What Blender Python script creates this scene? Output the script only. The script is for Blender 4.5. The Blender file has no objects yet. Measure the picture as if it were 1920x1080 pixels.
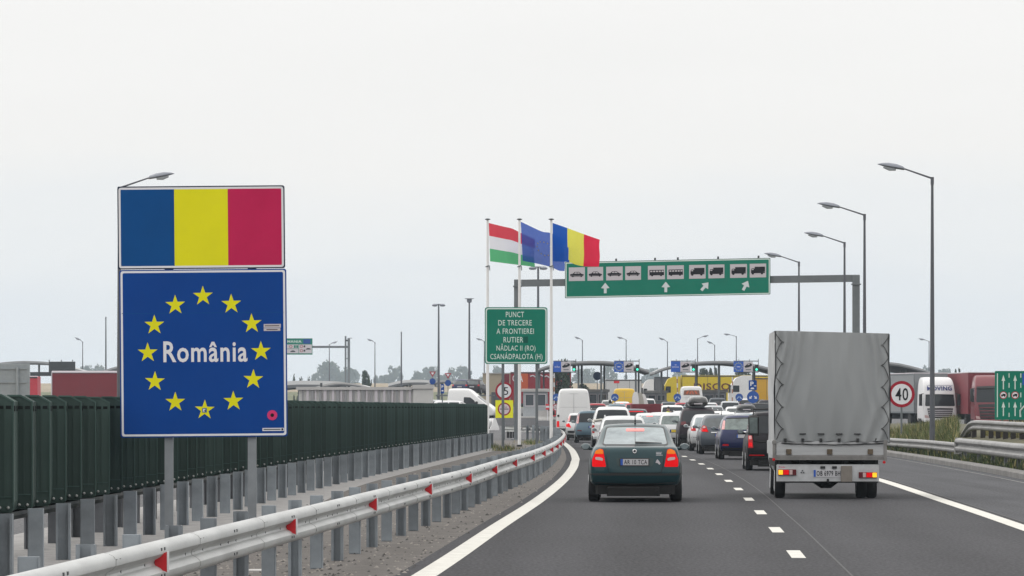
import bpy, bmesh, math, random
import numpy as np
from mathutils import Vector, Matrix, noise
from mathutils.bvhtree import BVHTree
from mathutils.geometry import delaunay_2d_cdt

# ------------------------------------------------------------------ camera, sky, sun, exposure
scene = bpy.context.scene
COL = scene.collection
F = 8000.0            # focal length in photograph pixels (1920 wide)
H = 1.78              # eye height of the lens
HZ = 764.0            # row of the horizon in the photograph
cam_d = bpy.data.cameras.new('camera')
cam_d.sensor_width = 36.0
cam_d.lens = F / 1920.0 * 36.0
cam_d.shift_y = (HZ - 540.0) / 1920.0
cam_d.clip_start = 0.5
cam_d.clip_end = 20000.0
cam = bpy.data.objects.new('camera', cam_d)
cam.location = (0, 0, H)
cam.rotation_euler = (math.radians(90), 0, 0)
COL.objects.link(cam)
scene.camera = cam

SUN_EL, SUN_AZ = math.radians(46), math.radians(296)
world = bpy.data.worlds.new('World')
scene.world = world
world.use_nodes = True
wn, wl = world.node_tree.nodes, world.node_tree.links
wn.clear()
w_out = wn.new('ShaderNodeOutputWorld')
w_sky = wn.new('ShaderNodeTexSky')
w_sky.sky_type = 'NISHITA'
w_sky.sun_disc = False
w_sky.sun_elevation = SUN_EL
w_sky.sun_rotation = SUN_AZ
w_bg = wn.new('ShaderNodeBackground')
w_bg.inputs['Strength'].default_value = 0.10
wl.new(w_sky.outputs[0], w_bg.inputs['Color'])
# the overcast: a bright cloud deck over nearly the whole sky
w_geo = wn.new('ShaderNodeTexCoord')
w_sep = wn.new('ShaderNodeSeparateXYZ')
wl.new(w_geo.outputs['Generated'], w_sep.inputs[0])
w_ramp = wn.new('ShaderNodeValToRGB')
w_ramp.color_ramp.interpolation = 'EASE'
def srgb(r, g, b, k=1.0):
    f = lambda c: ((c / 255.0) / 12.92 if c <= 10 else (((c / 255.0) + 0.055) / 1.055) ** 2.4) * k
    return (f(r), f(g), f(b), 1.0)
re = w_ramp.color_ramp.elements
re[0].position, re[0].color = 0.0, srgb(226, 232, 238)
re[1].position, re[1].color = 1.0, srgb(255, 253, 250, 1.9)
for pos, c in ((0.018, (229, 234, 239)), (0.040, (239, 241, 242)), (0.062, (246, 245, 243)), (0.10, (250, 249, 247))):
    e = re.new(pos)
    e.color = srgb(*c)
e = re.new(0.35)
e.color = srgb(255, 253, 250, 1.25)
w_map = wn.new('ShaderNodeMapping')
w_map.inputs['Scale'].default_value = (3.0, 3.0, 16.0)
wl.new(w_geo.outputs['Generated'], w_map.inputs[0])
w_noi = wn.new('ShaderNodeTexNoise')
w_noi.inputs['Scale'].default_value = 2.6
w_noi.inputs['Detail'].default_value = 4.0
w_noi.inputs['Roughness'].default_value = 0.5
wl.new(w_map.outputs[0], w_noi.inputs['Vector'])
w_add = wn.new('ShaderNodeMath')
w_add.operation = 'MULTIPLY_ADD'
w_add.inputs[1].default_value = 0.048
wl.new(w_noi.outputs['Fac'], w_add.inputs[0])
w_off = wn.new('ShaderNodeMath')
w_off.operation = 'SUBTRACT'
w_off.inputs[1].default_value = 0.024
wl.new(w_sep.outputs['Z'], w_off.inputs[0])
wl.new(w_off.outputs[0], w_add.inputs[2])
wl.new(w_add.outputs[0], w_ramp.inputs[0])
w_bg2 = wn.new('ShaderNodeBackground')
w_bg2.inputs['Strength'].default_value = 1.0
wl.new(w_ramp.outputs[0], w_bg2.inputs['Color'])
w_mix = wn.new('ShaderNodeMixShader')
w_mix.inputs[0].default_value = 0.97
wl.new(w_bg.outputs[0], w_mix.inputs[1])
wl.new(w_bg2.outputs[0], w_mix.inputs[2])
wl.new(w_mix.outputs[0], w_out.inputs[0])

sun_d = bpy.data.lights.new('sun', 'SUN')
sun_d.energy = 1.2
sun_d.angle = math.radians(60)
sun_d.color = (1.0, 0.97, 0.92)
sun = bpy.data.objects.new('sun', sun_d)
sun.rotation_euler = (math.radians(90) - SUN_EL, 0, math.radians(180) - SUN_AZ)
COL.objects.link(sun)

scene.view_settings.view_transform = 'Standard'
scene.view_settings.look = 'None'
scene.view_settings.exposure = 0.0
scene.view_settings.gamma = 1.0
scene.render.engine = 'CYCLES'
scene.cycles.use_denoising = True
scene.cycles.max_bounces = 6
scene.cycles.transparent_max_bounces = 12
scene.cycles.volume_bounces = 2

rnd = random.Random(7)

# ------------------------------------------------------------------ where things stand
def smooth(a, b, t):
    t = min(1.0, max(0.0, (t - a) / (b - a)))
    return t * t * (3 - 2 * t)
def zg(Y):
    """height of the land at distance Y: flat motorway, a gentle rise to the checkpoint, fields rising behind it"""
    return 1.2 * smooth(230, 450, Y) + 0.5 * smooth(460, 700, Y) + 8.6 * smooth(680, 1550, Y) - 4 * smooth(1600, 6000, Y)
def X(px, Y):
    return (px - 960.0) * Y / F
def Z(py, Y):
    return H + (HZ - py) * Y / F
def P(px, py, Y):
    return Vector((X(px, Y), Y, Z(py, Y)))
def curve(tab):
    ys = [a for a, b in tab]
    xs = [b for a, b in tab]
    return lambda Y: float(np.interp(Y, ys, xs))
def catmull(pts, step):
    """smooth, evenly spaced points through pts"""
    pts = [Vector(p) for p in pts]
    dense = []
    for i in range(len(pts) - 1):
        p0, p1, p2, p3 = pts[max(i - 1, 0)], pts[i], pts[i + 1], pts[min(i + 2, len(pts) - 1)]
        for k in range(24):
            t = k / 24.0
            dense.append(0.5 * ((2 * p1) + (p2 - p0) * t + (2 * p0 - 5 * p1 + 4 * p2 - p3) * t * t + (3 * p1 - p0 - 3 * p2 + p3) * t ** 3))
    dense.append(pts[-1])
    out, acc = [dense[0]], 0.0
    for a, b in zip(dense, dense[1:]):
        L = (b - a).length
        while L > 1e-9 and acc + L >= step:
            q = (step - acc) / L
            a = a.lerp(b, q)
            out.append(a.copy())
            L = (b - a).length
            acc = 0.0
        acc += L
    return out

LANE = [(-60, -.9), (20, 2.2), (51.7, 3.44), (62, 3.84), (72.3, 4.21), (82.7, 4.59), (93.5, 4.95), (103.9, 5.26), (114.2, 5.53), (124.5, 5.77), (134.8, 5.97), (144.6, 6.12), (155, 6.26), (180, 6.55), (215, 6.85), (260, 7.1), (300, 7.2)]
EDGE = [(-60, -5.5), (20, -2.05), (45, -.93), (64, -.2), (82.8, .54), (104.7, 1.26), (125, 1.78), (139.6, 2.06), (150, 2.23), (175.8, 2.48), (200, 2.58), (216, 2.6)]
RIGHT = [(-60, 2.5), (20, 5.85), (63, 7.56), (83, 8.28), (104.7, 9.03), (130, 9.65), (156, 10.1), (190, 10.5), (225, 10.75), (262, 10.9)]
KERB = [(-60, 5.6), (20, 8.9), (63, 11.1), (106, 12.65), (130, 13.3), (156, 13.8), (190, 14.25), (240, 14.6), (290, 14.8)]
def spline(tab, step=2.0):
    pts = catmull([(b, a, 0) for a, b in tab], step)
    return curve([(p.y, p.x) for p in pts])
laneX, edgeX, rightX, kerbX = spline(LANE), spline(EDGE), spline(RIGHT), spline(KERB)

# ------------------------------------------------------------------ materials
MATS = {}
def mat(name, col, rough=0.5, metal=0.0, var=0.0, vscale=6.0, bump=0.0, bscale=40.0, coat=0.0, spec=0.5, emit=None, estr=0.0, alpha=1.0, trans=0.0, stretch=None, col2=None, rand=0.0):
    if name in MATS:
        return MATS[name]
    m = bpy.data.materials.new(name)
    m.use_nodes = True
    nt = m.node_tree
    b = nt.nodes['Principled BSDF']
    c = tuple(col[:3]) + (1.0,)
    b.inputs['Base Color'].default_value = c
    b.inputs['Roughness'].default_value = rough
    b.inputs['Metallic'].default_value = metal
    b.inputs['Specular IOR Level'].default_value = spec
    if coat:
        b.inputs['Coat Weight'].default_value = coat
        b.inputs['Coat Roughness'].default_value = 0.06
    if emit:
        b.inputs['Emission Color'].default_value = tuple(emit[:3]) + (1.0,)
        b.inputs['Emission Strength'].default_value = estr
    b.inputs['Alpha'].default_value = alpha
    if var or bump or col2:
        tc = nt.nodes.new('ShaderNodeTexCoord')
        vec = tc.outputs['Object']
        if stretch:
            mp = nt.nodes.new('ShaderNodeMapping')
            mp.inputs['Scale'].default_value = stretch
            nt.links.new(vec, mp.inputs[0])
            vec = mp.outputs[0]
    if var or col2:
        n = nt.nodes.new('ShaderNodeTexNoise')
        n.inputs['Scale'].default_value = vscale
        n.inputs['Detail'].default_value = 6.0
        n.inputs['Roughness'].default_value = 0.6
        nt.links.new(vec, n.inputs['Vector'])
        r = nt.nodes.new('ShaderNodeValToRGB')
        r.color_ramp.elements[0].position, r.color_ramp.elements[1].position = 0.32, 0.68
        if col2:
            a, d = c, tuple(col2[:3]) + (1.0,)
        else:
            a = tuple(x * (1 - var) for x in c[:3]) + (1.0,)
            d = tuple(min(1.0, x * (1 + var)) for x in c[:3]) + (1.0,)
        r.color_ramp.elements[0].color, r.color_ramp.elements[1].color = a, d
        nt.links.new(n.outputs['Fac'], r.inputs[0])
        nt.links.new(r.outputs[0], b.inputs['Base Color'])
    if rand:
        oi = nt.nodes.new('ShaderNodeObjectInfo')
        hv = nt.nodes.new('ShaderNodeHueSaturation')
        mr = nt.nodes.new('ShaderNodeMapRange')
        mr.inputs['To Min'].default_value = 1 - rand
        mr.inputs['To Max'].default_value = 1 + rand
        nt.links.new(oi.outputs['Random'], mr.inputs['Value'])
        nt.links.new(mr.outputs[0], hv.inputs['Value'])
        lk = b.inputs['Base Color'].links
        if lk:
            nt.links.new(lk[0].from_socket, hv.inputs['Color'])
        else:
            hv.inputs['Color'].default_value = c
        nt.links.new(hv.outputs[0], b.inputs['Base Color'])
    if bump:
        n2 = nt.nodes.new('ShaderNodeTexNoise')
        n2.inputs['Scale'].default_value = bscale
        n2.inputs['Detail'].default_value = 4.0
        nt.links.new(vec, n2.inputs['Vector'])
        bp = nt.nodes.new('ShaderNodeBump')
        bp.inputs['Strength'].default_value = bump
        bp.inputs['Distance'].default_value = 0.02
        nt.links.new(n2.outputs['Fac'], bp.inputs['Height'])
        nt.links.new(bp.outputs[0], b.inputs['Normal'])
    MATS[name] = m
    return m

# ------------------------------------------------------------------ mesh building
class MB:
    """collects faces (with a material slot each) and links them as ONE mesh object"""
    def __init__(self):
        self.v, self.f, self.mi = [], [], []
    def add(self, vs, fs, mi=0):
        o = len(self.v)
        self.v += [tuple(p) for p in vs]
        for f in fs:
            self.f.append(tuple(o + i for i in f))
            self.mi.append(mi)
        return self
    def box(self, x0, x1, y0, y1, z0, z1, mi=0, M=None):
        vs = [Vector((x, y, z)) for x in (x0, x1) for y in (y0, y1) for z in (z0, z1)]
        if M is not None:
            vs = [M @ p for p in vs]
        return self.add(vs, [(0, 1, 3, 2), (4, 6, 7, 5), (0, 4, 5, 1), (2, 3, 7, 6), (0, 2, 6, 4), (1, 5, 7, 3)], mi)
    def cham(self, x0, x1, y0, y1, z0, z1, c=0.02, mi=0):
        """a box with its upright and upper edges chamfered"""
        def ring(z, i):
            a, b, d, e = x0 + i, x1 - i, y0 + i, y1 - i
            k = c
            return [(a + k, d, z), (b - k, d, z), (b, d + k, z), (b, e - k, z), (b - k, e, z), (a + k, e, z), (a, e - k, z), (a, d + k, z)]
        vs = ring(z0, 0) + ring(z1 - c, 0) + ring(z1, c * 0.8)
        fs = [tuple(range(7, -1, -1)), tuple(range(16, 24))]
        for q in (0, 8):
            fs += [(q + i, q + (i + 1) % 8, q + 8 + (i + 1) % 8, q + 8 + i) for i in range(8)]
        return self.add(vs, fs, mi)
    def prism(self, poly, fn0, fn1, mi=0, mi_side=None):
        """extrude a 2-D outline between two placements"""
        n = len(poly)
        a = [fn0(*p) for p in poly]
        b = [fn1(*p) for p in poly]
        self.add(a + b, [tuple(range(n - 1, -1, -1)), tuple(range(n, 2 * n))], mi)
        self.add(a + b, [(i, (i + 1) % n, n + (i + 1) % n, n + i) for i in range(n)], mi if mi_side is None else mi_side)
        return self
    def plate(self, poly, y0, y1, mi=0, mi_side=None):
        """outline in (x, z), its face towards -y at y0"""
        return self.prism(poly, lambda x, z: (x, y0, z), lambda x, z: (x, y1, z), mi, mi_side)
    def tube(self, pts, r, n=8, mi=0, cap=True):
        pts = [Vector(p) for p in pts]
        rs = r if isinstance(r, (list, tuple)) else [r] * len(pts)
        rings = []
        for i, p in enumerate(pts):
            d = (pts[min(i + 1, len(pts) - 1)] - pts[max(i - 1, 0)]).normalized()
            up = Vector((0, 0, 1)) if abs(d.z) < 0.9 else Vector((0, 1, 0))
            a = d.cross(up).normalized()
            b = a.cross(d).normalized()
            rings += [p + (a * math.cos(2 * math.pi * k / n) + b * math.sin(2 * math.pi * k / n)) * rs[i] for k in range(n)]
        fs = [(i * n + k, i * n + (k + 1) % n, (i + 1) * n + (k + 1) % n, (i + 1) * n + k) for i in range(len(pts) - 1) for k in range(n)]
        if cap:
            fs += [tuple(range(n - 1, -1, -1)), tuple((len(pts) - 1) * n + k for k in range(n))]
        return self.add(rings, fs, mi)
    def lathe(self, prof, n=24, mi=0, M=None):
        """profile (radius, height) turned round z"""
        vs = [Vector((r * math.cos(2 * math.pi * k / n), r * math.sin(2 * math.pi * k / n), h)) for r, h in prof for k in range(n)]
        if M is not None:
            vs = [M @ p for p in vs]
        fs = [(i * n + k, i * n + (k + 1) % n, (i + 1) * n + (k + 1) % n, (i + 1) * n + k) for i in range(len(prof) - 1) for k in range(n)]
        fs += [tuple(range(n - 1, -1, -1)), tuple((len(prof) - 1) * n + k for k in range(n))]
        return self.add(vs, fs, mi)
    def grid(self, fn, nu, nv, mi=0):
        vs = [fn(i / nu, j / nv) for j in range(nv + 1) for i in range(nu + 1)]
        fs = [(j * (nu + 1) + i, j * (nu + 1) + i + 1, (j + 1) * (nu + 1) + i + 1, (j + 1) * (nu + 1) + i) for j in range(nv) for i in range(nu)]
        return self.add(vs, fs, mi)
    def build(self, name, m, parent=None, smooth=False, norm=True, loc=None):
        me = bpy.data.meshes.new(name)
        me.from_pydata(self.v, [], self.f)
        ms = m if isinstance(m, (list, tuple)) else [m]
        for q in ms:
            me.materials.append(q)
        me.polygons.foreach_set('material_index', self.mi)
        if norm:
            bm = bmesh.new()
            bm.from_mesh(me)
            bmesh.ops.recalc_face_normals(bm, faces=bm.faces)
            bm.to_mesh(me)
            bm.free()
        if smooth:
            me.polygons.foreach_set('use_smooth', [True] * len(me.polygons))
            if smooth is not True:
                me.set_sharp_from_angle(angle=math.radians(smooth))
        me.update()
        o = bpy.data.objects.new(name, me)
        COL.objects.link(o)
        if parent is not None:
            o.parent = parent
        if loc is not None:
            o.location = loc
        return o

def tag(o, label=None, cat=None, group=None, kind=None):
    if label: o['label'] = label
    if cat: o['category'] = cat
    if group: o['group'] = group
    if kind: o['kind'] = kind
    return o
def thing(name, label, cat, loc=(0, 0, 0), rz=0.0, group=None):
    o = bpy.data.objects.new(name, None)
    o.empty_display_size = 0.2
    COL.objects.link(o)
    o.location = loc
    o.rotation_euler = (0, 0, rz)
    return tag(o, label, cat, group, 'thing')
def dup(root, loc, rz=0.0, label=None, scale=None, group=None):
    """a copy of a thing with copies of its parts and sub-parts"""
    r = root.copy()
    COL.objects.link(r)
    r.location = loc
    r.rotation_euler = (0, 0, rz)
    if scale is not None:
        r.scale = scale if isinstance(scale, (tuple, list)) else (scale,) * 3
    if label: r['label'] = label
    if group: r['group'] = group
    for ch in [c for c in KIDS.get(root.name, [])] or list(root.children):
        c = ch.copy()
        COL.objects.link(c)
        c.parent = r
        for g in list(ch.children):
            d = g.copy()
            COL.objects.link(d)
            d.parent = c
    return r
KIDS = {}
def struct(name, mb, m, smooth=False):
    o = mb.build(name, m, None, smooth)
    o['kind'] = 'structure'
    return o

TXT = {}
def text_tris(s, bold=0.0):
    """flat outline of a word as vertices and faces, 1 unit high capitals roughly, left edge at 0"""
    if (s, bold) in TXT:
        return TXT[(s, bold)]
    cu = bpy.data.curves.new('word', 'FONT')
    cu.body = s
    cu.size = 1.0
    cu.offset = bold
    cu.space_character = 1.10
    cu.resolution_u = 3
    o = bpy.data.objects.new('word', cu)
    COL.objects.link(o)
    dg = bpy.context.evaluated_depsgraph_get()
    me = bpy.data.meshes.new_from_object(o.evaluated_get(dg))
    vs = [(v.co.x, v.co.y) for v in me.vertices]
    fs = [tuple(p.vertices) for p in me.polygons]
    bpy.data.objects.remove(o)
    bpy.data.curves.remove(cu)
    bpy.data.meshes.remove(me)
    x0 = min(v[0] for v in vs); x1 = max(v[0] for v in vs)
    y0 = min(v[1] for v in vs); y1 = max(v[1] for v in vs)
    TXT[(s, bold)] = (vs, fs, x0, x1, y0, y1)
    return TXT[(s, bold)]
def words(mb, s, x0, x1, z0, z1, y, mi=0, bold=0.0, fn=None):
    """write s into the box x0..x1, z0..z1 on the plane y, facing -y (fn places it elsewhere)"""
    vs, fs, a0, a1, b0, b1 = text_tris(s, bold)
    sx, sz = (x1 - x0) / (a1 - a0), (z1 - z0) / (b1 - b0)
    put = fn or (lambda x, z: (x, y, z))
    mb.add([put(x0 + (v[0] - a0) * sx, z0 + (v[1] - b0) * sz) for v in vs], fs, mi)
def rect(x0, x1, z0, z1):
    return [(x0, z0), (x1, z0), (x1, z1), (x0, z1)]
def rounded(poly, r, n=4):
    out = []
    N = len(poly)
    for i in range(N):
        p, a, b = Vector(poly[i]), Vector(poly[i - 1]), Vector(poly[(i + 1) % N])
        da, db = (a - p), (b - p)
        q = min(r, da.length * 0.45, db.length * 0.45)
        s, e = p + da.normalized() * q, p + db.normalized() * q
        for k in range(n + 1):
            t = k / n
            out.append(tuple((1 - t) ** 2 * s + 2 * t * (1 - t) * p + t * t * e))
    return out
def rrect(x0, x1, z0, z1, r, n=4):
    return rounded(rect(x0, x1, z0, z1), r, n)
def circle(cx, cz, r, n=28):
    return [(cx + r * math.cos(2 * math.pi * k / n), cz + r * math.sin(2 * math.pi * k / n)) for k in range(n)]
def star(cx, cz, r, rot=0.0):
    return [(cx + (r if k % 2 == 0 else r * 0.385) * math.sin(math.pi * k / 5 + rot), cz + (r if k % 2 == 0 else r * 0.385) * math.cos(math.pi * k / 5 + rot)) for k in range(10)]
def flat(mb, poly, y, mi=0):
    """a face in the (x, z) plane facing -y (fan from the middle, so stars work)"""
    cx = sum(p[0] for p in poly) / len(poly); cz = sum(p[1] for p in poly) / len(poly)
    n = len(poly)
    mb.add([(p[0], y, p[1]) for p in poly] + [(cx, y, cz)], [(i, (i + 1) % n, n) for i in range(n)], mi)
def ring2(mb, a, b, y, mi=0):
    """the band between two outlines with the same number of points"""
    n = len(a)
    mb.add([(p[0], y, p[1]) for p in a] + [(p[0], y, p[1]) for p in b], [(i, (i + 1) % n, n + (i + 1) % n, n + i) for i in range(n)], mi)
# ------------------------------------------------------------------ the materials of the place
def S(r, g, b, k=1.0):
    return srgb(r, g, b, k)[:3]
ASPH = mat('asphalt', (0.058, 0.057, 0.060), 0.82, var=0.10, vscale=0.9, bump=0.5, bscale=90)
def rough_road(name, base, streak, seed, lanes=False):
    """asphalt: fine stone grain, faint lengthwise wear and broad blotches"""
    m = mat(name, base, 0.85, spec=0.15)
    nt = m.node_tree; b = nt.nodes['Principled BSDF']
    tc = nt.nodes.new('ShaderNodeTexCoord')
    def noi(scale, detail, st):
        mp = nt.nodes.new('ShaderNodeMapping'); mp.inputs['Scale'].default_value = st; mp.inputs['Location'].default_value = (seed, 0, 0)
        nt.links.new(tc.outputs['Object'], mp.inputs[0])
        n = nt.nodes.new('ShaderNodeTexNoise'); n.inputs['Scale'].default_value = scale; n.inputs['Detail'].default_value = detail
        n.inputs['Roughness'].default_value = 0.65
        nt.links.new(mp.outputs[0], n.inputs['Vector'])
        return n.outputs['Fac']
    grain, wear, blot = noi(24, 4, (1, .22, 1)), noi(1.6, 5, (1, .02, 1)), noi(.16, 4, (1, .35, 1))
    def madd(a, k, c):
        q = nt.nodes.new('ShaderNodeMath'); q.operation = 'MULTIPLY_ADD'
        nt.links.new(a, q.inputs[0]); q.inputs[1].default_value = k
        if isinstance(c, float): q.inputs[2].default_value = c
        else: nt.links.new(c, q.inputs[2])
        return q.outputs[0]
    s = madd(grain, 2.6, madd(wear, streak, madd(blot, 0.75, 1.0 - 1.3 - streak / 2 - 0.375)))
    if lanes:
        # wheel tracks: two paler polished bands and a darker oil band in every lane
        at = nt.nodes.new('ShaderNodeAttribute'); at.attribute_name = 'across'
        cs = nt.nodes.new('ShaderNodeMath'); cs.operation = 'MULTIPLY'; cs.inputs[1].default_value = 2 * math.pi / 1.87
        nt.links.new(at.outputs['Fac'], cs.inputs[0])
        co = nt.nodes.new('ShaderNodeMath'); co.operation = 'COSINE'
        nt.links.new(cs.outputs[0], co.inputs[0])
        s = madd(co.outputs[0], -0.10, s)
    mx = nt.nodes.new('ShaderNodeVectorMath'); mx.operation = 'SCALE'
    mx.inputs[0].default_value = base
    nt.links.new(s, mx.inputs['Scale'])
    nt.links.new(mx.outputs[0], b.inputs['Base Color'])
    bp = nt.nodes.new('ShaderNodeBump'); bp.inputs['Strength'].default_value = 0.35; bp.inputs['Distance'].default_value = 0.01
    nt.links.new(grain, bp.inputs['Height']); nt.links.new(bp.outputs[0], b.inputs['Normal'])
    return m
ROAD = rough_road('road_asphalt', (0.043, 0.043, 0.0475), 0.40, 3.0, True)
SHOULDER = rough_road('shoulder_asphalt', (0.062, 0.063, 0.069), 0.95, 11.0)
PLAZA = rough_road('plaza_concrete', (0.105, 0.105, 0.11), 0.3, 19.0)
DIRT = mat('dirty_median', (0.085, 0.077, 0.071), 0.95, col2=(0.128, 0.117, 0.108), vscale=2.2, bump=0.9, bscale=30)
SLAB = mat('median_concrete', (0.27, 0.262, 0.258), 0.9, var=0.2, vscale=3.0, bump=0.3, bscale=40)
PAINT = mat('road_paint', (0.50, 0.49, 0.455), 0.8, spec=.2, col2=(.63, .62, .58), vscale=4.0, bump=0.4, bscale=60)
FIELD = mat('field_soil', (0.20, 0.155, 0.095), 0.95, col2=(0.27, 0.215, 0.14), vscale=0.01, stretch=(1, 3, 1))
VERGE = mat('verge_soil', (0.045, 0.05, 0.022), 0.95, col2=(0.10, 0.085, 0.045), vscale=1.2, bump=1.0, bscale=12)
KERBM = mat('kerb_concrete', (0.17, 0.165, 0.16), 0.9, var=0.25, vscale=2.0, bump=0.4, bscale=30)
GALV = mat('galvanised_rail', (0.42, 0.43, 0.43), 0.5, metal=0.25, var=0.16, vscale=3.0, stretch=(1, .25, 1), bump=.15, bscale=9)
GALV2 = mat('weathered_rail', (0.25, 0.25, 0.25), 0.65, metal=0.2, var=0.22, vscale=2.0, bump=0.2, bscale=25)
POSTM = mat('zinc_post', (0.22, 0.245, 0.268), 0.7, spec=.3, rand=.22, var=0.18, vscale=3.0)
POSTD = mat('dull_shaded_zinc_post', (0.125, 0.132, 0.145), 0.7, spec=.3, rand=.25, var=0.2, vscale=3.0)
STEEL = mat('grey_steel', (0.155, 0.17, 0.18), 0.55, spec=0.12, metal=0.2, var=0.10, vscale=2.0)
STEELD = mat('dark_steel', (0.07, 0.075, 0.08), 0.55, spec=0.12, metal=0.2)
LAMPM = mat('lamp_steel', (0.11, 0.115, 0.13), 0.5, spec=0.12, metal=0.2)
LAMPH = mat('lamp_housing', (0.20, 0.215, 0.25), 0.45, metal=0.2)
GLASSL = mat('lamp_glass', (0.42, 0.45, 0.48), 0.2)
BLACK = mat('black_plastic', (0.012, 0.012, 0.013), 0.5)
RUBBER = mat('tyre_rubber', (0.012, 0.012, 0.013), 0.85)
WHITE = mat('white_paint', (0.74, 0.74, 0.74), 0.5, var=0.04, vscale=2)
SWHITE = mat('sign_white', (0.72, 0.72, 0.75), 0.55, spec=0.12)
SBLUE = mat('sign_blue', (0.0010, 0.050, 0.255), 0.5, spec=0.12, var=0.05, vscale=1.2)
SBLUE2 = mat('flag_panel_blue', (0.0008, 0.066, 0.235), 0.5, spec=0.12, var=0.05, vscale=2)
SYEL = mat('sign_yellow', (0.74, 0.70, 0.012), 0.5, spec=0.12, var=0.03, vscale=2)
SMAG = mat('faded_red', (0.50, 0.016, 0.085), 0.5, spec=0.12, var=0.06, vscale=2)
SGREEN = mat('sign_green', (0.003, 0.175, 0.115), 0.5, spec=0.12, var=0.05, vscale=1.0)
SGREEN2 = mat('sign_green_dark', (0.002, 0.085, 0.06), 0.5, spec=0.12)
SPALE = mat('sign_lettering', (0.62, 0.72, 0.68), 0.5, spec=0.12)
SRED = mat('sign_red', (0.33, 0.012, 0.028), 0.5, spec=0.12)
SREDB = mat('bright_red', (0.60, 0.012, 0.022), 0.4)
SBLACK = mat('sign_black', (0.012, 0.012, 0.016), 0.6, spec=0.12)
SGREY = mat('sign_icon_grey', (0.52, 0.49, 0.52), 0.6, spec=0.12)
SBACK = mat('sign_back', (0.26, 0.29, 0.31), 0.6, metal=0.2, var=0.08)
NAVY = mat('frame_navy', (0.008, 0.018, 0.045), 0.5, spec=0.12)
WALLG = mat('barrier_green', (0.042, 0.066, 0.060), 0.62, spec=0.12, var=0.25, vscale=1.6, stretch=(1, 1, .2), rand=.22)
WALLE = mat('barrier_edge_highlight', (0.060, 0.100, 0.09), 0.6, spec=0.12)  # lighter green: the highlight on the panel rims is put into the colour
WALLK = mat('barrier_base', (0.010, 0.014, 0.014), 0.6, spec=0.12)
BOLT = mat('bolt_head', (0.42, 0.43, 0.42), 0.5, metal=0.4)

# ------------------------------------------------------------------ ground, road, markings
YS = sorted(set([-60, -20] + list(range(0, 700, 10)) + list(range(700, 2000, 40)) + [2200, 2600, 3200, 4000, 5000, 6500]))
def sheet(name, m, xl, xr, ys, dz, cols=1, kind='structure'):
    mb = MB()
    n = len(ys)
    vs = []
    for Y in ys:
        a, b = xl(Y), xr(Y)
        vs += [(a + (b - a) * k / cols, Y, zg(Y) + dz) for k in range(cols + 1)]
    fs = [(j * (cols + 1) + k, j * (cols + 1) + k + 1, (j + 1) * (cols + 1) + k + 1, (j + 1) * (cols + 1) + k) for j in range(n - 1) for k in range(cols)]
    mb.add(vs, fs)
    o = mb.build(name, m)
    o['kind'] = kind
    at = o.data.attributes.new('across', 'FLOAT', 'POINT')
    at.data.foreach_set('value', [v[0] - laneX(v[1]) for v in vs])
    return o
def cut(y0, y1, step=5):
    """rows that keep to the ground's own rows, so that sheets lie parallel to it"""
    ys = [y0] + [y for y in YS if y0 < y < y1] + [y1]
    out = []
    for a, b in zip(ys, ys[1:]):
        k = max(1, int((b - a) / step)) if b <= 230 else 1
        out += [a + (b - a) * q / k for q in range(k)]
    return out + [y1]
gx = [-5000, -1500, -400, -120, -40, 0, 40, 120, 400, 1500, 5000]
mbg = MB()
mbg.add([(x, Y, zg(Y) - 0.012) for Y in YS for x in gx], [(j * 11 + k, j * 11 + k + 1, (j + 1) * 11 + k + 1, (j + 1) * 11 + k) for j in range(len(YS) - 1) for k in range(10)])
struct('ground', mbg, FIELD)
WALL = [(-60, -6.9), (30, -5.95), (46.7, -5.6), (70, -5.17), (90, -4.66), (116, -3.77), (150, -2.55), (188, -1.17), (215, -.2)]
wallX = spline(WALL)
sheet('road', ROAD, lambda Y: edgeX(Y) - 0.32, lambda Y: rightX(Y) + 0.25, cut(-60, 230), 0.0, cols=8)
sheet('hard_shoulder', SHOULDER, lambda Y: rightX(Y) + 0.25, lambda Y: kerbX(Y), cut(-60, 230), 0.0)
sheet('median_strip', DIRT, lambda Y: wallX(Y) + 1.7 - 4.95 * smooth(186, 192, Y) - .8 * smooth(60, 105, Y), lambda Y: edgeX(Y) - 0.32, cut(-60, 230), 0.0, cols=4)
sheet('median_paving', SLAB, lambda Y: wallX(Y) - 1.6, lambda Y: wallX(Y) + 1.7 - .8 * smooth(60, 105, Y), cut(-60, 186), 0.0)
sheet('oncoming_road', PLAZA, lambda Y: wallX(Y) - 16, lambda Y: wallX(Y) - 1.6, cut(-60, 230), 0.0)
sheet('checkpoint_yard', PLAZA, lambda Y: -150, lambda Y: 160, [230] + [y for y in YS if 230 < y <= 680], 0.0, cols=6)
sheet('queue_road', ROAD, lambda Y: 2.2 - 6 * smooth(230, 400, Y), lambda Y: 15 + 10 * smooth(230, 400, Y), [230] + [y for y in YS if 230 < y <= 440], 0.004)
MEADOW = mat('meadow_grass', (.055, .07, .024), .95, col2=(.13, .125, .05), vscale=.02, stretch=(1, 3, 1))
sheet('meadow', MEADOW, lambda Y: -1400, lambda Y: 1400, [680] + [y for y in YS if 680 < y <= 1100], 0.0, cols=4)
w = 0.135
sheet('edge_line', PAINT, lambda Y: edgeX(Y) - w, lambda Y: edgeX(Y) + w, cut(-30, 218, 1.5), 0.004)
sheet('right_line', PAINT, lambda Y: rightX(Y) - w, lambda Y: rightX(Y) + w, cut(-30, 225, 1.5), 0.004)
mb = MB()
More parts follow.
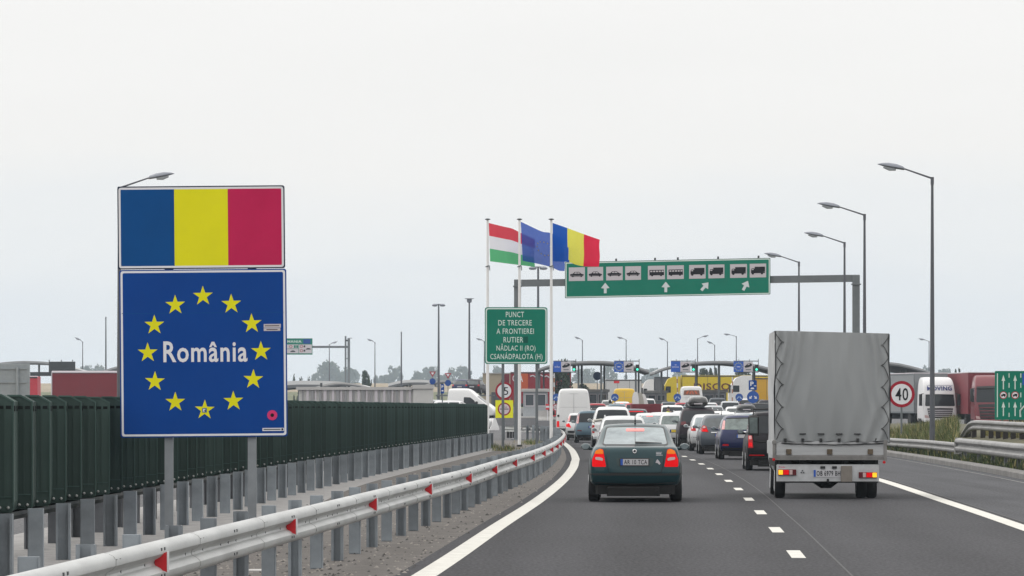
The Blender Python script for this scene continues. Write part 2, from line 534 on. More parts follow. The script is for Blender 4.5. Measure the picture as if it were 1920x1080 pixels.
for k in range(-3, 17):
    yc = 51.7 + 10.32 * k
    vs = []
    for q in range(3):
        y = yc - 1.35 + 2.7 * q / 2
        vs += [(laneX(y) - 0.085, y, 0.004), (laneX(y) + 0.085, y, 0.004)]
    mb.add(vs, [(0, 1, 3, 2), (2, 3, 5, 4)])
struct('lane_dashes', mb, PAINT)
SEAM = mat('tar_seam', (.022, .022, .024), .7, col2=(.045, .045, .047), vscale=1.5)
sheet('road_seam', SEAM, lambda Y: laneX(Y) + .40, lambda Y: laneX(Y) + .425, cut(-30, 200, 2), 0.003)
sheet('road_seam', SEAM, lambda Y: rightX(Y) + .24, lambda Y: rightX(Y) + .275, cut(-30, 200, 2), 0.003)
# thin worn line on the far side of the shoulder, then the kerb and the verge behind it
sheet('shoulder_line', mat('worn_paint', (0.26, 0.26, 0.255), 0.8, col2=(0.09, 0.09, 0.09), vscale=1.1), lambda Y: kerbX(Y) - 0.42, lambda Y: kerbX(Y) - 0.36, cut(40, 160, 3), 0.004)
mb = MB()
ky = [104.6] + [105.5 + 2.0 * k for k in range(92)]
prof = [(0.0, -0.01), (0.0, 0.13), (0.03, 0.16), (0.34, 0.17), (0.36, 0.13), (0.36, -0.01)]
vs = [(kerbX(Y) + a, Y, zg(Y) + b * (0.55 if i == 0 else 1)) for i, Y in enumerate(ky) for a, b in prof]
n = len(prof)
mb.add(vs, [(j * n + k, j * n + k + 1, (j + 1) * n + k + 1, (j + 1) * n + k) for j in range(len(ky) - 1) for k in range(n - 1)])
mb.add(vs[:n], [tuple(range(n))])
struct('kerb', mb, KERBM)
def vz(d, Y):
    """height of the verge d metres behind the kerb"""
    return zg(Y) + 0.10 + 0.62 * smooth(0.6, 3.4, d) * smooth(60, 100, Y) * (1 - 0.55 * smooth(190, 260, Y))
mb = MB()
vy = [20 + 4 * k for k in range(70)]
vd = [0.36, 0.9, 1.5, 2.1, 2.8, 3.5, 5, 8, 12, 18]
vs = [(kerbX(Y) + d, Y, vz(d, Y) + 0.05 * noise.noise(Vector((d * 1.3, Y * .4, 0)))) for Y in vy for d in vd]
n = len(vd)
mb.add(vs, [(j * n + k, j * n + k + 1, (j + 1) * n + k + 1, (j + 1) * n + k) for j in range(len(vy) - 1) for k in range(n - 1)])
struct('verge', mb, VERGE, True)

r_ = random.Random(21)
mb = MB()
for _ in range(2600):
    Y = 40 + 90 * r_.random() ** 1.8
    a, b = wallX(Y) + 1.2, edgeX(Y) - .25
    x = a + (b - a) * r_.random(); q = r_.uniform(.008, .028) * (1.6 if r_.random() < .06 else 1)
    vs = [(x + q * math.cos(k * 1.257 + _) * r_.uniform(.7, 1.2), Y + q * math.sin(k * 1.257 + _) * 1.3, .001) for k in range(5)] + [(x + q * .2, Y, q * r_.uniform(.5, 1.0))]
    mb.add(vs, [(k, (k + 1) % 5, 5) for k in range(5)], r_.randrange(2))
o = mb.build('gravel', [mat('gravel_dark', (.05, .047, .045), .9), mat('gravel_pale', (.24, .22, .20), .9)])
tag(o, 'loose gravel and grit on the dirty strip beside the guardrail', 'gravel', kind='stuff')
mh = thing('manhole_cover', 'pale round manhole cover on the ground behind the near guardrail', 'manhole cover', (X(482, 46), 46.2, 0))
mb = MB(); mb.lathe([(.16, .0), (.16, .02), (.14, .026), (.02, .028)], 24); mb.build('lid', mat('pale_concrete', (.42, .41, .40), .85, var=.1), mh, 40)

# ------------------------------------------------------------------ guardrails
WB = [(0.0, .435), (.030, .440), (.062, .460), (.080, .490), (.080, .525), (.055, .552), (.012, .575), (.004, .595), (.012, .615), (.055, .638), (.080, .665), (.080, .705), (.062, .732), (.030, .748), (0.0, .755)]
def beam_mesh(mb, path, side, prof=WB, dz=0.0, mi=0):
    """sweep a beam profile along path; side +1 bulges to the right of the direction of travel"""
    pr = prof + [(a - 0.012, b) for a, b in reversed(prof)]
    n = len(pr)
    vs = []
    for i, p in enumerate(path):
        d = path[min(i + 1, len(path) - 1)] - path[max(i - 1, 0)]
        d.z = 0
        d.normalize()
        nr = Vector((d.y, -d.x, 0)) * side
        vs += [p + nr * a + Vector((0, 0, b + dz)) for a, b in pr]
    fs = [(j * n + k, j * n + (k + 1) % n, (j + 1) * n + (k + 1) % n, (j + 1) * n + k) for j in range(len(path) - 1) for k in range(n)]
    fs += [tuple(range(n)), tuple((len(path) - 1) * n + k for k in range(n - 1, -1, -1))]
    mb.add(vs, fs, mi)
def c_post(h, w=0.12, d=0.07, t=0.012):
    """a rolled channel post, its open side towards -y"""
    mb = MB()
    mb.box(-w / 2, w / 2, d - t, d, 0, h)
    mb.box(-w / 2, -w / 2 + t, 0, d - t - .001, 0, h)
    mb.box(w / 2 - t, w / 2, 0, d - t - .001, 0, h)
    mb.box(-w / 2 + t, -w / 2 + 2.2 * t, 0, t, 0, h - .001)
    mb.box(w / 2 - 2.2 * t, w / 2 - t, 0, t, 0, h - .001)
    return mb
def frame_at(path, i):
    d = path[min(i + 1, len(path) - 1)] - path[max(i - 1, 0)]
    return path[i], math.atan2(d.y, d.x) - math.pi / 2

RAIL = [(-3.95, 6), (-3.35, 20), (-2.47, 38), (-2.15, 44), (-1.72, 52.5), (-1.22, 62.4), (-.73, 72.3), (-.08, 88.6), (.55, 103.5), (1.28, 128), (1.88, 158), (2.16, 180), (2.25, 200), (2.12, 215), (1.72, 226), (1.05, 233), (.3, 236.5), (-.5, 238)]
rpath = [Vector((p.x, p.y, zg(p.y))) for p in catmull([(a, b, 0) for a, b in RAIL], 1.21)]
rail = thing('guardrail', 'long galvanised guardrail curving along the left lane with red reflectors', 'guardrail')
mb = MB(); beam_mesh(mb, rpath, 1)
for i in range(16, len(rpath) - 2, 4):
    d_ = (rpath[i + 1] - rpath[i]).normalized()
    beam_mesh(mb, [rpath[i] - d_ * .16 + Vector((0, 0, .0)), rpath[i], rpath[i] + d_ * .16], 1, [(q[0] + .005, q[1]) for q in WB])
mb.build('beam', GALV, rail, 40)
post_c = c_post(.82); pc = post_c.build('post', POSTM, rail)
mb = MB(); mb.box(-.06, .06, -.07, 0, 0, .82); mb.box(-.05, .05, -.078, -.07, .02, .81); mb.lathe([(.012, 0), (.012, .006)], 6, 0, Matrix.Translation((0, -.078, .38)) @ Matrix.Rotation(math.pi / 2, 4, 'X')); pf = mb.build('post', POSTM, rail)
mb = MB()
rf_poly = [(0, -.078), (0, .078), (-.095, .042), (-.095, -.042)]
mb.prism(rf_poly, lambda a, z: (a, 0, z), lambda a, z: (a, .012, z), 0)
mb.box(0.0, .014, -.004, .016, -.080, .080, 1)
rf = mb.build('reflector', [SREDB, SWHITE], rail)
bolt_mb = MB(); bolt_mb.tube([(-.004, 0, 0), (.012, 0, 0)], .016, 6)
slots = MB()
k = 0
firstc = firstf = firstr = True
for i in range(18, len(rpath) - 1, 2):
    p, rz = frame_at(rpath, i)
    nr = Vector((math.cos(rz), math.sin(rz), 0))
    flatp = (k % 2 == 0)
    src = pf if flatp else pc
    o = src
    if (flatp and not firstf) or (not flatp and not firstc):
        o = src.copy(); COL.objects.link(o)
    if flatp: firstf = False
    else: firstc = False
    o.location = p - nr * 0.16 + Vector((0, 0, -.01))
    o.rotation_euler = (0, 0, rz + (rnd.random() - .5) * .05)
    o.scale = (1.15, 1, 1)
    if k % 4 == 2:
        o2 = rf if firstr else rf.copy()
        if not firstr: COL.objects.link(o2)
        firstr = False
        q = p + nr * 0.105 + Vector((0, 0, .60))
        o2.location = q
        o2.rotation_euler = (0, 0, rz)
    # bolts and slots in the beam at every post, and the spacer behind it
    M = Matrix.Translation(p) @ Matrix.Rotation(rz, 4, 'Z')
    for (dy, dz, dx) in ((0, .595, .006), (-.16, .70, .081), (.02, .70, .081), (-.16, .50, .081), (.02, .50, .081)):
        slots.box(dx - .004, dx + .0035, dy, dy + .055, dz - .011, dz + .011, 0, M)
    for (dy, dz, dx) in ((.6, .595, .005), (-.55, .595, .005)):
        slots.box(dx - .004, dx + .004, dy, dy + .03, dz - .02, dz + .02, 0, M)
    k += 1
slots.build('bolts', STEELD, rail)
mb = MB()
for i in range(18, len(rpath) - 1, 2):
    p, rz = frame_at(rpath, i)
    M = Matrix.Translation(p) @ Matrix.Rotation(rz, 4, 'Z')
    mb.box(-.17, -.015, -.05, .05, .53, .66, 0, M)
mb.build('spacer', POSTD, rail)

# ------------------------------------------------------------------ the green barrier between the carriageways
wpath = [Vector((p.x, p.y, 0)) for p in catmull([(wallX(y), y, 0) for y in range(34, 190, 6)] + [(wallX(188), 188, 0)], 1.55)]
wall = thing('barrier_wall', 'dark green panelled barrier wall standing on a row of grey posts', 'barrier wall')
L = 1.57
mb = MB()
def wall_seg(y0, y1, fx, mi, z1=1.92, zb=.635):
    poly = [(-.10, zb), (-.10, z1), (fx - .13, z1), (fx, z1 - .075), (fx, zb + .10), (fx - .02, zb)]
    mb.prism(poly, lambda a, z: (a, y0, z), lambda a, z: (a, y1, z), mi)
wall_seg(0.0, .05, .185, 0, 1.925)
wall_seg(.05, .52, .15, 0)
wall_seg(.52, .57, .120, 0, 1.90)
wall_seg(.57, 1.04, .15, 0)
wall_seg(1.04, 1.09, .120, 0, 1.90)
wall_seg(1.09, L - .015, .15, 0)
mb.box(.172, .186, -.012, -.0005, .66, 1.845, 1)
mb.box(-.10, .05, -.012, -.0005, 1.905, 1.926, 1)
mb.add([(.05, -.012, 1.905), (.05, -.012, 1.926), (.186, -.012, 1.848), (.172, -.012, 1.838)], [(0, 1, 2, 3)], 1)
mb.box(.075, .090, -.009, -.0005, .80, 1.80, 0); mb.box(.0, .012, -.009, -.0005, .80, 1.80, 0)
for q in (.02, .10): mb.box(q, q + .055, -.004, -.0005, 1.765, 1.80, 2)
mb.box(.01, .16, -.010, -.0005, .80, .812, 1); mb.box(-.08, .17, -.007, -.0005, .66, .735, 0)
for q in (.035, .125): mb.lathe([(.018, 0), (.014, .012), (.004, .016)], 8, 3, Matrix.Translation((q, -.006, .69)) @ Matrix.Rotation(math.pi / 2, 4, 'X'))
for q in (.28, .80, 1.30): mb.box(.1495, .158, q - .09, q + .09, 1.74, 1.80, 2)
panel = mb.build('panel', [WALLG, WALLE, WALLK, BOLT], wall)
first = True
for i in range(len(wpath) - 1):
    p, rz = frame_at(wpath, i)
    o = panel if first else panel.copy()
    if not first: COL.objects.link(o)
    first = False
    o.location = p + Vector((0, 0, rnd.uniform(-.006, .006)))
    o.rotation_euler = (0, 0, rz + .085 + rnd.uniform(-.006, .006))
mb = MB()
beam_mesh(mb, wpath, 1, [(-.14, .555), (.16, .555), (.17, .60), (.15, .636), (-.14, .636)])
mb.build('base_rail', WALLK, wall)
postpath = [Vector((p.x, p.y, 0)) for p in catmull([(wallX(y) + .30, y, 0) for y in range(40, 190, 6)] + [(wallX(188) + .3, 188, 0)], 2.45)]
wp = c_post(.66, .17, .10); wpc = wp.build('post', POSTM, wall)
mb = MB(); mb.box(-.085, .085, -.05, .05, 0, .66); mb.box(-.075, .075, -.058, -.05, .0, .63)
wpf = mb.build('post', POSTM, wall)
used = {id(wpc): False, id(wpf): False}
for i, p in enumerate(postpath[:96]):
    src = wpf if i % 2 else wpc
    o = src
    if used[id(src)]:
        o = src.copy(); COL.objects.link(o)
    used[id(src)] = True
    o.location = p
    o.rotation_euler = (0, 0, frame_at(postpath, i)[1] + rnd.uniform(-.06, .06))
# the guardrail of the other carriageway stands behind the wall: its posts show under the panels
rail2 = thing('guardrail', 'grey guardrail seen from behind under the dark green barrier wall', 'guardrail')
bpath = [Vector((p.x, p.y, 0)) for p in catmull([(wallX(y) - .55, y, 0) for y in range(38, 190, 6)] + [(wallX(188) - .55, 188, 0)], 2.45)]
mb = MB(); beam_mesh(mb, [p + Vector((-.22, 0, 0)) for p in bpath], -1)
mb.build('beam', GALV, rail2, 40)
b1 = c_post(.70, .17, .10).build('post', POSTD, rail2)  # darker zinc: the shade under the wall is put into the colour
for i, p in enumerate(bpath[:96]):
    o = b1 if i == 0 else b1.copy()
    if i: COL.objects.link(o)
    o.location = p + Vector((0, .85, 0))
    o.rotation_euler = (0, 0, frame_at(bpath, i)[1] + (math.pi if i % 2 else 0) + rnd.uniform(-.06, .06))

# right-hand guardrails
def side_rail(name_label, pts, top, post_step, ph, side=-1, end=True, beams=1, m=GALV2, pm=POSTD, pw=.10, k=1.0):
    t = thing('guardrail', name_label, 'guardrail')
    path = catmull(pts, .6)
    mb = MB()
    for b in range(beams):
        beam_mesh(mb, path, side, [(q[0] * k * 1.2, .755 - (.755 - q[1]) * k) for q in WB], top - .755 - b * .285)
    mb.build('beam', m, t, 40)
    step = max(1, int(round(post_step / .6)))
    pr = c_post(ph, pw, .08)
    src = None
    for i in range(0, len(path), step):
        if src is None:
            src = o = pr.build('post', pm, t)
        else:
            o = src.copy(); COL.objects.link(o)
        p, rz = frame_at(path, i)
        nr = Vector((math.cos(rz), math.sin(rz), 0)) * side
        o.location = (p.x, p.y, p.z + top - ph - .06)
        o.location = o.location - nr * .09
        o.rotation_euler = (0, 0, rz)
    if end:
        p, rz = frame_at(path, len(path) - 1 if end == 'far' else 0)
        M = Matrix.Translation(p) @ Matrix.Rotation(rz, 4, 'Z')
        mb = MB()
        mb.box(-.10, .10, -.02, .03, top - .33 * k - .03, top + .012, 0, M)
        mb.build('end_plate', m, t)
    return t, path
rp = lambda px, Y, z: (X(px, Y), Y, z)
side_rail('weathered guardrail behind the kerb, running on from the speed sign into the distance', [rp(1795, 135, -.09), rp(1730, 149, -.10), rp(1665, 165, -.14), (kerbX(185) + .75, 185, -.05), (kerbX(215) + .8, 215, .05)], .755, 4.0, .8, end=True)
side_rail('weathered guardrail with a square end plate near the right edge', [(13.1, 102, .03), (13.42, 112, .03), rp(1899, 115.5, .02), rp(1850, 124, .02), rp(1795, 133, .03)], .80, 4.0, .9, end='far', k=1.32)
upr, upath = side_rail('guardrail on the bank with its end bent down, close-set dark posts beneath', [rp(1803, 161, -.05), rp(1811, 159, .22), rp(1823, 156, .53), rp(1850, 152, .56), (16.85, 144, .54), (16.9, 138, .53)], .76, 2.2, .75, side=1, k=1.15, end=False, pw=.17, pm=mat('brown_post', (.045, .04, .038), .8, spec=.2))

# ------------------------------------------------------------------ signs
def wcap(mb, s, x0, x1, zb, zc, y, mi=0, bold=0.0):
    """letters between x0 and x1, baseline zb, capitals up to zc; accents and brackets run over"""
    vs, fs, a0, a1, b0, b1 = text_tris(s, bold)
    _, _, _, _, h0, h1 = text_tris('H', bold)
    sx, sz = (x1 - x0) / (a1 - a0), (zc - zb) / (h1 - h0)
    mb.add([(x0 + (v[0] - a0) * sx, y, zb + (v[1] - h0) * sz) for v in vs], fs, mi)

# 1. the border sign: flag panel over the blue panel
SY = 56.0
sc_ = F / SY
bs = thing('border_sign', 'tall national border sign with flag panel above blue panel of stars', 'road sign', (X(384, SY), SY, 0))
lx = lambda px: (px - 384) / sc_
lz = lambda py: H + (HZ - py) / sc_
def panel2(name, x0, x1, y0, y1, mats, parent, r=5):
    mb = MB()
    o_ = rrect(lx(x0), lx(x1), lz(y1), lz(y0), r / sc_)
    mb.plate(o_, 0, .03, 0)
    a = rrect(lx(x0 + 2.2), lx(x1 - 2.2), lz(y1 - 2.2), lz(y0 + 2.2), r / sc_)
    b = rrect(lx(x0 + 6), lx(x1 - 6), lz(y1 - 6), lz(y0 + 6), r * .7 / sc_)
    ring2(mb, a, b, -.003, 1)
    return mb, b
mb, b = panel2('flag_panel', 225.5, 539, 348.5, 504, None, bs)
w3 = (lx(533) - lx(231.5)) / 3
for q, mi in enumerate((2, 3, 4)):
    x0 = lx(231.5) + w3 * q
    flat(mb, rect(x0, x0 + w3 - .0005, lz(498), lz(354.5)), -.003, mi)
fp = mb.build('flag_panel', [NAVY, SWHITE, SBLUE2, SYEL, SMAG], bs)
mb, b = panel2('country_panel', 228, 541, 505, 819.5, None, bs)
mb.box(lx(232), lx(536), -.0035, -.003, lz(587.2), lz(586.2), 2)
flat(mb, b, -.003, 0)
cp = mb.build('country_panel', [SBLUE, SWHITE, SBLUE2], bs)
mb = MB()
words(mb, 'România', lx(309.4), lx(467), lz(679), lz(639.5), -.006, 0, .018)
mb.build('lettering', SWHITE, cp)
for i, (px, py) in enumerate(((384.5, 553.5), (332.5, 570), (437.5, 569), (293, 607), (475.5, 606), (280, 659), (492.5, 658), (293, 713), (477.5, 710.5), (331, 752), (440, 751), (386, 767))):
    mb = MB(); flat(mb, star(lx(px), lz(py + 1.5), 19.5 / sc_, rnd.uniform(-.03, .03)), -.005)
    mb.build('star', SYEL, cp)
mb = MB()
mb.box(lx(498), lx(530), -.008, -.0035, lz(615.5), lz(608.5), 0); mb.box(lx(498), lx(529), -.008, -.0035, lz(621.5), lz(616.3), 0)
mb.box(lx(500), lx(527), -.0085, -.008, lz(612.8), lz(611), 1); mb.box(lx(503), lx(524), -.0085, -.008, lz(619.8), lz(618), 1)
mb.build('sticker', [SGREY, mat('sticker_print', (.10, .06, .07), .6)], bs)
mb = MB(); flat(mb, circle(lx(512.5), lz(779.5), 9.5 / sc_), -.006, 0); flat(mb, circle(lx(512.5), lz(779.5), 3.4 / sc_), -.0075, 1)
mb.build('sticker', [mat('pink_sticker', (.62, .02, .14), .5), SBLACK], bs)
mb = MB(); mb.box(lx(494), lx(534.5), -.007, -.0035, lz(809), lz(803.4), 0); mb.box(lx(496), lx(528), -.0078, -.007, lz(807), lz(805.3), 1); mb.box(lx(529.5), lx(533), -.0078, -.007, lz(808), lz(804.3), 1)
mb.build('sticker', [SWHITE, SBLACK], bs)
mb = MB(); flat(mb, rect(lx(381.5), lx(390), lz(773.5), lz(765)), -.0075, 0); flat(mb, rect(lx(383), lx(387), lz(772), lz(766.5)), -.009, 1); flat(mb, [(lx(385), lz(768)), (lx(388.5), lz(770)), (lx(386), lz(772.5))], -.0095, 2)
mb.build('sticker', [mat('sticker_blue', (.02, .12, .30), .5), SWHITE, SBLACK], bs)
for c in (fp, cp):
    c.rotation_euler = (0, -.0085, 0)
for c in list(bs.children):
    if c.name.startswith('sticker'):
        c.rotation_euler = (0, -.0085, 0)
for px in (316, 472):
    mb = MB()
    mb.box(lx(px - 8), lx(px + 8), .045, .12, 0, lz(360))
    mb.box(lx(px - 8) - .03, lx(px + 8) + .03, .02, .145, 0, .02)
    mb.build('post', mat('sign_post', (.235, .255, .275), .6, metal=.2, var=.1, vscale=4), bs)

# 2. green crossing-point sign
GY = 176.0
sg = F / GY
gs = thing('direction_sign', 'green border crossing sign with white lettering on two grey posts', 'road sign', (X(967, GY), GY, 0))
gx_ = lambda px: (px - 967) / sg
gz_ = lambda py: H + (HZ - py) / sg
mb = MB()
mb.plate(rrect(gx_(909), gx_(1026.5), gz_(682.5), gz_(576), .12), 0, .04, 0)
ring2(mb, rrect(gx_(910.6), gx_(1025), gz_(681), gz_(577.6), .12), rrect(gx_(912.8), gx_(1022.8), gz_(678.8), gz_(579.8), .10), -.004, 1)
flat(mb, rrect(gx_(912.8), gx_(1022.8), gz_(678.8), gz_(579.8), .10), -.004, 0)
flat(mb, rect(gx_(981.5), gx_(990), gz_(643), gz_(631)), -.008, 2)
gp = mb.build('sign_panel', [SGREEN, SPALE, SGREEN2], gs)
for s, a, b, y0, y1 in (('PUNCT', 948.5, 982.5, 594.6, 584.6), ('DE TRECERE', 934.3, 997, 610.2, 600.3), ('A FRONTIEREI', 931, 1001, 626, 616), ('RUTIER', 944.2, 981, 642, 632), ('NĂDLAC II (RO)', 931, 1004, 657.3, 648), ('CSANÁDPALOTA (H)', 919.3, 1017, 673.4, 663.6)):
    mb = MB(); wcap(mb, s, gx_(a), gx_(b), gz_(y0), gz_(y1), -.008, 0, .004)
    mb.build('lettering', SPALE, gp)
for px in (943, 1006.5):
    mb = MB(); mb.box(gx_(px - 2.6), gx_(px + 2.6), .05, .16, -.02, gz_(580))
    mb.build('post', STEEL, gs)

# 3. round five sign over a yellow toll-stop board
def round_sign(name, label, px, py, r, Y, face, base=True, cat='road sign'):
    s = F / Y
    t = thing(name, label, cat, (X(px, Y), Y, zg(Y)))
    zc = Z(py, Y) - zg(Y)
    R = r / s
    mb = MB()
    mb.plate(circle(0, zc, R), 0, .03, 0)
    fc = face(mb, zc, R)
    pl = mb.build('sign_face', fc, t)
    mb = MB(); mb.tube([(0, .06, -.05), (0, .06, zc + R * .8)], .04, 10)
    mb.build('post', STEEL, t)
    return t, zc, R
def ringed(mb, zc, R):
    ring2(mb, circle(0, zc, R * .99), circle(0, zc, R * .77), -.004, 1)
    flat(mb, circle(0, zc, R * .77), -.004, 2)
    return [SBACK, SRED, SWHITE]
FY = 236.0
t5, zc, R = round_sign('speed_sign', 'round red-ringed sign reading 5 above a yellow board, behind the green sign post', 945.5, 733, 17, FY, ringed)
mb = MB(); wcap(mb, '5', -.03, .22, zc - .22, zc + .21, -.01); mb.build('lettering', SBLACK, t5)
mb = MB()
z2 = zc - 34.0 / (F / FY)
q = 16.6 / (F / FY)
mb.plate(rect(-q, q, z2 - q, z2 + q), -.01, .02, 0)
ring2(mb, circle(0, z2, .36), circle(0, z2, .29), -.014, 1)
flat(mb, circle(0, z2, .29), -.014, 2)
mb.box(-.24, .24, -.02, -.016, z2 - .022, z2 + .022, 3)
words(mb, 'TAXA', -.13, .15, z2 + .06, z2 + .15, -.018, 3)
words(mb, 'CUSTOM', -.15, .15, z2 - .14, z2 - .06, -.018, 4)
mb.build('toll_board', [mat('board_yellow', (.82, .80, .004), .5), SRED, mat('pinkish_white', (.66, .55, .60), .6), SBLACK, SGREY], t5)

# 4. the forty sign
t40, zc, R = round_sign('speed_sign', 'round red-ringed speed limit sign reading 40 above the tall grass', 1690.5, 739, 25, 175.0, ringed)
mb = MB(); wcap(mb, '40', -.255, .27, zc - .255, zc + .245, -.012, 0, .01); mb.build('lettering', SBLACK, t40)

# 5. green lane sign at the right edge
LY = 165.0
sl = F / LY
ls = thing('lane_sign', 'green lane layout sign with white arrows and no-truck roundels above the bank', 'road sign', (X(1910, LY), LY, 0))
ax = lambda px: (px - 1910) / sl
az = lambda py: H + (HZ - py) / sl
mb = MB()
mb.plate(rrect(ax(1865.5), ax(1958), az(787), az(695.5), .04), 0, .04, 0)
mb.box(ax(1869.2), ax(1871), -.004, -.001, az(782), az(700), 1)
for px in (1892, 1914, 1936):
    for y0, y1 in ((700, 708), (718, 727), (736, 745), (755, 764), (774, 782)):
        mb.box(ax(px - .8), ax(px + .8), -.004, -.001, az(y1), az(y0), 1)
for px in (1881.3, 1903.3, 1925):
    for y0, y1 in ((703, 730), (753, 780)):
        mb.box(ax(px - 1), ax(px + 1), -.004, -.001, az(y1), az(y0 + 9), 1)
        flat(mb, [(ax(px - 3.4), az(y0 + 11)), (ax(px + 3.4), az(y0 + 11)), (ax(px), az(y0))], -.005, 1)
for px in (1881.3, 1903.3):
    c = circle(ax(px), az(741), 7.2 / sl); d = circle(ax(px), az(741), 5.7 / sl)
    ring2(mb, c, d, -.006, 3); flat(mb, d, -.006, 4)
    flat(mb, rect(ax(px - 1.5), ax(px + 4.2), az(742.6), az(738.4)), -.008, 5)
    flat(mb, rect(ax(px - 4.3), ax(px - 1.2), az(742.6), az(739.8)), -.008, 5)
    flat(mb, circle(ax(px - 2.6), az(743), 1.2 / sl, 10), -.009, 5); flat(mb, circle(ax(px + 2.4), az(743), 1.2 / sl, 10), -.009, 5)
mb.plate(rrect(ax(1917), ax(1944), az(722), az(700), .03), -.008, -.004, 2)
flat(mb, [(ax(1911.5), az(782)), (ax(1913.6), az(782)), (ax(1913.6), az(770)), (ax(1921), az(762)), (ax(1920), az(759.6)), (ax(1911.5), az(769))], -.005, 1)
mb.build('sign_panel', [SGREEN, SPALE, mat('motorway_blue', (.004, .07, .42), .5), SRED, SWHITE, SBLACK], ls)
for px in (1880, 1940):
    mb = MB(); mb.tube([(ax(px), .09, .4), (ax(px), .09, az(700))], .045, 10); mb.build('post', STEEL, ls)

# 6. the gantry over the road
NY = 233.0
sn = F / NY
gt = thing('gantry', 'grey steel gantry across the road carrying a wide green lane sign', 'gantry', (X(1280, NY), NY, 0))
nx = lambda px: (px - 1280) / sn
nz = lambda py: H + (HZ - py) / sn
for px, top, dy in ((970.3, 524, 0), (1594, 519.5, -4)):
    mb = MB()
    mb.cham(nx(px - 6.6), nx(px + 6.6), dy - .19, dy + .19, 0, nz(top), .03)
    mb.box(nx(px - 8.5), nx(px + 8.5), dy - .26, dy + .26, nz(537) - .03, nz(537) + .03)
    mb.cham(nx(px - 12), nx(px + 12), dy - .34, dy + .34, 0, .05, .02)
    mb.build('post', STEEL, gt)
def gy(px): return -4.0 * (px - 970) / 624.0
def gpt(px, py, dy=0.0):
    yy = gy(px) + dy
    return (nx(px) * 1.0, yy, nz(py))
mb = MB()
for a, b in ((977.2, 1587.2),):
    v = []
    for px in (a, b):
        c = 531 - (px - 977) / 610 * 5
        for dy in (-.16, .16):
            for py in (c + 6.5, c - 6.5):
                v.append(gpt(px, py, dy))
    mb.add(v, [(0, 1, 3, 2), (4, 6, 7, 5), (0, 4, 5, 1), (2, 3, 7, 6), (0, 2, 6, 4), (1, 5, 7, 3)])
mb.build('beam', STEEL, gt)
def put(px, py, d=0.0):
    """a point on the sign face; the face rises a little to the right"""
    return gpt(px, py - (px - 1059) / 378 * 5.0, -.34 + d)
mb = MB()
def gface(poly, d, mi):
    n = len(poly); cx = sum(p[0] for p in poly) / n; cy = sum(p[1] for p in poly) / n
    mb.add([put(*p, d) for p in poly] + [put(cx, cy, d)], [(i, (i + 1) % n, n) for i in range(n)], mi)
x0, x1, y0, y1 = 1059, 1437.5, 492.5, 560
o_ = rrect(x0, x1, y0, y1, 1.5)
mb.add([put(*p, 0) for p in o_] + [put(*p, .07) for p in o_], [tuple(range(len(o_))), tuple(range(2 * len(o_) - 1, len(o_) - 1, -1))] + [(i, (i + 1) % len(o_), len(o_) + (i + 1) % len(o_), len(o_) + i) for i in range(len(o_))], 1)
gface(rrect(x0 + 1, x1 - 1, y0 + 1, y1 - 1, 1.5), -.004, 2)
gface(rrect(x0 + 3, x1 - 3, y0 + 3, y1 - 3, 1.2), -.008, 0)
sq = [(593, 694), (710, 808), (827, 930), (946, 1044), (1087, 1193), (1206, 1310), (1343, 1445), (1462, 1561), (1596, 1700), (1717, 1818)]
for i, (a, b) in enumerate(sq):
    pa, pb = 890 + a / 3.368, 890 + b / 3.368
    off = 1.0
    ya, yb = 501.8 + off, 527.2 + off
    gface(rect(pa, pb, ya, yb), -.012, 3)
    U = lambda u, v: (pa + (pb - pa) * u, ya + (yb - ya) * v)
    if i < 4:
        gface([U(*p) for p in ((.08, .50), (.26, .46), (.36, .34), (.62, .33), (.78, .47), (.93, .53), (.92, .60), (.08, .60))], -.016, 4)
        gface([U(*p) for p in ((.33, .46), (.39, .37), (.50, .37), (.50, .46))], -.019, 3)
        gface([U(*p) for p in ((.53, .46), (.53, .37), (.61, .37), (.71, .46))], -.019, 3)
        gface([U(*p) for p in ((.10, .615), (.90, .615), (.86, .665), (.13, .665))], -.016, 4)
        for u in (.25, .77): gface([U(u + .055 * math.cos(k * .628), .66 + .06 * math.sin(k * .628)) for k in range(10)], -.020, 4)
    elif i < 6:
        gface([U(*p) for p in ((.09, .30), (.94, .30), (.95, .70), (.09, .70))], -.016, 4)
        for k in range(5): gface([U(.14 + .165 * k, .36), U(.26 + .165 * k, .36), U(.26 + .165 * k, .46), U(.14 + .165 * k, .46)], -.019, 3)
        for u in (.25, .77): gface([U(u + .065 * math.cos(k * .628), .70 + .07 * math.sin(k * .628)) for k in range(10)], -.020, 4)
    else:
        gface([U(*p) for p in ((.30, .22), (.93, .22), (.93, .60), (.30, .60))], -.016, 4)
        gface([U(*p) for p in ((.08, .50), (.11, .34), (.28, .33), (.28, .60), (.93, .62), (.93, .69), (.08, .69))], -.017, 4)
        gface([U(*p) for p in ((.12, .45), (.14, .38), (.24, .38), (.24, .45))], -.020, 3)
        for u in (.19, .74): gface([U(u + .075 * math.cos(k * .628), .71 + .08 * math.sin(k * .628)) for k in range(10)], -.020, 4)
for cx, cy, ang in ((1133.8, 542.6, 0), (1245.7, 542.8, 0), (1317.5, 543, 42), (1392, 543, 27)):
    ca, sa = math.cos(math.radians(ang)), math.sin(math.radians(ang))
    gface([(cx + (u * ca - v * sa), cy + (u * sa + v * ca)) for u, v in ((-8, -.2), (0, -10), (8, -.2), (2.6, -.2), (2.6, 9.5), (-2.6, 9.5), (-2.6, -.2))], -.012, 5)
mb.build('sign_panel', [SGREEN, SGREEN2, SPALE, SGREY, SBLACK, mat('arrow_white', (.60, .64, .66), .5)], gt, norm=False)
mb = MB()
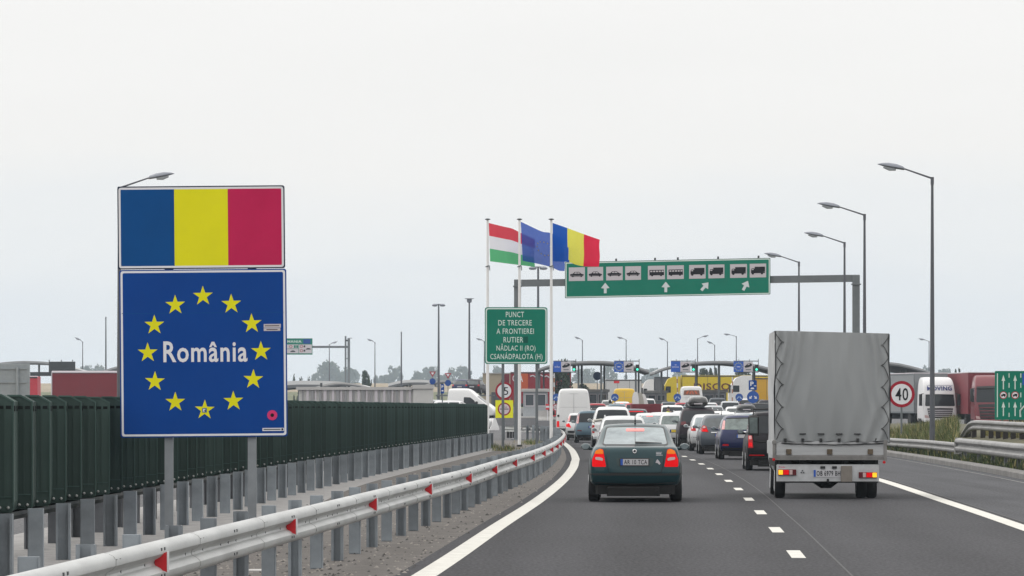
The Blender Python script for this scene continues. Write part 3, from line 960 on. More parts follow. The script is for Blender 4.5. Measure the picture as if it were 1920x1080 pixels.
for px in (1154, 1226, 1268, 1342, 1416):
    p = Vector(put(px, 491, .05)); mb.box(p.x - .05, p.x + .05, p.y - .05, p.y + .05, p.z - .05, p.z + .09)
mb.build('bracket', STEELD, gt)

# ------------------------------------------------------------------ flagpoles and flags
PY = 193.7
sp = F / PY
def pole(px, top):
    t = thing('flagpole', 'white flagpole', 'flagpole', (X(px, PY), PY, 0), 0, 'flagpoles beside the green crossing sign')
    mb = MB()
    zt = Z(top, PY)
    mb.tube([(0, 0, .03), (0, 0, zt * .5), (0, 0, zt)], [.075, .066, .05], 12)
    mb.build('shaft', WHITE, t, 40)
    mb = MB(); mb.lathe([(.03, zt), (.12, zt + .03), (.13, zt + .06), (.03, zt + .09)], 14); mb.build('cap', STEEL, t)
    mb = MB(); mb.cham(-.13, .13, -.13, .13, 0, .09, .02); mb.build('base', BLACK, t)
    mb = MB(); mb.tube([(-.1, -.08, zt - 2.12), (.08, -.08, zt - 2.06)], .03, 6); mb.tube([(.08, -.08, zt - 2.06), (.1, -.08, zt - 2.28)], .02, 6); mb.build('halyard_ring', STEEL, t)
    return t
for px, lab in ((914.3, 'white flagpole of the red, white and green flag'), (974, 'white flagpole of the blue starred flag'), (1033.6, 'white flagpole of the blue, yellow and red flag')):
    pole(px, 413)['label'] = lab
def cloth(name, col, tr=0.0):
    m = bpy.data.materials.new(name)
    m.use_nodes = True
    nt = m.node_tree
    b = nt.nodes['Principled BSDF']
    b.inputs['Base Color'].default_value = col + (1,)
    b.inputs['Roughness'].default_value = .9
    b.inputs['Specular IOR Level'].default_value = .1
    out = nt.nodes['Material Output']
    tl = nt.nodes.new('ShaderNodeBsdfTranslucent'); tl.inputs[0].default_value = col + (1,)
    mx = nt.nodes.new('ShaderNodeMixShader'); mx.inputs[0].default_value = .5
    nt.links.new(b.outputs[0], mx.inputs[1]); nt.links.new(tl.outputs[0], mx.inputs[2])
    if tr:
        tp = nt.nodes.new('ShaderNodeBsdfTransparent'); m2 = nt.nodes.new('ShaderNodeMixShader'); m2.inputs[0].default_value = tr
        tp.inputs[0].default_value = tuple(min(1, .35 + c) for c in col) + (1,)
        nt.links.new(mx.outputs[0], m2.inputs[1]); nt.links.new(tp.outputs[0], m2.inputs[2]); mx = m2
    nt.links.new(mx.outputs[0], out.inputs[0])
    return m
def flag(label, tops, bots, mats_, pick, depth, ph, amp=.10, extra=None):
    """cloth hung from its pole, blown to the right and away, with folds"""
    tp = catmull([(a, b, 0) for a, b in tops], 1.0); bt = catmull([(a, b, 0) for a, b in bots], 1.0)
    def at(lst, u):
        q = u * (len(lst) - 1); i = min(int(q), len(lst) - 2)
        return lst[i].lerp(lst[i + 1], q - i)
    def fn(u, v, d=0.0):
        p = at(tp, u).lerp(at(bt, u), v)
        fold = amp * min(1, u * 3) * (math.sin(u * 8.5 + v * 2.4 + ph) + .5 * math.sin(u * 17 - v * 3.5 + ph * 2) + .35 * math.sin(v * 9 + u * 5))
        Y = PY + .05 + depth * u + fold + d
        return P(p.x + .8 * math.sin(v * 7 + ph) * u, p.y, Y)
    mb = MB()
    nu, nv = 48, 30
    vs = [fn(i / nu, j / nv) for j in range(nv + 1) for i in range(nu + 1)]
    for j in range(nv):
        for i in range(nu):
            mb.f.append((j * (nu + 1) + i, j * (nu + 1) + i + 1, (j + 1) * (nu + 1) + i + 1, (j + 1) * (nu + 1) + i))
            mb.mi.append(pick((i + .5) / nu, (j + .5) / nv))
    mb.v = [tuple(p) for p in vs]
    if extra: extra(mb, fn)
    o = mb.build('flag', mats_, None, True, norm=False)
    tag(o, label, 'flag')
    return o
FRED, FWHT, FGRN = cloth('flag_red', (.62, .035, .06), .08), cloth('flag_white', (.70, .70, .75), .12), cloth('flag_green', (.07, .40, .16), .10)
FBLU, FRB, FRY = cloth('flag_blue', (.022, .085, .42), .22), cloth('flag_deep_blue', (.0, .085, .43), .04), cloth('flag_yellow', (.78, .74, .09), .06)
FRR, FST = cloth('flag_scarlet', (.70, .012, .055), .04), cloth('flag_star', (.45, .36, .16))
flag('red, white and green striped flag on the leftmost pole', [(916.4, 418), (945, 425), (960, 428.5), (975, 436), (1003, 449)], [(919, 490), (950, 494), (974, 497), (990, 499), (1003, 501)],
     [FRED, FWHT, FGRN], lambda u, v: 0 if v < .345 else (1 if v < .675 else 2), 1.3, .4, .06)
def eustars(mb, fn):
    for k in range(12):
        a = 2 * math.pi * k / 12
        cu, cv = .53 + .165 * math.sin(a), .50 + .20 * math.cos(a)
        pts = [fn(cu + .022 * (1 if q % 2 == 0 else .45) * math.sin(q * math.pi / 5), cv - .030 * (1 if q % 2 == 0 else .45) * math.cos(q * math.pi / 5), -.02) for q in range(10)]
        mb.add(pts + [fn(cu, cv, -.02)], [(q, (q + 1) % 10, 10) for q in range(10)], 1)
flag('blue flag with ring of yellow stars on the middle pole', [(976.4, 415.6), (1000, 427), (1017, 434.5), (1032, 437), (1059, 449)], [(980, 489), (1010, 495), (1033, 501), (1048, 507.5), (1059, 508)],
     [FBLU, FST], lambda u, v: 0, 1.5, 1.9, .09, eustars)
flag('blue, yellow and red vertical striped flag on the rightmost pole', [(1036.2, 418), (1061, 426.5), (1092, 438), (1125, 449.5)], [(1036.6, 490), (1066, 491.5), (1081, 496.5), (1098, 499.5), (1123.5, 500)],
     [FRB, FRY, FRR], lambda u, v: 0 if u < .31 + .04 * v * v else (1 if u < .665 + .03 * v * v - .03 * v else 2), .9, 3.3, .07)

# ------------------------------------------------------------------ street lamps
def lamp_parts(t, h, arm, side, rise=.32, k=1.0, head=1.0):
    """tapered pole, one sloping arm, long flat lantern"""
    mb = MB(); mb.tube([(0, 0, 0), (0, 0, 1.2), (0, 0, h)], [.10 * k, .092 * k, .045 * k], 10); mb.lathe([(.14 * k, 0), (.14 * k, .05), (.1 * k, .06)], 10)
    mb.box(-.05 * k, .05 * k, -.12 * k, -.08 * k, .6, 1.0)
    mb.build('pole', LAMPM, t, 40)
    mb = MB(); mb.tube([(0, 0, h - .25), (0, 0, h + .02)], .06 * k, 8); mb.tube([(0, 0, h - .03), (side * arm, 0, h + rise)], [.034 * k, .026 * k], 8); mb.build('arm', LAMPM, t, 40)
    mb = MB()
    a = Vector((side * (arm - .05), 0, h + rise - .02)); L = .98 * head
    d = Vector((side, 0, rise / arm * .55)).normalized(); up = Vector((0, 0, 1))
    pr = [(0, .05, .035, -.035), (.06, .12, .085, -.05), (.30, .155, .13, -.055), (.6, .15, .125, -.05), (.85, .085, .07, -.03), (1.0, .012, .012, -.005)]
    vs = []
    for q, wd, hh, lo in pr:
        c = a + d * (q * L)
        for k2 in range(12):
            an = 2 * math.pi * k2 / 12
            y = math.cos(an) * wd * head
            z = math.sin(an) * (hh if math.sin(an) > 0 else -lo) * head
            vs.append(c + Vector((0, y, 0)) + up * z)
    n = 12
    mb.add(vs, [(j * n + i, j * n + (i + 1) % n, (j + 1) * n + (i + 1) % n, (j + 1) * n + i) for j in range(len(pr) - 1) for i in range(n)] + [tuple(range(n)), tuple(range(5 * n + n - 1, 5 * n - 1, -1))])
    lt = mb.build('lantern', LAMPH, t, 50)
    mb = MB(); c0, c1 = a + d * (.32 * L) + up * -.058, a + d * (.78 * L) + up * -.05
    mb.tube([c0, (c0 + c1) / 2 - up * .015, c1], [.06, .09, .05], 8); mb.build('lens', GLASSL, lt, 50)
def street_lamp(label, px, top, hx, hy, Y, base=None, group='street lamps', name='street_lamp', k=1.0):
    zb = zg(Y) if base is None else base
    t = thing(name, label, 'street lamp', (X(px, Y), Y, zb), 0, group)
    s = F / Y
    arm = abs(hx - px) / s
    h = Z(top, Y) - zb
    lamp_parts(t, h, max(.3, arm - .9), 1 if hx > px else -1, (top - hy) / s * .72, k)
    return t
street_lamp('nearest of the four tall street lamps on the right, above the grass verge', 1748, 333, 1646, 309, 151.5, .55)
street_lamp('second nearest tall street lamp on the right, its foot behind the truck', 1621, 402, 1533, 382, 180.7, .5)
street_lamp('third tall street lamp on the right, just left of the gantry post', 1583.5, 454.5, 1508, 437, 211, .5)
street_lamp('farthest of the four tall right-hand street lamps, rising behind the gantry beam', 1498, 491, 1433, 476, 239.4, .4)
street_lamp('street lamp reaching right above the flag panel of the border sign', 223.5, 351, 326, 326, 158, 0)
# ------------------------------------------------------------------ vehicles
def paint(name, col, metal=0.35, rough=0.38, coat=0.5):
    m = mat(name, col, rough, metal=metal * .6, coat=coat, var=0.05, vscale=1.5, spec=0.2)
    m.node_tree.nodes['Principled BSDF'].inputs['Coat IOR'].default_value = 1.5
    return m
GL = mat('dark_glass', (0.018, 0.022, 0.026), 0.08, spec=0.32)
GLM = mat('grey_glass', (0.075, 0.09, 0.095), 0.07, spec=0.8, col2=(0.03, 0.036, 0.04), vscale=2.2)
GLG = mat('greenish_glass', (0.16, 0.21, 0.20), 0.07, spec=0.8, col2=(0.05, 0.065, 0.062), vscale=2.4)
GLC = mat('sky_filled_glass', (0.115, 0.15, 0.165), 0.07, spec=0.9, col2=(0.26, 0.31, 0.325), vscale=2.4)  # sky seen through and mirrored in the glass is put into its colour
TRIM = mat('black_trim', (0.014, 0.014, 0.015), 0.55)
UNDER = mat('underbody', (0.006, 0.006, 0.006), 0.9)
RIM = mat('alloy_rim', (0.30, 0.31, 0.32), 0.35, metal=0.6)
CHROME = mat('chrome', (0.62, 0.63, 0.64), 0.15, metal=0.9)
L_RED = mat('lens_red', (0.36, 0.006, 0.010), 0.2, spec=0.25, emit=(1.0, 0.02, 0.02), estr=0.06)
L_LIT = mat('lens_red_lit', (0.50, 0.004, 0.006), 0.3, spec=0.06, emit=(1.0, 0.006, 0.012), estr=0.36)
L_AMB = mat('lens_amber', (0.60, 0.13, 0.006), 0.2, spec=.15, emit=(1.0, 0.25, 0.01), estr=0.25)
L_AMBLIT = mat('lens_amber_lit', (0.8, 0.35, 0.01), 0.2, emit=(1.0, 0.50, 0.02), estr=0.95)
L_CLR = mat('lens_clear', (0.50, 0.36, 0.35), 0.15)
L_PINK = mat('lens_pale_red', (0.62, 0.30, 0.30), 0.15)
L_DIM = mat('lens_dark_red', (0.10, 0.006, 0.010), 0.12)
L_BRK = mat('brake_light_lit', (0.8, 0.1, 0.1), 0.2, emit=(1.0, 0.22, 0.18), estr=0.9)
PLATE = mat('number_plate', (0.46, 0.46, 0.48), 0.5)
PLATEB = mat('plate_blue', (0.01, 0.08, 0.40), 0.5)
PLATEY = mat('plate_yellow', (0.70, 0.52, 0.04), 0.5)

def body_shell(lv, us=(-1, -.86, -.42, .42, .86, 1), ss=(0, .05, .22, .5, .76, .94, 1), crown=.035, arch=.02, bow=.10, taper=.07, sub=2):
    """smooth closed car shell from a few side-view levels (z, rear y, front y, half width)"""
    nu, ns, nk = len(us), len(ss), len(lv)
    idx, vs = {}, []
    def pos(i, j, k):
        u, s = us[i], ss[j]
        z, y0, y1, hw = lv[k]
        e = max(0.0, 1 - min(s, 1 - s) / .2)
        x = u * hw * (1 - taper * e * e)
        y = y0 + (y1 - y0) * s
        if s < .5: y += bow * u * u * (1 - s / .5) ** 2
        else: y -= bow * 1.3 * u * u * ((s - .5) / .5) ** 2
        if k == nk - 1:
            z += crown * (1 - u * u) + arch * (1 - (2 * s - 1) ** 2)
        return (x, y, z)
    def vid(i, j, k):
        if (i, j, k) not in idx:
            idx[(i, j, k)] = len(vs)
            vs.append(pos(i, j, k))
        return idx[(i, j, k)]
    fs = []
    for k in range(nk - 1):
        for i in range(nu - 1):
            fs.append((vid(i, 0, k), vid(i + 1, 0, k), vid(i + 1, 0, k + 1), vid(i, 0, k + 1)))
            fs.append((vid(i + 1, ns - 1, k), vid(i, ns - 1, k), vid(i, ns - 1, k + 1), vid(i + 1, ns - 1, k + 1)))
        for j in range(ns - 1):
            fs.append((vid(0, j + 1, k), vid(0, j, k), vid(0, j, k + 1), vid(0, j + 1, k + 1)))
            fs.append((vid(nu - 1, j, k), vid(nu - 1, j + 1, k), vid(nu - 1, j + 1, k + 1), vid(nu - 1, j, k + 1)))
    for j in range(ns - 1):
        for i in range(nu - 1):
            fs.append((vid(i, j + 1, 0), vid(i + 1, j + 1, 0), vid(i + 1, j, 0), vid(i, j, 0)))
            fs.append((vid(i, j, nk - 1), vid(i + 1, j, nk - 1), vid(i + 1, j + 1, nk - 1), vid(i, j + 1, nk - 1)))
    me = bpy.data.meshes.new('shell')
    me.from_pydata(vs, [], fs)
    o = bpy.data.objects.new('shell', me)
    COL.objects.link(o)
    md = o.modifiers.new('s', 'SUBSURF'); md.levels = sub; md.render_levels = sub
    dg = bpy.context.evaluated_depsgraph_get()
    ev = bpy.data.meshes.new_from_object(o.evaluated_get(dg))
    bpy.data.objects.remove(o); bpy.data.meshes.remove(me)
    bm = bmesh.new(); bm.from_mesh(ev); bmesh.ops.recalc_face_normals(bm, faces=bm.faces)
    bvh = BVHTree.FromBMesh(bm)
    bm.to_mesh(ev); bm.free()
    ev.polygons.foreach_set('use_smooth', [True] * len(ev.polygons))
    return ev, bvh

DIRS = {'rear': ((0, 1, 0), lambda a, b: Vector((a, -6, b))), 'front': ((0, -1, 0), lambda a, b: Vector((a, 16, b))),
        'right': ((-1, 0, 0), lambda a, b: Vector((6, a, b))), 'left': ((1, 0, 0), lambda a, b: Vector((-6, a, b))),
        'top': ((0, 0, -1), lambda a, b: Vector((a, b, 9)))}
def lay(mb, bvh, poly, side, off=.006, step=.07, mi=0, skirt=.03):
    """lay a flat outline on the shell: the panel follows the curve of the body"""
    pts = []
    n = len(poly)
    for i in range(n):
        a, b = Vector(poly[i]), Vector(poly[(i + 1) % n])
        m = max(1, int((b - a).length / step))
        pts += [tuple(a.lerp(b, k / m)) for k in range(m)]
    nb = len(pts)
    x0, x1 = min(p[0] for p in pts), max(p[0] for p in pts)
    y0, y1 = min(p[1] for p in pts), max(p[1] for p in pts)
    inner = [(x0 + step * (i + .5), y0 + step * (j + .5)) for i in range(int((x1 - x0) / step) + 1) for j in range(int((y1 - y0) / step) + 1)]
    res = delaunay_2d_cdt([Vector(p) for p in pts + inner], [(i, (i + 1) % nb) for i in range(nb)], [], 1, 1e-5)
    d, org = DIRS[side]
    d = Vector(d)
    out, back = [], []
    for p in res[0]:
        hit, nrm, _, _ = bvh.ray_cast(org(p.x, p.y), d)
        if hit is None:
            q = org(p.x, p.y) + d * 6
            hit, nrm, _, _ = bvh.find_nearest(q)
        if nrm.dot(d) > 0: nrm = -nrm
        out.append(hit + nrm * off)
        back.append(hit - nrm * skirt)
    fs = [tuple(f) for f in res[2]]
    cnt = {}
    for f in fs:
        for a, b in zip(f, f[1:] + f[:1]):
            k = (min(a, b), max(a, b)); cnt[k] = cnt.get(k, 0) + 1
    N = len(out)
    sk = [(a, b, b + N, a + N) for (a, b), c in cnt.items() if c == 1]
    mb.add(out + back, fs + sk, mi)
def mir(poly):
    return [(-a, b) for a, b in reversed(poly)]
def sym(half):
    """right half outline (from bottom middle to top middle) mirrored into a whole one"""
    return list(half) + [(-a, b) for a, b in reversed(half) if abs(a) > 1e-6]
def finish(mb, name, m, parent):
    used = sorted({i for f in mb.f for i in f})
    mp = {q: i for i, q in enumerate(used)}
    mb.v = [mb.v[q] for q in used]
    mb.f = [tuple(mp[i] for i in f) for f in mb.f]
    return mb.build(name, m, parent, 35, norm=True)
def wheel_parts(root, r, w, spots, rim=RIM):
    src = None
    for x, y in spots:
        if src is None:
            mb = MB()
            R = Matrix.Rotation(math.pi / 2, 4, 'Y')
            mb.lathe([(r * .62, -w / 2), (r * .93, -w / 2), (r, -w / 2 + .035), (r, w / 2 - .035), (r * .93, w / 2), (r * .62, w / 2)], 28, 0, R)
            src = o = mb.build('wheel', RUBBER, root, 35)
            m2 = MB()
            m2.lathe([(r * .64, -w / 2 + .004), (r * .60, -w / 2 - .008), (r * .52, -w / 2 + .02), (r * .2, -w / 2 + .01), (.03, -w / 2 - .004)], 20, 0, R)
            m2.lathe([(r * .64, w / 2 - .004), (r * .60, w / 2 + .008), (r * .52, w / 2 - .02), (r * .2, w / 2 - .01), (.03, w / 2 + .004)], 20, 0, R)
            for k in range(5):
                for sgn in (-1, 1):
                    M = Matrix.Rotation(2 * math.pi * k / 5, 4, 'X')
                    m2.box(sgn * (w / 2 - .02), sgn * (w / 2 + .002), -.03, .03, r * .1, r * .58, 0, M)
            ro = m2.build('rim', rim, o, 35)
        else:
            o = src.copy(); COL.objects.link(o); o.parent = root
            rr = ro.copy(); COL.objects.link(rr); rr.parent = o
        o.location = (x, y, r)
def plate_part(mb, bvh, x, z, w, h, yel=False):
    hit, nrm, _, _ = bvh.ray_cast(Vector((x, -6, z)), Vector((0, 1, 0)))
    y = hit.y - .03
    mb.cham(x - w / 2 - .02, x + w / 2 + .02, y + .006, y + .05, z - h / 2 - .015, z + h / 2 + .015, .004, 1)
    flat(mb, rect(x - w / 2, x + w / 2, z - h / 2, z + h / 2), y, 2 if yel else 0)
    flat(mb, rect(x - w / 2, x - w / 2 + .045, z - h / 2, z + h / 2), y - .002, 3)
    return y
def make_car(name, label, pm, c, loc, rz, cat='car', group='cars queueing for the checkpoint'):
    """c: the shape of one car. Everything is laid on the shell, seen from behind first."""
    t = thing(name, label, cat, loc, rz, group)
    me, bvh = body_shell(c['lv'], **c.get('shell', {}))
    me.materials.append(pm)
    bo = bpy.data.objects.new('body', me); COL.objects.link(bo); bo.parent = t
    W = max(l[3] for l in c['lv']); Lc = max(l[2] for l in c['lv'])
    st = c.get('step', .07)
    mb = MB(); lay(mb, bvh, rounded(sym(c['rw']), c.get('rwr', .06)), 'rear', .006, st)
    if 'rw_seal' in c:
        m2 = MB(); lay(m2, bvh, rounded(sym([(a * 1.035 if a else a, b + (.018 if b > c['rw'][0][1] + .1 else -.018)) for a, b in c['rw']]), .07), 'rear', .003, st)
        finish(m2, 'window_seal', TRIM, t)
    finish(mb, 'rear_window', c.get('glass', GL), t)
    for side in ('left', 'right'):
        for poly in c['sw']:
            mb = MB(); lay(mb, bvh, rounded(poly, .05), side, .005, .12)
            finish(mb, 'side_window', c.get('sglass', GL), t)
    if 'ws' in c:
        mb = MB(); lay(mb, bvh, rounded(sym(c['ws']), .06), 'front', .005, .12); finish(mb, 'windscreen', GL, t)
    if 'head' in c:
        for f in (lambda p: p, mir):
            mb = MB(); lay(mb, bvh, rounded(f(c['head']), .04), 'front', .006, .08); finish(mb, 'headlight', L_CLR, t)
    for f in (lambda p: p, mir):
        mb = MB(); ms = []
        for q, (m, poly) in enumerate(c['lamp']):
            lay(mb, bvh, rounded(f(poly), c.get('lr', .025)), 'rear', .012 + .004 * q, .05, q); ms.append(m)
        finish(mb, 'tail_light', ms, t)
    for m, poly, nm in c.get('rear', ()):
        mb = MB(); lay(mb, bvh, rounded(sym(poly), .03), 'rear', .006, st); finish(mb, nm, pm if m is None else m, t)
    for m, poly, nm in c.get('rear2', ()):
        for f in (lambda p: p, mir):
            mb = MB(); lay(mb, bvh, rounded(f(poly), .02), 'rear', .008, .05); finish(mb, nm, m, t)
    # underbody, arches and wheels
    r, ww = c.get('r', .315), c.get('ww', .205)
    ya, yb = c.get('axles', (.82, 3.38))
    mb = MB(); mb.cham(-W * .84, W * .84, .16, Lc - .25, .15, .42, .05); mb.cham(-W * .60, W * .52, .10, .6, .115, .3, .03); mb.tube([(W * .45, .04, .2), (W * .45, .5, .21)], .035, 8)
    mb.build('underbody', UNDER, t)
    mb = MB()
    for sgn, side in ((1, 'right'), (-1, 'left')):
        for y in (ya, yb):
            lay(mb, bvh, [(y + (r + .065) * math.cos(a * .28), r + .02 + (r + .065) * math.sin(a * .28)) for a in range(12)] + [(y - r - .06, .16), (y + r + .06, .16)], side, .004, .1)
    finish(mb, 'wheel_arch', UNDER, t)
    xo = c.get('track', W - ww / 2 - .012)
    wheel_parts(t, r, ww, [(-xo, ya), (xo, ya), (-xo, yb), (xo, yb)])
    # mirrors
    my, mz = c.get('mirror', (2.95, 1.02))
    for sgn in (-1, 1):
        mb = MB()
        hw = W * .93
        M = Matrix.Translation((sgn * (hw + .13), my, mz))
        mb.lathe([(.03, -.06), (.062, -.045), (.070, 0), (.062, .045), (.03, .06)], 14, 0, M @ Matrix.Rotation(math.pi / 2, 4, 'X') @ Matrix.Diagonal((1.35, .95, 1.2, 1)))
        mb.tube([(sgn * (hw - .08), my + .03, mz - .05), (sgn * (hw + .1), my + .02, mz - .03)], .03, 8)
        mi = mb.build('mirror', c.get('mirror_mat', TRIM if c.get('blackmirror') else pm), t, 50)
        m2 = MB(); m2.lathe([(.054, 0), (.050, -.004)], 14, 0, Matrix.Translation((sgn * (hw + .13), my - .075, mz)) @ Matrix.Rotation(math.pi / 2, 4, 'X') @ Matrix.Diagonal((1.35, .95, -1, 1)))
        m2.build('mirror_glass', GLC, mi)
    if 'plate' in c:
        x, z, w, h = c['plate'][:4]
        mb = MB(); y = plate_part(mb, bvh, x, z, w, h, len(c['plate']) > 5)
        po = mb.build('number_plate', [PLATE, TRIM, PLATEY, PLATEB], t)
        if len(c['plate']) > 4 and c['plate'][4]:
            mb = MB(); wcap(mb, c['plate'][4], x - w / 2 + .065, x + w / 2 - .02, z - h * .36, z + h * .36, y - .003, 0, .012)
            mb.build('lettering', SBLACK, po)
    if 'brake' in c:
        m, poly = c['brake']
        mb = MB(); lay(mb, bvh, rounded(sym(poly), .01), 'rear', .014, .06); finish(mb, 'brake_light', m, t)
    if c.get('wiper'):
        x0, x1, z = c['wiper']
        mb = MB()
        pts = []
        for q in range(5):
            x = x0 + (x1 - x0) * q / 4
            hit = bvh.ray_cast(Vector((x, -6, z + .0)), Vector((0, 1, 0)))[0]
            pts.append(hit + Vector((0, -.03, 0)))
        mb.tube(pts, [.034, .030, .024, .018, .011], 8)
        mb.build('wiper', BLACK, t, 40)
    zt = c['lv'][-1][0] + .035
    if c.get('rails'):
        y0, y1, hw = c['rails']
        for sgn in (-1, 1):
            mb = MB()
            zz = lambda y: (bvh.ray_cast(Vector((sgn * hw, y, 5)), Vector((0, 0, -1)))[0] or Vector((0, 0, zt))).z
            mb.tube([(sgn * hw, y0, zz(y0)), (sgn * hw, y0 + .12, zz(y0 + .1) + .05), (sgn * hw, (y0 + y1) / 2, zz((y0 + y1) / 2) + .06), (sgn * hw, y1 - .12, zz(y1 - .1) + .05), (sgn * hw, y1, zz(y1))], .02, 6)
            mb.build('roof_rail', c.get('rail_mat', CHROME), t, 40)
    if c.get('aerial'):
        x, y = c['aerial']
        h = bvh.ray_cast(Vector((x, y, 5)), Vector((0, 0, -1)))[0]
        mb = MB(); mb.tube([h, h + Vector((0, .02, .05)), h + Vector((0, -.10, .17))], [.022, .012, .004], 6); mb.build('aerial', BLACK, t)
    return t, bvh
SLOPE = lambda fn, Y: math.atan2(fn(Y + 4) - fn(Y - 4), 8.0)
def head(Y):
    return -SLOPE(laneX, min(Y, 230))

# --- the green liftback right ahead
PG = paint('green_paint', (0.008, 0.038, 0.046), .35, .36)
octv = dict(
    lv=[(.30, .12, 4.40, .80), (.36, .05, 4.48, .865), (.50, .0, 4.54, .89), (.70, .02, 4.55, .888), (.86, .04, 4.45, .862), (1.0, .07, 4.0, .815), (1.045, .13, 3.4, .775), (1.07, .42, 3.2, .745), (1.25, .92, 2.85, .685), (1.375, 1.22, 2.5, .635), (1.43, 1.42, 2.3, .58)],
    shell=dict(crown=.035, arch=.02, bow=.09, taper=.055),
    rw=[(0, 1.082), (.56, 1.082), (.60, 1.095), (.535, 1.375), (.50, 1.392), (0, 1.405)], rw_seal=1, glass=GLC, step=.06,
    sw=[[(.95, 1.08), (2.05, 1.06), (2.05, 1.38), (1.55, 1.37)], [(2.12, 1.06), (3.05, 1.05), (2.45, 1.38), (2.12, 1.38)]], sglass=GLM,
    ws=[(0, 1.12), (.62, 1.12), (.5, 1.40), (0, 1.42)], head=[(.45, .62), (.82, .62), (.8, .80), (.5, .78)],
    lamp=[(L_LIT, [(.545, .665), (.80, .665), (.80, .80), (.74, .96), (.66, 1.0), (.60, .985), (.575, .82)]),
          (L_AMB, [(.592, .905), (.755, .905), (.735, .965), (.665, .992), (.605, .975)]),
          (L_CLR, [(.605, .775), (.745, .80), (.745, .845), (.66, .845), (.60, .82)])],
    rear=[(TRIM, [(0, .505), (.845, .505), (.855, .545), (0, .545)], 'bumper_strip'),
          (TRIM, [(0, .285), (.80, .285), (.815, .315), (0, .315)], 'bumper_lip'),
          (mat('green_recess_shade', (0.007, 0.032, 0.034), .45, metal=.3, coat=.5), [(0, .68), (.31, .68), (.34, .705), (.355, .83), (0, .83)], 'plate_recess')],  # panel on the shell; the recess's shade is put into its darker green
    plate=(-.015, .755, .52, .115, 'AR 10 TCA'), brake=(L_BRK, [(0, 1.325), (.17, 1.325), (.17, 1.362), (0, 1.362)]),
    wiper=(0.0, .50, 1.105), aerial=(0, 1.52), axles=(.86, 3.44), mirror=(2.75, 1.02), r=.315, ww=.21, track=.775)
OY, OX = 80.0, X(1191, 80.0)
ot, obv = make_car('parked_car', 'dark green liftback car with lit brake lights, nearest in the left lane', PG, octv, (OX, OY, 0), head(81) + .008)
def on_rear(x, z, off=.012):
    h = obv.ray_cast(Vector((x, -6, z)), Vector((0, 1, 0)))[0]
    return h + Vector((0, -off, 0))
mb = MB()
p = on_rear(-.01, .955)
mb.lathe([(.036, 0), (.042, .010), (.034, .018), (.004, .016)], 18, 0, Matrix.Translation(p) @ Matrix.Rotation(math.pi / 2, 4, 'X'))
mb.lathe([(.020, 0), (.018, .022), (.004, .024)], 12, 1, Matrix.Translation(p) @ Matrix.Rotation(math.pi / 2, 4, 'X'))
mb.build('badge', [CHROME, SBLACK], ot, 40)
mb = MB()
p = on_rear(.455, .915)
for q, (a, b) in enumerate(((.10, .012), (.125, .008))):
    mb.box(p.x - .065, p.x - .065 + a, p.y - .004, p.y + .01, p.z - .03 * q - b, p.z - .03 * q + b)
for k in range(6): mb.box(p.x - .065 + .02 * k, p.x - .052 + .02 * k, p.y - .006, p.y, p.z + .014, p.z + .032)
mb.build('name_badge', CHROME, ot)
mb = MB(); p = on_rear(.425, .76); flat(mb, [(p.x - .045, p.z - .02), (p.x - .01, p.z - .02), (p.x + .03, p.z - .055), (p.x + .05, p.z - .03), (p.x + .02, p.z + .02), (p.x - .01, p.z + .05), (p.x - .03, p.z + .02)], p.y); mb.build('sticker', SGREY, ot)
mb = MB(); obl = on_rear(0, 1.10); obu = on_rear(0, 1.39); mb.tube([on_rear(0, 1.10, .008), on_rear(0, 1.25, .008), on_rear(0, 1.39, .008)], .005, 5); mb.build('window_seam', TRIM, ot)
mb = MB()
for sgn in (-1, 1):
    pts = [on_rear(sgn * a, b, .004) for a, b in ((.555, 1.05), (.56, 1.0), (.54, .82), (.515, .66), (.49, .565), (.44, .552), (0, .552))]
    mb.tube(pts, .006, 5)
mb.build('tailgate_seam', UNDER, ot)

# --- prototypes of the other kinds: rear y = 0, nose towards +y
def hatch_lv(W, hb, hr, L, hw_r, slope=.30, zb=.27):
    """levels of a hatchback, estate or off-roader: belt hb, roof hr, rear pillar slope"""
    return [(zb, .12, L - .12, W * .90), (zb + .08, .04, L - .05, W * .975), (.55, .0, L, W), (.78, .03, L - .02, W * .99), (hb - .10, .07, L - .15, W * .965),
            (hb, .11, L * .74, W * .92), (hb + (hr - hb) * .5, .11 + slope * .5, L * .66, W * .86), (hr - .07, .11 + slope * .92, L * .57, W * .775), (hr, .11 + slope * 1.25, L * .52, W * .68)]
def hatch_sw(hb, hr, L, slope=.30, d=.05):
    y0 = .35 + slope
    return [[(y0 - .12, hb + d), (L * .36, hb + d - .01), (L * .36, hr - .10), (y0 + .12, hr - .12)], [(L * .375, hb + d - .01), (L * .56, hb + d - .02), (L * .545, hr - .10), (L * .375, hr - .10)], [(L * .575, hb + d - .02), (L * .70, hb + .03), (L * .56, hr - .12)]]
def kind(W, hb, hr, L, slope, lamp, **k):
    lv = hatch_lv(W, hb, hr, L, 0, slope, k.pop('zb', .27))
    wt, wb = W * .70, W * .79
    c = dict(lv=lv, rw=[(0, hb + .03), (wb * .97, hb + .03), (wb, hb + .06), (wt, hr - .12), (wt - .05, hr - .095), (0, hr - .085)],
             sw=hatch_sw(hb, hr, L, slope), ws=[(0, hb + .08), (W * .75, hb + .08), (W * .62, hr - .10), (0, hr - .08)], head=[(W * .5, .62), (W * .9, .64), (W * .88, .80), (W * .55, .76)],
             lamp=lamp, axles=(.80, .80 + L * .61), mirror=(L * .645, hb + .06), shell=dict(crown=.03, arch=.03, bow=.11, taper=.06),
             rear=[(TRIM, [(0, .27), (W * .86, .27), (W * .88, .40), (0, .40)], 'bumper_lip')], plate=(0, .78, .52, .11))
    c.update(k)
    return c
K = {}
W = .87
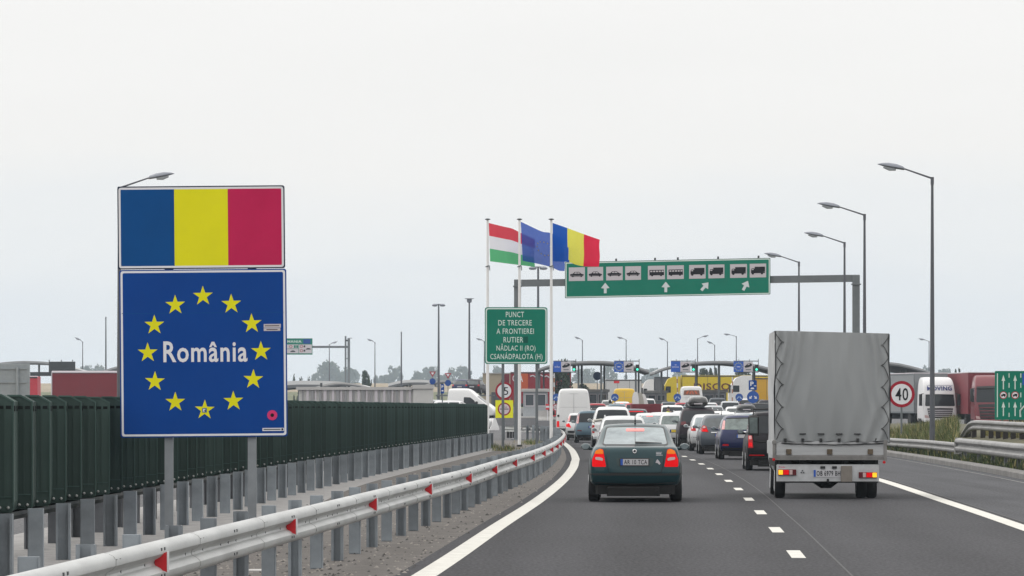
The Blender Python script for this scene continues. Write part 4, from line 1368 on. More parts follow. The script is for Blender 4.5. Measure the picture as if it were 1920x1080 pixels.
K['silver_hatch'] = kind(.83, .97, 1.44, 3.85, .30, [(L_PINK, [(.60, 1.02), (.74, 1.0), (.60, 1.34), (.55, 1.34)]), (L_LIT, [(.52, .68), (.78, .74), (.78, .90), (.62, .92)])], rear=[(TRIM, [(0, .40), (.70, .40), (.72, .52), (0, .52)], 'bumper_lip')], plate=(0, .46, .5, .1))
K['tall_mini'] = kind(.85, 1.0, 1.58, 3.79, .16, [(L_PINK, [(.66, .98), (.76, .98), (.68, 1.46), (.61, 1.46)]), (L_DIM, [(.50, .58), (.72, .60), (.72, .66), (.50, .64)])])
K['estate'] = kind(.875, .98, 1.46, 4.6, .34, [(L_DIM, [(.60, .80), (.80, .80), (.78, .97), (.62, .97)])], rails=(1.0, 3.0, .60), glass=GLM, blackmirror=False)
K['offroad'] = kind(.93, 1.10, 1.72, 4.65, .34, [(L_DIM, [(.55, 1.0), (.80, 1.0), (.76, 1.14), (.57, 1.16)])], r=.36, ww=.24, zb=.32, rear=[(TRIM, [(0, .32), (.80, .32), (.82, .60), (0, .60)], 'bumper_lip'), (CHROME, [(0, .86), (.40, .86), (.40, .885), (0, .885)], 'trim_strip')], plate=(0, .76, .52, .11))
K['grey_hatch'] = kind(.872, .98, 1.46, 4.25, .30, [(L_RED, [(.50, .84), (.78, .86), (.80, .98), (.70, 1.10), (.60, 1.06), (.55, .95)]), (L_LIT, [(.55, .86), (.74, .86), (.72, .94), (.58, .94)]), (L_CLR, [(.62, 1.0), (.72, .98), (.69, 1.06), (.63, 1.05)])], rear=[(CHROME, [(0, .82), (.42, .82), (.42, .845), (0, .845)], 'trim_strip'), (TRIM, [(0, .27), (.78, .27), (.8, .36), (0, .36)], 'bumper_lip')], plate=(0, .73, .52, .11), glass=GLM, aerial=(0, .75))
K['silver_saloon'] = kind(.87, .96, 1.46, 4.4, .55, [(L_RED, [(.55, .80), (.80, .80), (.80, .95), (.58, .93)])], glass=GLC, sglass=GLC, brake=(L_BRK, [(0, 1.33), (.16, 1.33), (.16, 1.36), (0, 1.36)]), rear=[(CHROME, [(0, .55), (.80, .55), (.80, .575), (0, .575)], 'trim_strip')])
K['blue_hatch'] = kind(.87, .99, 1.48, 4.35, .34, [(L_PINK, [(.66, 1.03), (.755, 1.02), (.69, 1.33), (.63, 1.33)])], glass=GLG, rear=[(CHROME, [(0, .925), (.17, .925), (.17, .965), (0, .965)], 'trim_strip'), (UNDER, [(0, .27), (.80, .27), (.82, .40), (0, .40)], 'bumper_lip')], rear2=[(L_RED, [(.52, .47), (.74, .47), (.72, .53), (.54, .53)], 'reflector')], plate=(.0, .80, .52, .115), brake=(TRIM, [(0, 1.40), (.6, 1.395), (.58, 1.42), (0, 1.43)]))
K['black_hatch'] = kind(.88, 1.02, 1.62, 4.0, .18, [(L_RED, [(.665, .64), (.80, .64), (.79, 1.02), (.70, 1.02)]), (L_LIT, [(.685, .68), (.785, .68), (.782, .79), (.70, .79)]), (L_PINK, [(.70, .88), (.775, .88), (.765, .98), (.71, .98)])], glass=GL, rear2=[(L_RED, [(.35, .42), (.78, .42), (.77, .45), (.36, .45)], 'reflector')], r=.31, plate=(0, .62, .52, .11))
K['compact'] = kind(.85, .97, 1.48, 4.0, .32, [(L_RED, [(.58, .85), (.76, .85), (.74, 1.0), (.60, 1.0)])], glass=GLM)
K['mpv'] = kind(.90, 1.0, 1.66, 4.6, .26, [(L_RED, [(.66, .92), (.82, .92), (.76, 1.25), (.68, 1.25)])], glass=GL)
SILV, PALES, DGREY = paint('silver_paint', (.42, .44, .46)), paint('pale_silver_paint', (.58, .59, .60)), paint('slate_paint', (.075, .088, .105))
PWHT = mat('white_car_paint', (.72, .72, .72), .3, coat=.6)
PBLU, PTEAL, PPLUM, PBLK = paint('navy_paint', (.006, .012, .062)), paint('steel_blue_paint', (.085, .14, .18)), paint('plum_paint', (.014, .007, .012), .0, .5, .2), paint('black_car_paint', (.005, .004, .007), 0.0, .55, .15)
PRED, PSAND = paint('red_car_paint', (.33, .015, .025)), paint('sand_paint', (.42, .41, .37))
def at_px(px, Y):
    return (X(px, Y), Y, zg(Y))
def car(kn, pm, label, px, Y, dr=0.0, name='parked_car', **over):
    c = dict(K[kn]); c.update(over)
    return make_car(name, label, pm, c, at_px(px, Y), head(Y) + dr)
# the near ones, each with its own shape
est, _b = car('estate', PALES, 'pale silver estate car with roof rails just ahead of the dark green liftback', 1169, 140, plate=(0, .8, .5, .11))
car('tall_mini', PTEAL, 'small steel blue hatchback with tall red pillar lamps, beside the steel guardrail', 1109.5, 214, .004, plate=(.1, .8, .5, .1))
car('silver_hatch', PALES, 'silver hatchback with lit orange-red tail light at the curve of the guardrail', 1089, 231, .004)
suv, sbv = car('offroad', PPLUM, 'dark plum off-roader with a black roof box, in the right-hand lane', 1310, 190, rails=(1.0, 3.2, .66))
car('silver_saloon', PALES, 'silver car half hidden behind the slate grey hatchback', 1333, 174, lamp=[(L_RED, [(.60, .82), (.80, .82), (.80, .98), (.62, .96)])], brake=(L_RED, [(0, 1.33), (.1, 1.33), (.1, 1.35), (0, 1.35)]))
car('grey_hatch', DGREY, 'slate grey hatchback with lit tail light, behind the navy blue car', 1354, 162, .003)
car('blue_hatch', PBLU, 'navy blue hatchback with tall clear-red pillar lamps', 1395.5, 145.5, .003)
car('black_hatch', PBLK, 'black tall hatchback mostly hidden by the tarpaulin truck', 1457, 120)

# a roof box: lies on the roof of its car, so it is a thing of its own
def roof_box(label, car_o, bvh, m, y0, L=1.9, w=.40, h=.40, mb_lid=TRIM):
    M = car_o.matrix_basis
    z = bvh.ray_cast(Vector((0, y0 + L / 2, 5)), Vector((0, 0, -1)))[0].z + .02
    t = thing('roof_box', label, 'roof box', M @ Vector((0, y0, z)), car_o.rotation_euler[2])
    mb = MB()
    pr = [(0, .55), (.06, .86), (.2, .98), (.5, 1.0), (.8, .94), (.95, .75), (1.0, .4)]
    n = 18
    vs = []
    for q, k in pr:
        for i in range(n):
            a = 2 * math.pi * i / n
            ca, sa = math.cos(a), math.sin(a)
            ex = abs(ca) ** .55 * (1 if ca > 0 else -1); ez = abs(sa) ** .55 * (1 if sa > 0 else -1)
            vs.append((ex * w * k * (1 - .10 * max(0, ez)), q * L, h * .5 + ez * h * .5 * (k if ez > 0 else .9)))
    mb.add(vs, [(j * n + i, j * n + (i + 1) % n, (j + 1) * n + (i + 1) % n, (j + 1) * n + i) for j in range(len(pr) - 1) for i in range(n)] + [tuple(range(n)), tuple(range(6 * n + n - 1, 6 * n - 1, -1))])
    mb.build('shell', m, t, 50)
    mb = MB(); mb.box(-w * .92, w * .92, .02, L * .96, h * .42, h * .46); mb.build('seam', TRIM, t)
    mb = MB(); mb.box(-w * .42, w * .40, -.02, .0, h * .26, h * .36); mb.build('label_strip', SGREY, t)
    for yy in (L * .25, L * .72):
        mb = MB(); mb.box(-.62, .62, yy - .03, yy + .03, -.03, .0); mb.box(-.60, -.54, yy - .04, yy + .04, -.16, -.031); mb.box(.54, .60, yy - .04, yy + .04, -.16, -.031); mb.build('roof_bar', TRIM, t)
roof_box('glossy black roof box on the dark plum off-roader', suv, sbv, mat('gloss_black', (.010, .010, .011), .18, coat=1.0), .55, 2.0, .46, .50)

# --- white double-cab pickup with its bed open
def levels_box(W, h, L, r=.08):
    return None
pk = kind(.90, 1.16, 1.76, 5.2, .2, [(L_RED, [(.80, .72), (.885, .72), (.885, 1.02), (.80, 1.02)])])
pk['lv'] = [(.40, 1.55, 5.1, .80), (.5, 1.5, 5.18, .875), (.7, 1.5, 5.2, .90), (1.0, 1.5, 5.15, .895), (1.12, 1.5, 4.1, .865), (1.45, 1.56, 3.7, .80), (1.70, 1.66, 3.15, .70), (1.77, 1.8, 2.9, .60)]
pk['rw'] = [(0, 1.20), (.70, 1.20), (.72, 1.23), (.62, 1.64), (.57, 1.67), (0, 1.68)]
pk['sw'] = [[(1.75, 1.18), (2.4, 1.17), (2.4, 1.64), (1.9, 1.62)], [(2.46, 1.17), (3.6, 1.16), (3.1, 1.64), (2.46, 1.64)]]
pk['lamp'] = [(L_RED, [(.78, .8), (.86, .8), (.86, 1.0), (.78, 1.0)])]
pk.update(rear=[], plate=(0, .9, .1, .05), axles=(1.1, 4.15), r=.37, ww=.25, mirror=(3.5, 1.22), blackmirror=False)
pk.pop('plate')
pt, pbv = make_car('pickup_truck', 'white double-cab pickup with dark tinted rear window, left of the silver estate', PWHT, pk, at_px(1149, 184), head(184), 'pickup')
mb = MB()
for sgn in (-1, 1):
    mb.cham(min(sgn * .90, sgn * .80), max(sgn * .90, sgn * .80), .05, 1.52, .55, 1.10, .03)
mb.cham(-.80, .80, 1.40, 1.5, .55, 1.08, .02); mb.cham(-.80, .80, .05, 1.4, .50, .62, .02); mb.cham(-.88, .88, 0, .05, .58, 1.06, .015)
bed = mb.build('cargo_bed', PWHT, pt, 30)
mb = MB(); mb.cham(-.86, .86, -.12, 0, .42, .56, .02); mb.build('bumper', CHROME, pt)
for sgn in (-1, 1):
    mb = MB(); mb.cham(sgn * .84 - .05, sgn * .84 + .05, -.012, .06, .68, 1.02, .01); mb.build('tail_light', L_RED, pt)
mb = MB(); mb.cham(-.72, .72, .12, 1.35, .62, 1.03, .05); mb.build('cargo_cover', mat('black_cover', (.018, .018, .02), .8), pt)
mb = MB(); mb.tube([(-.82, .2, 1.10), (-.84, .5, 1.2), (-.5, .6, 1.24), (.0, .62, 1.2)], .06, 8); mb.build('rolled_sheet', PSAND, pt, 50)

# --- high-roofed white van, seen square from behind
def make_van(label, px, Y, W=1.0, hr=2.62, L=5.6, rz=0.0, pm=PWHT, name='delivery_van', windows=False, group=None):
    lv = [(.42, .05, L - .1, W * .97), (.5, .0, L - .02, W), (1.0, .0, L, W), (1.35, .01, L - .5, W * .995), (1.8, .04, L - 1.2, W * .955), (hr - .20, .09, L - 1.9, W * .86), (hr - .06, .13, L - 2.1, W * .80), (hr, .20, L - 2.3, W * .70)]
    t = thing(name, label, 'van', at_px(px, Y), rz, group)
    me, bvh = body_shell(lv, crown=.03, arch=.02, bow=.05, taper=.03)
    me.materials.append(pm)
    bo = bpy.data.objects.new('body', me); COL.objects.link(bo); bo.parent = t
    r = lambda x, z, off=.006: (bvh.ray_cast(Vector((x, -6, z)), Vector((0, 1, 0)))[0] or Vector((x, .1, z))) + Vector((0, -off, 0))
    mb = MB()
    mb.tube([r(0, .62), r(0, 1.2), r(0, 1.8), r(0, hr - .28)], .010, 5)
    for zz in (1.78, hr - .27): mb.tube([r(-W * .78, zz), r(0, zz), r(W * .78, zz)], .008, 5)
    mb.tube([r(-W * .84, .66), r(0, .66), r(W * .84, .66)], .012, 5)
    mb.build('door_seam', mat('seam_grey', (.30, .30, .31), .7), t)
    for sgn in (-1, 1):
        mb = MB(); p = r(sgn * W * .90, 1.28); mb.box(p.x - .05, p.x + .07, p.y - .03, p.y + .03, 1.22, 1.34); mb.build('hinge', BLACK, t)
        mb = MB(); lay(mb, bvh, rounded([(sgn * W * .82, .62), (sgn * W * .97, .62), (sgn * W * .96, .98), (sgn * W * .84, .98)], .02), 'rear', .012, .08); finish(mb, 'tail_light', [L_LIT], t)
        mb = MB(); mb.lathe([(.04, -.16), (.10, -.13), (.11, .1), (.05, .15)], 10, 0, Matrix.Translation((sgn * (W + .16), L - 1.45, 1.45))); mb.tube([(sgn * (W - .08), L - 1.4, 1.35), (sgn * (W + .12), L - 1.44, 1.38)], .03, 6); mb.build('mirror', BLACK, t, 40)
    mb = MB(); mb.cham(-W * .97, W * .97, -.10, .1, .40, .56, .03); mb.build('bumper', TRIM, t)
    mb = MB(); mb.cham(-.28, .24, -.02, .01, .70, .82, .004); mb.build('number_plate', PLATE, t)
    for side, s2 in (('left', -1), ('right', 1)):
        mb = MB(); lay(mb, bvh, rounded([(L - 2.55, 1.32), (L - 1.55, 1.30), (L - 1.65, 1.65), (L - 2.0, 1.92), (L - 2.55, 1.95)], .06), side, .006, .15); finish(mb, 'side_window', GL, t)
    mb = MB(); lay(mb, bvh, rounded(sym([(0, 1.42), (W * .85, 1.42), (W * .76, 2.0), (0, 2.05)]), .06), 'front', .006, .15); finish(mb, 'windscreen', GL, t)
    mb = MB(); mb.cham(-W * .9, W * .9, .3, L - .3, .25, .5, .05); mb.build('underbody', UNDER, t)
    wheel_parts(t, .34, .22, [(-W + .13, 1.0), (W - .13, 1.0), (-W + .13, L - 1.0), (W - .13, L - 1.0)])
    return t, bvh
make_van('tall white panel van with black rear hinges, standing by the curve of the guardrail', 1076, 246, 1.01, 2.82, rz=head(246) + .005)
# ------------------------------------------------------------------ the tarpaulin truck
TY = 83.0
tz = 8000.0 / TY
tt = thing('tarpaulin_truck', 'small white flatbed truck under a tall grey laced tarpaulin, right lane', 'truck', (X(1552, TY), TY, 0), head(83) + .006)
tx = lambda px: (px - 1552) / tz
tzz = lambda py: H + (HZ - py) / tz
TARP = mat('grey_tarpaulin', (.285, .298, .305), .75, var=.035, vscale=1.3, bump=.12, bscale=200, spec=.25, stretch=(1, 1, .25))
TARPS = mat('lit_tarpaulin', (.40, .41, .42), .6, var=.14, vscale=1.2, spec=.35)  # same cloth as the rear, paler: light from the left put into the colour
ALU = mat('bed_aluminium', (.44, .45, .46), .45, metal=.25, var=.10, vscale=2.5, stretch=(.3, 1, 3))
ALUD = mat('dirty_aluminium', (.20, .195, .19), .6, metal=.2, var=.2, vscale=4)
CABW = mat('truck_white', (.43, .44, .455), .5, var=.16, vscale=4)
xl, xr = tx(1453.5), tx(1667)
zt0, zt1, zb0 = tzz(620), tzz(625.5), tzz(830)
LT = 3.6
def folds(x, z):
    """sag and creases of the rear sheet: pleats fanning out from the upper corners and rail, pulls at the lower edge"""
    u = (x - xl) / (xr - xl); v = (z - zb0) / (zt0 - zb0)
    d = 0.0
    for k, (cu, slope, w, a) in enumerate(((.10, .35, .030, .030), (.17, .42, .026, .028), (.24, .50, .03, .026), (.35, .30, .035, .018), (.50, -.06, .05, .012), (.62, -.22, .035, .016), (.74, -.30, .03, .020), (.83, -.34, .028, .026), (.91, -.22, .026, .026), (.04, .12, .018, .022), (.97, -.10, .018, .022))):
        c = cu - slope * (1 - v) * .42 + .012 * math.sin(v * 9 + k)
        d += a * math.exp(-((u - c) / w) ** 2) * (.25 + .75 * max(0, v) ** 1.5)
    for k, (cu, slope, w, a) in enumerate(((.14, -.5, .03, .028), (.30, -.3, .035, .016), (.46, .2, .04, .018), (.63, .35, .04, .018), (.78, .55, .035, .026), (.90, .65, .03, .032))):
        c = cu + slope * v * .6
        d += a * math.exp(-((u - c) / (w * (1 + v))) ** 2) * max(0, 1 - v * 1.7)
    d += .030 * math.sin(math.pi * min(1, max(0, u))) * math.sin(math.pi * min(1, max(0, v))) + .006 * noise.noise(Vector((u * 5, v * 2, 1.7))) + .004 * noise.noise(Vector((u * 16, v * 3, 4.2)))
    return d * 2.7
mb = MB()
def rear_sheet(u, v):
    x = xl + (xr - xl) * u
    top = zt0 + (zt1 - zt0) * u
    z = zb0 + (top - zb0) * v
    # scalloped lower edge where the sheet is tied down
    if v < .05: z += .035 * abs(math.sin(u * math.pi * 5)) * (1 - v / .05)
    return Vector((x, -folds(x, z) - .02, z))
mb.grid(rear_sheet, 120, 120)
mb.build('rear_curtain', TARP, tt, True)
mb = MB()
def side_sheet(sgn, xe):
    def f(u, v):
        top = zt0 if sgn < 0 else zt1
        z = zb0 - .02 + (top - zb0 - .13 * smooth(.6, 1.0, u)) * v
        w = .018 * math.sin(u * 9 + 2 * math.sin(v * 5)) + .022 * noise.noise(Vector((u * 6, v * 4, sgn)))
        return Vector((xe + sgn * (.012 + w * math.sin(math.pi * v) + .03 * math.sin(math.pi * u)), u * LT, z))
    return f
mb.grid(side_sheet(-1, xl), 40, 40); mb.build('side_curtain', TARPS, tt, True)
mb = MB(); mb.grid(side_sheet(1, xr), 40, 40); mb.build('side_curtain', TARPS, tt, True)
mb = MB()
mb.grid(lambda u, v: Vector((xl + (xr - xl) * u, v * LT - .01, zt0 + (zt1 - zt0) * u - .13 * smooth(.6, 1.0, v) - .02 * math.sin(math.pi * ((v * 4) % 1)) * math.sin(math.pi * u))), 10, 24)
mb.build('roof_sheet', TARPS, tt, True)
mb = MB(); mb.box(xl + .02, xr - .02, LT - .04, LT - .01, .9, zt0 - .18); mb.build('front_curtain', TARP, tt)
# lacing up both rear corners
for sgn, xe in ((1, xl), (-1, xr)):
    pts = []
    z0, z1 = zb0 + .02, (zt0 if sgn > 0 else zt1) - .06
    nper = 5
    for k in range(nper):
        za = z1 - (z1 - z0) * k / nper; zm = z1 - (z1 - z0) * (k + .42 + rnd.uniform(-.06, .06)) / nper; ze = z1 - (z1 - z0) * (k + 1) / nper
        for q in range(6):
            t_ = q / 6
            pts.append((xe + sgn * (.01 + .13 * t_ ** 1.15), za + (zm - za) * t_))
        pts.append((xe + sgn * .165, zm)); pts.append((xe + sgn * .13, zm - .01))
        for q in range(6):
            t_ = q / 6
            pts.append((xe + sgn * (.13 - .12 * t_ ** .7), zm + (ze - zm) * t_))
    mb = MB(); mb.tube([Vector((x, -folds(x, z) - .034, z)) for x, z in pts], .007, 5); mb.build('lacing', BLACK, tt)
    mb = MB(); mb.tube([Vector((xe + sgn * .004, -.03, z0 - .03)), Vector((xe + sgn * .006, -.045, (z0 + z1) / 2)), Vector((xe + sgn * .004, -.03, z1 + .05))], .011, 5); mb.build('edge_cord', STEELD, tt)
mb = MB()
for px in (1505, 1539, 1573, 1607):
    mb.box(tx(px - 6), tx(px + 6), -.085, -.03, tzz(814.5), tzz(812.5))
mb.build('strap_slots', BLACK, tt)
mb = MB(); pts = []
for k in range(61):
    u = k / 60.0
    pts.append((xl + .12 + (xr - xl - .2) * u, -.055, zb0 - .005 - .03 * math.sin(u * math.pi) - .008 * abs(math.sin(u * math.pi * 5))))
mb.tube(pts, .012, 5)
mb.build('tie_rope', BLACK, tt)
for px in (1472, 1505, 1539, 1573, 1608, 1643):
    mb = MB(); mb.box(tx(px - 2.5), tx(px + 2.5), -.075, -.03, tzz(829), tzz(822)); mb.build('hook', BLACK, tt)
# bed, tailgate
gz0, gz1 = tzz(853), tzz(828)
mb = MB(); mb.cham(tx(1455), tx(1658), -.03, .02, gz0, gz1, .008)
for q in (.30, .62): mb.box(tx(1456), tx(1657), -.036, -.03, gz0 + (gz1 - gz0) * q, gz0 + (gz1 - gz0) * q + .006)
mb.build('tailgate', ALU, tt)
mb = MB(); mb.cham(tx(1452), tx(1660), -.05, .05, tzz(862.5), tzz(853.5), .01); mb.box(tx(1452), tx(1660), -.056, -.05, tzz(858.2), tzz(856.6)); mb.build('rear_sill', ALUD, tt)
for px, d in ((1451.5, 0), (1659.5, 2)):
    mb = MB(); mb.cham(tx(px - 2.8), tx(px + 2.8), -.06, .02, tzz(866 - 4 + d), tzz(825), .006); mb.box(tx(px - 4), tx(px + 4), -.075, -.06, tzz(832), tzz(827)); mb.build('corner_post', ALUD, tt)
for px in (1479, 1555.5, 1631.5):
    mb = MB(); mb.cham(tx(px - 5), tx(px + 5), -.065, -.03, tzz(852), tzz(842), .006); mb.build('hinge', mat('rusty_hinge', (.10, .075, .05), .8, var=.3, vscale=9), tt)
mb = MB(); mb.box(xl + .03, xr - .05, .03, LT - .05, gz0 - .02, gz0 + .05); mb.build('bed_floor', ALUD, tt)
for sgn, xe in ((-1, tx(1450)), (1, tx(1661))):
    mb = MB(); mb.box(xe - .012, xe + .012, .03, LT - .05, gz0, gz1); mb.build('side_board', ALU, tt)
# chassis and rear bumper
mb = MB()
mb.box(tx(1462), tx(1484), .12, 4.6, tzz(872), tzz(862.8)); mb.box(tx(1618), tx(1641), .12, 4.6, tzz(872), tzz(862.8))
mb.box(tx(1500), tx(1512), .10, .4, .60, tzz(863)); mb.box(-.42, -.30, .1, 5.2, .45, .72); mb.box(.30, .42, .1, 5.2, .45, .72); mb.box(tx(1455), tx(1645), .6, 4.4, .62, tzz(863))
mb.tube([(-.75, 1.05, .36), (-.25, 1.05, .36), (-.08, 1.05, .34), (.10, 1.05, .34), (.25, 1.05, .36), (.75, 1.05, .36)], [.05, .06, .15, .15, .06, .05], 12)
mb.box(-.75, .75, .3, .36, .31, .42)
mb.build('chassis', UNDER, tt)
bx0, bx1, bz0, bz1 = tx(1456), tx(1648), tzz(902.5), tzz(871)
mb = MB(); mb.cham(bx0, bx1, -.02, .05, bz0, bz1, .02); mb.box(bx0 + .01, bx1 - .01, -.024, -.02, bz1 - .02, bz1 - .012); mb.build('rear_bumper', CABW, tt)
for px in (1542.5, 1564.5):
    mb = MB(); mb.cham(tx(px - 4.5), tx(px + 4.5), -.05, -.02, tzz(878.5), tzz(874), .005); mb.build('plate_lamp', BLACK, tt)
for sgn, px0, px1, dz in ((-1, 1459, 1493, 0), (1, 1610, 1644, 5)):
    a, b = tx(px0), tx(px1)
    z0, z1 = tzz(892 + dz - 1), tzz(880 + dz)
    w_ = b - a
    mb = MB()
    mb.cham(a, b, -.055, -.02, z0, z1, .008, 3)
    seg = ((0, .27, 0), (.27, .60, 1), (.60, .80, 2)) if sgn < 0 else ((.73, 1, 0), (.40, .73, 1), (.20, .40, 2))
    for s0, s1, mi in seg: mb.cham(a + w_ * s0 + .006, a + w_ * s1 - .004, -.068, -.056, z0 + .012, z1 - .012, .004, mi)
    mb.build('tail_light', [L_AMBLIT, L_LIT, L_CLR, L_DIM], tt)
mb = MB(); px = 1525.5
mb.cham(tx(1525), tx(1577), -.032, -.02, tzz(894.5), tzz(880.5), .003, 0)
flat(mb, rect(tx(1525.6), tx(1529.5), tzz(894), tzz(881)), -.034, 1)
pl = mb.build('number_plate', [PLATE, PLATEB], tt)
mb = MB(); wcap(mb, 'OB 6979 BH', tx(1531), tx(1575.5), tzz(892), tzz(883), -.036, 0, .014); mb.build('lettering', SBLACK, pl)
mb = MB(); mb.cham(tx(1576.5), tx(1597.5), -.07, -.045, tzz(903), tzz(873.5), .006); mb.build('flap', mat('brown_flap', (.19, .17, .15), .8, var=.1), tt)
mb = MB()
for cx, cz in ((1502.5, 886.2), (1506.8, 886.2), (1504.6, 882.8)):
    mb.prism([(tx(cx), tzz(cz - 1.8)), (tx(cx + 2.0), tzz(cz)), (tx(cx), tzz(cz + 1.3)), (tx(cx - 2.0), tzz(cz))], lambda a, b: (a, -.030, b), lambda a, b: (a, -.018, b))
mb.build('badge', STEELD, tt)
mb = MB()
words(mb, 'Rada', tx(1461), tx(1472), tzz(877.2), tzz(874), -.0235, 0)
words(mb, 'automobile', tx(1613), tx(1641), tzz(881), tzz(877.8), -.0235, 1)
mb.build('lettering', [SMAG, SGREY], tt)
mb = MB(); mb.tube([(0, -.02, bz0 + .02), (0, -.10, bz0 - .01), (0, -.10, bz0 + .05)], .022, 8); mb.build('tow_hook', BLACK, tt)
for px, py in ((1657, 866.5), (1450.5, 861.5)):
    mb = MB(); mb.lathe([(.01, -.02), (.03, -.01), (.03, .015), (.01, .02)], 10, 0, Matrix.Translation((tx(px), -.08, tzz(py))) @ Matrix.Rotation(math.pi / 2, 4, 'X')); mb.build('marker_light', L_RED, tt)
for sgn in (-1, 1):
    mb = MB(); mb.box(sgn * .87 - .14, sgn * .87 + .14, .55, .57, .30, .78); mb.build('mudflap', BLACK, tt)
wheel_parts(tt, .335, .20, [(-.90, 1.05), (.90, 1.05), (.70, 1.05), (-.88, 4.35), (.88, 4.35)], CABW)
# cab ahead of the bed
clv = [(.45, 3.75, 5.75, .92), (.6, 3.72, 5.85, .99), (1.0, 3.7, 5.86, 1.0), (1.35, 3.72, 5.7, .985), (1.75, 3.76, 5.35, .93), (1.98, 3.85, 5.1, .86), (2.06, 4.0, 4.9, .76)]
cme, cbv = body_shell(clv, crown=.03, bow=.03, taper=.03)
cme.materials.append(CABW)
co = bpy.data.objects.new('cab', cme); COL.objects.link(co); co.parent = tt
for side in ('left', 'right'):
    mb = MB(); lay(mb, cbv, rounded([(4.05, 1.3), (5.35, 1.28), (5.1, 1.82), (4.1, 1.84)], .06), side, .006, .1); finish(mb, 'side_window', GL, tt)
mb = MB(); lay(mb, cbv, rounded(sym([(0, 1.28), (.86, 1.28), (.78, 1.86), (0, 1.9)]), .06), 'front', .006, .1); finish(mb, 'windscreen', GL, tt)
for sgn in (-1, 1):
    mx = sgn * (1.30 if sgn < 0 else 1.26)
    mb = MB(); mb.cham(mx - .11, mx + .11, 5.1, 5.2, 1.20, 1.62, .035); mb.tube([(sgn * .93, 5.25, 1.75), (mx, 5.2, 1.74), (mx, 5.18, 1.62)], .018, 6); mb.tube([(sgn * .96, 5.25, 1.05), (mx, 5.2, 1.08), (mx, 5.18, 1.21)], .018, 6)
    mi = mb.build('mirror', BLACK, tt)
    mb = MB(); mb.cham(mx - .085, mx + .085, 5.088, 5.1, 1.25, 1.57, .004); mb.build('mirror_glass', GLG, mi)
# ------------------------------------------------------------------ the rest of the queue
def put_copy(src, label, px, Y, pm=None, dr=0.0, scale=None):
    o = dup(src, at_px(px, Y), head(Y) + dr, label, scale)
    if pm is not None:
        for c in o.children:
            if c.name.split('.')[0] == 'body':
                c.material_slots[0].link = 'OBJECT'
                c.material_slots[0].material = pm
    return o
GLW = GLM
proto = {}
def far(kn, pm, label, px, Y, dr=0.0, **over):
    """first of a kind is built, the others are copies of it in their own paint"""
    key = kn + str(sorted(over))
    if key in proto:
        return put_copy(proto[key], label, px, Y, pm, dr)
    over.setdefault('plate', (0, .78, .5, .11)); over.setdefault('step', .1)
    o, b = car(kn, pm, label, px, Y, dr, **over)
    proto[key] = o
    proto[key + 'bvh'] = b
    return o
far('silver_saloon', PALES, 'pale silver saloon with its high brake light lit, right of the estate', 1218.5, 212, .0)
far('compact', PWHT, 'white compact car seen between the pale saloon and the silver hatch', 1243, 226, .01)
far('compact', PALES, 'pale silver compact car with greenish rear window, left of the plum off-roader', 1267, 196, .0, glass=GLG, plate=(0, .70, .5, .11, '', 'y'))  # the green reflection is put into the colour of this rear glass
far('mpv', DGREY, 'dark people carrier with a lit red roof light beside the maroon trailer', 1190, 232, .0, brake=(L_LIT, [(0, 1.53), (.5, 1.53), (.46, 1.58), (0, 1.58)]))
far('mpv', PRED, 'red-roofed people carrier just right of the tall white van', 1118, 312)
far('estate', PBLK, 'black estate car peeping over the pickup roof', 1126, 288)
WCAR = PWHT
far('offroad', PWHT, 'white off-roader behind the person in the yellow vest', 1262, 282, .02)
far('estate', PALES, 'silver estate car with roof rails beyond the pale compact', 1284, 262, .02)
far('compact', PBLK, 'black compact car showing only its roof behind the maroon trailer', 1237, 318)
far('silver_hatch', PRED, 'small red hatchback with lit lights near the white toll minibus', 1281, 352)
far('compact', SILV, 'silver compact car behind the roof box of the off-roader', 1339, 316)
far('silver_hatch', PALES, 'pale small hatchback under the blue round signs, brake lights on', 1331, 352, .02)
far('mpv', SILV, 'silver people carrier in the middle of the far queue', 1370, 338)
far('compact', PWHT, 'white compact car in the middle of the far queue', 1380, 304, .01)
far('silver_hatch', PWHT, 'white hatchback with red pillar lamps ahead of the slate grey car', 1352, 262, .01)
far('silver_hatch', PWHT, 'white hatchback right of its twin, carrying no roof box', 1371, 246, .01)
sv2 = far('estate', SILV, 'silver estate car carrying a grey wedge-shaped roof box', 1402, 238, .01)
far('offroad', PBLK, 'black off-roader with red lights below the big blue arrow sign', 1429, 306, .02)
far('compact', PALES, 'pale compact car squeezed between roof box car and the truck', 1428, 226, .0)
far('silver_hatch', PTEAL, 'blue-grey hatchback low behind the navy blue car', 1419, 202)
far('compact', DGREY, 'dark grey compact car far off beside the booth windows', 1327, 392)
far('mpv', PALES, 'pale people carrier at the barrier under the right-hand canopy', 1398, 372)
far('estate', DGREY, 'dark estate car at the barrier beside the yellow lorry', 1420, 396)
far('silver_saloon', PWHT, 'white saloon at the barrier under the left-hand canopy', 1166, 362, .01)
far('compact', PTEAL, 'blue compact car in the far queue left of the maroon trailer', 1157, 330)
far('mpv', PWHT, 'white people carrier waiting between two round blue signs', 1213, 372)
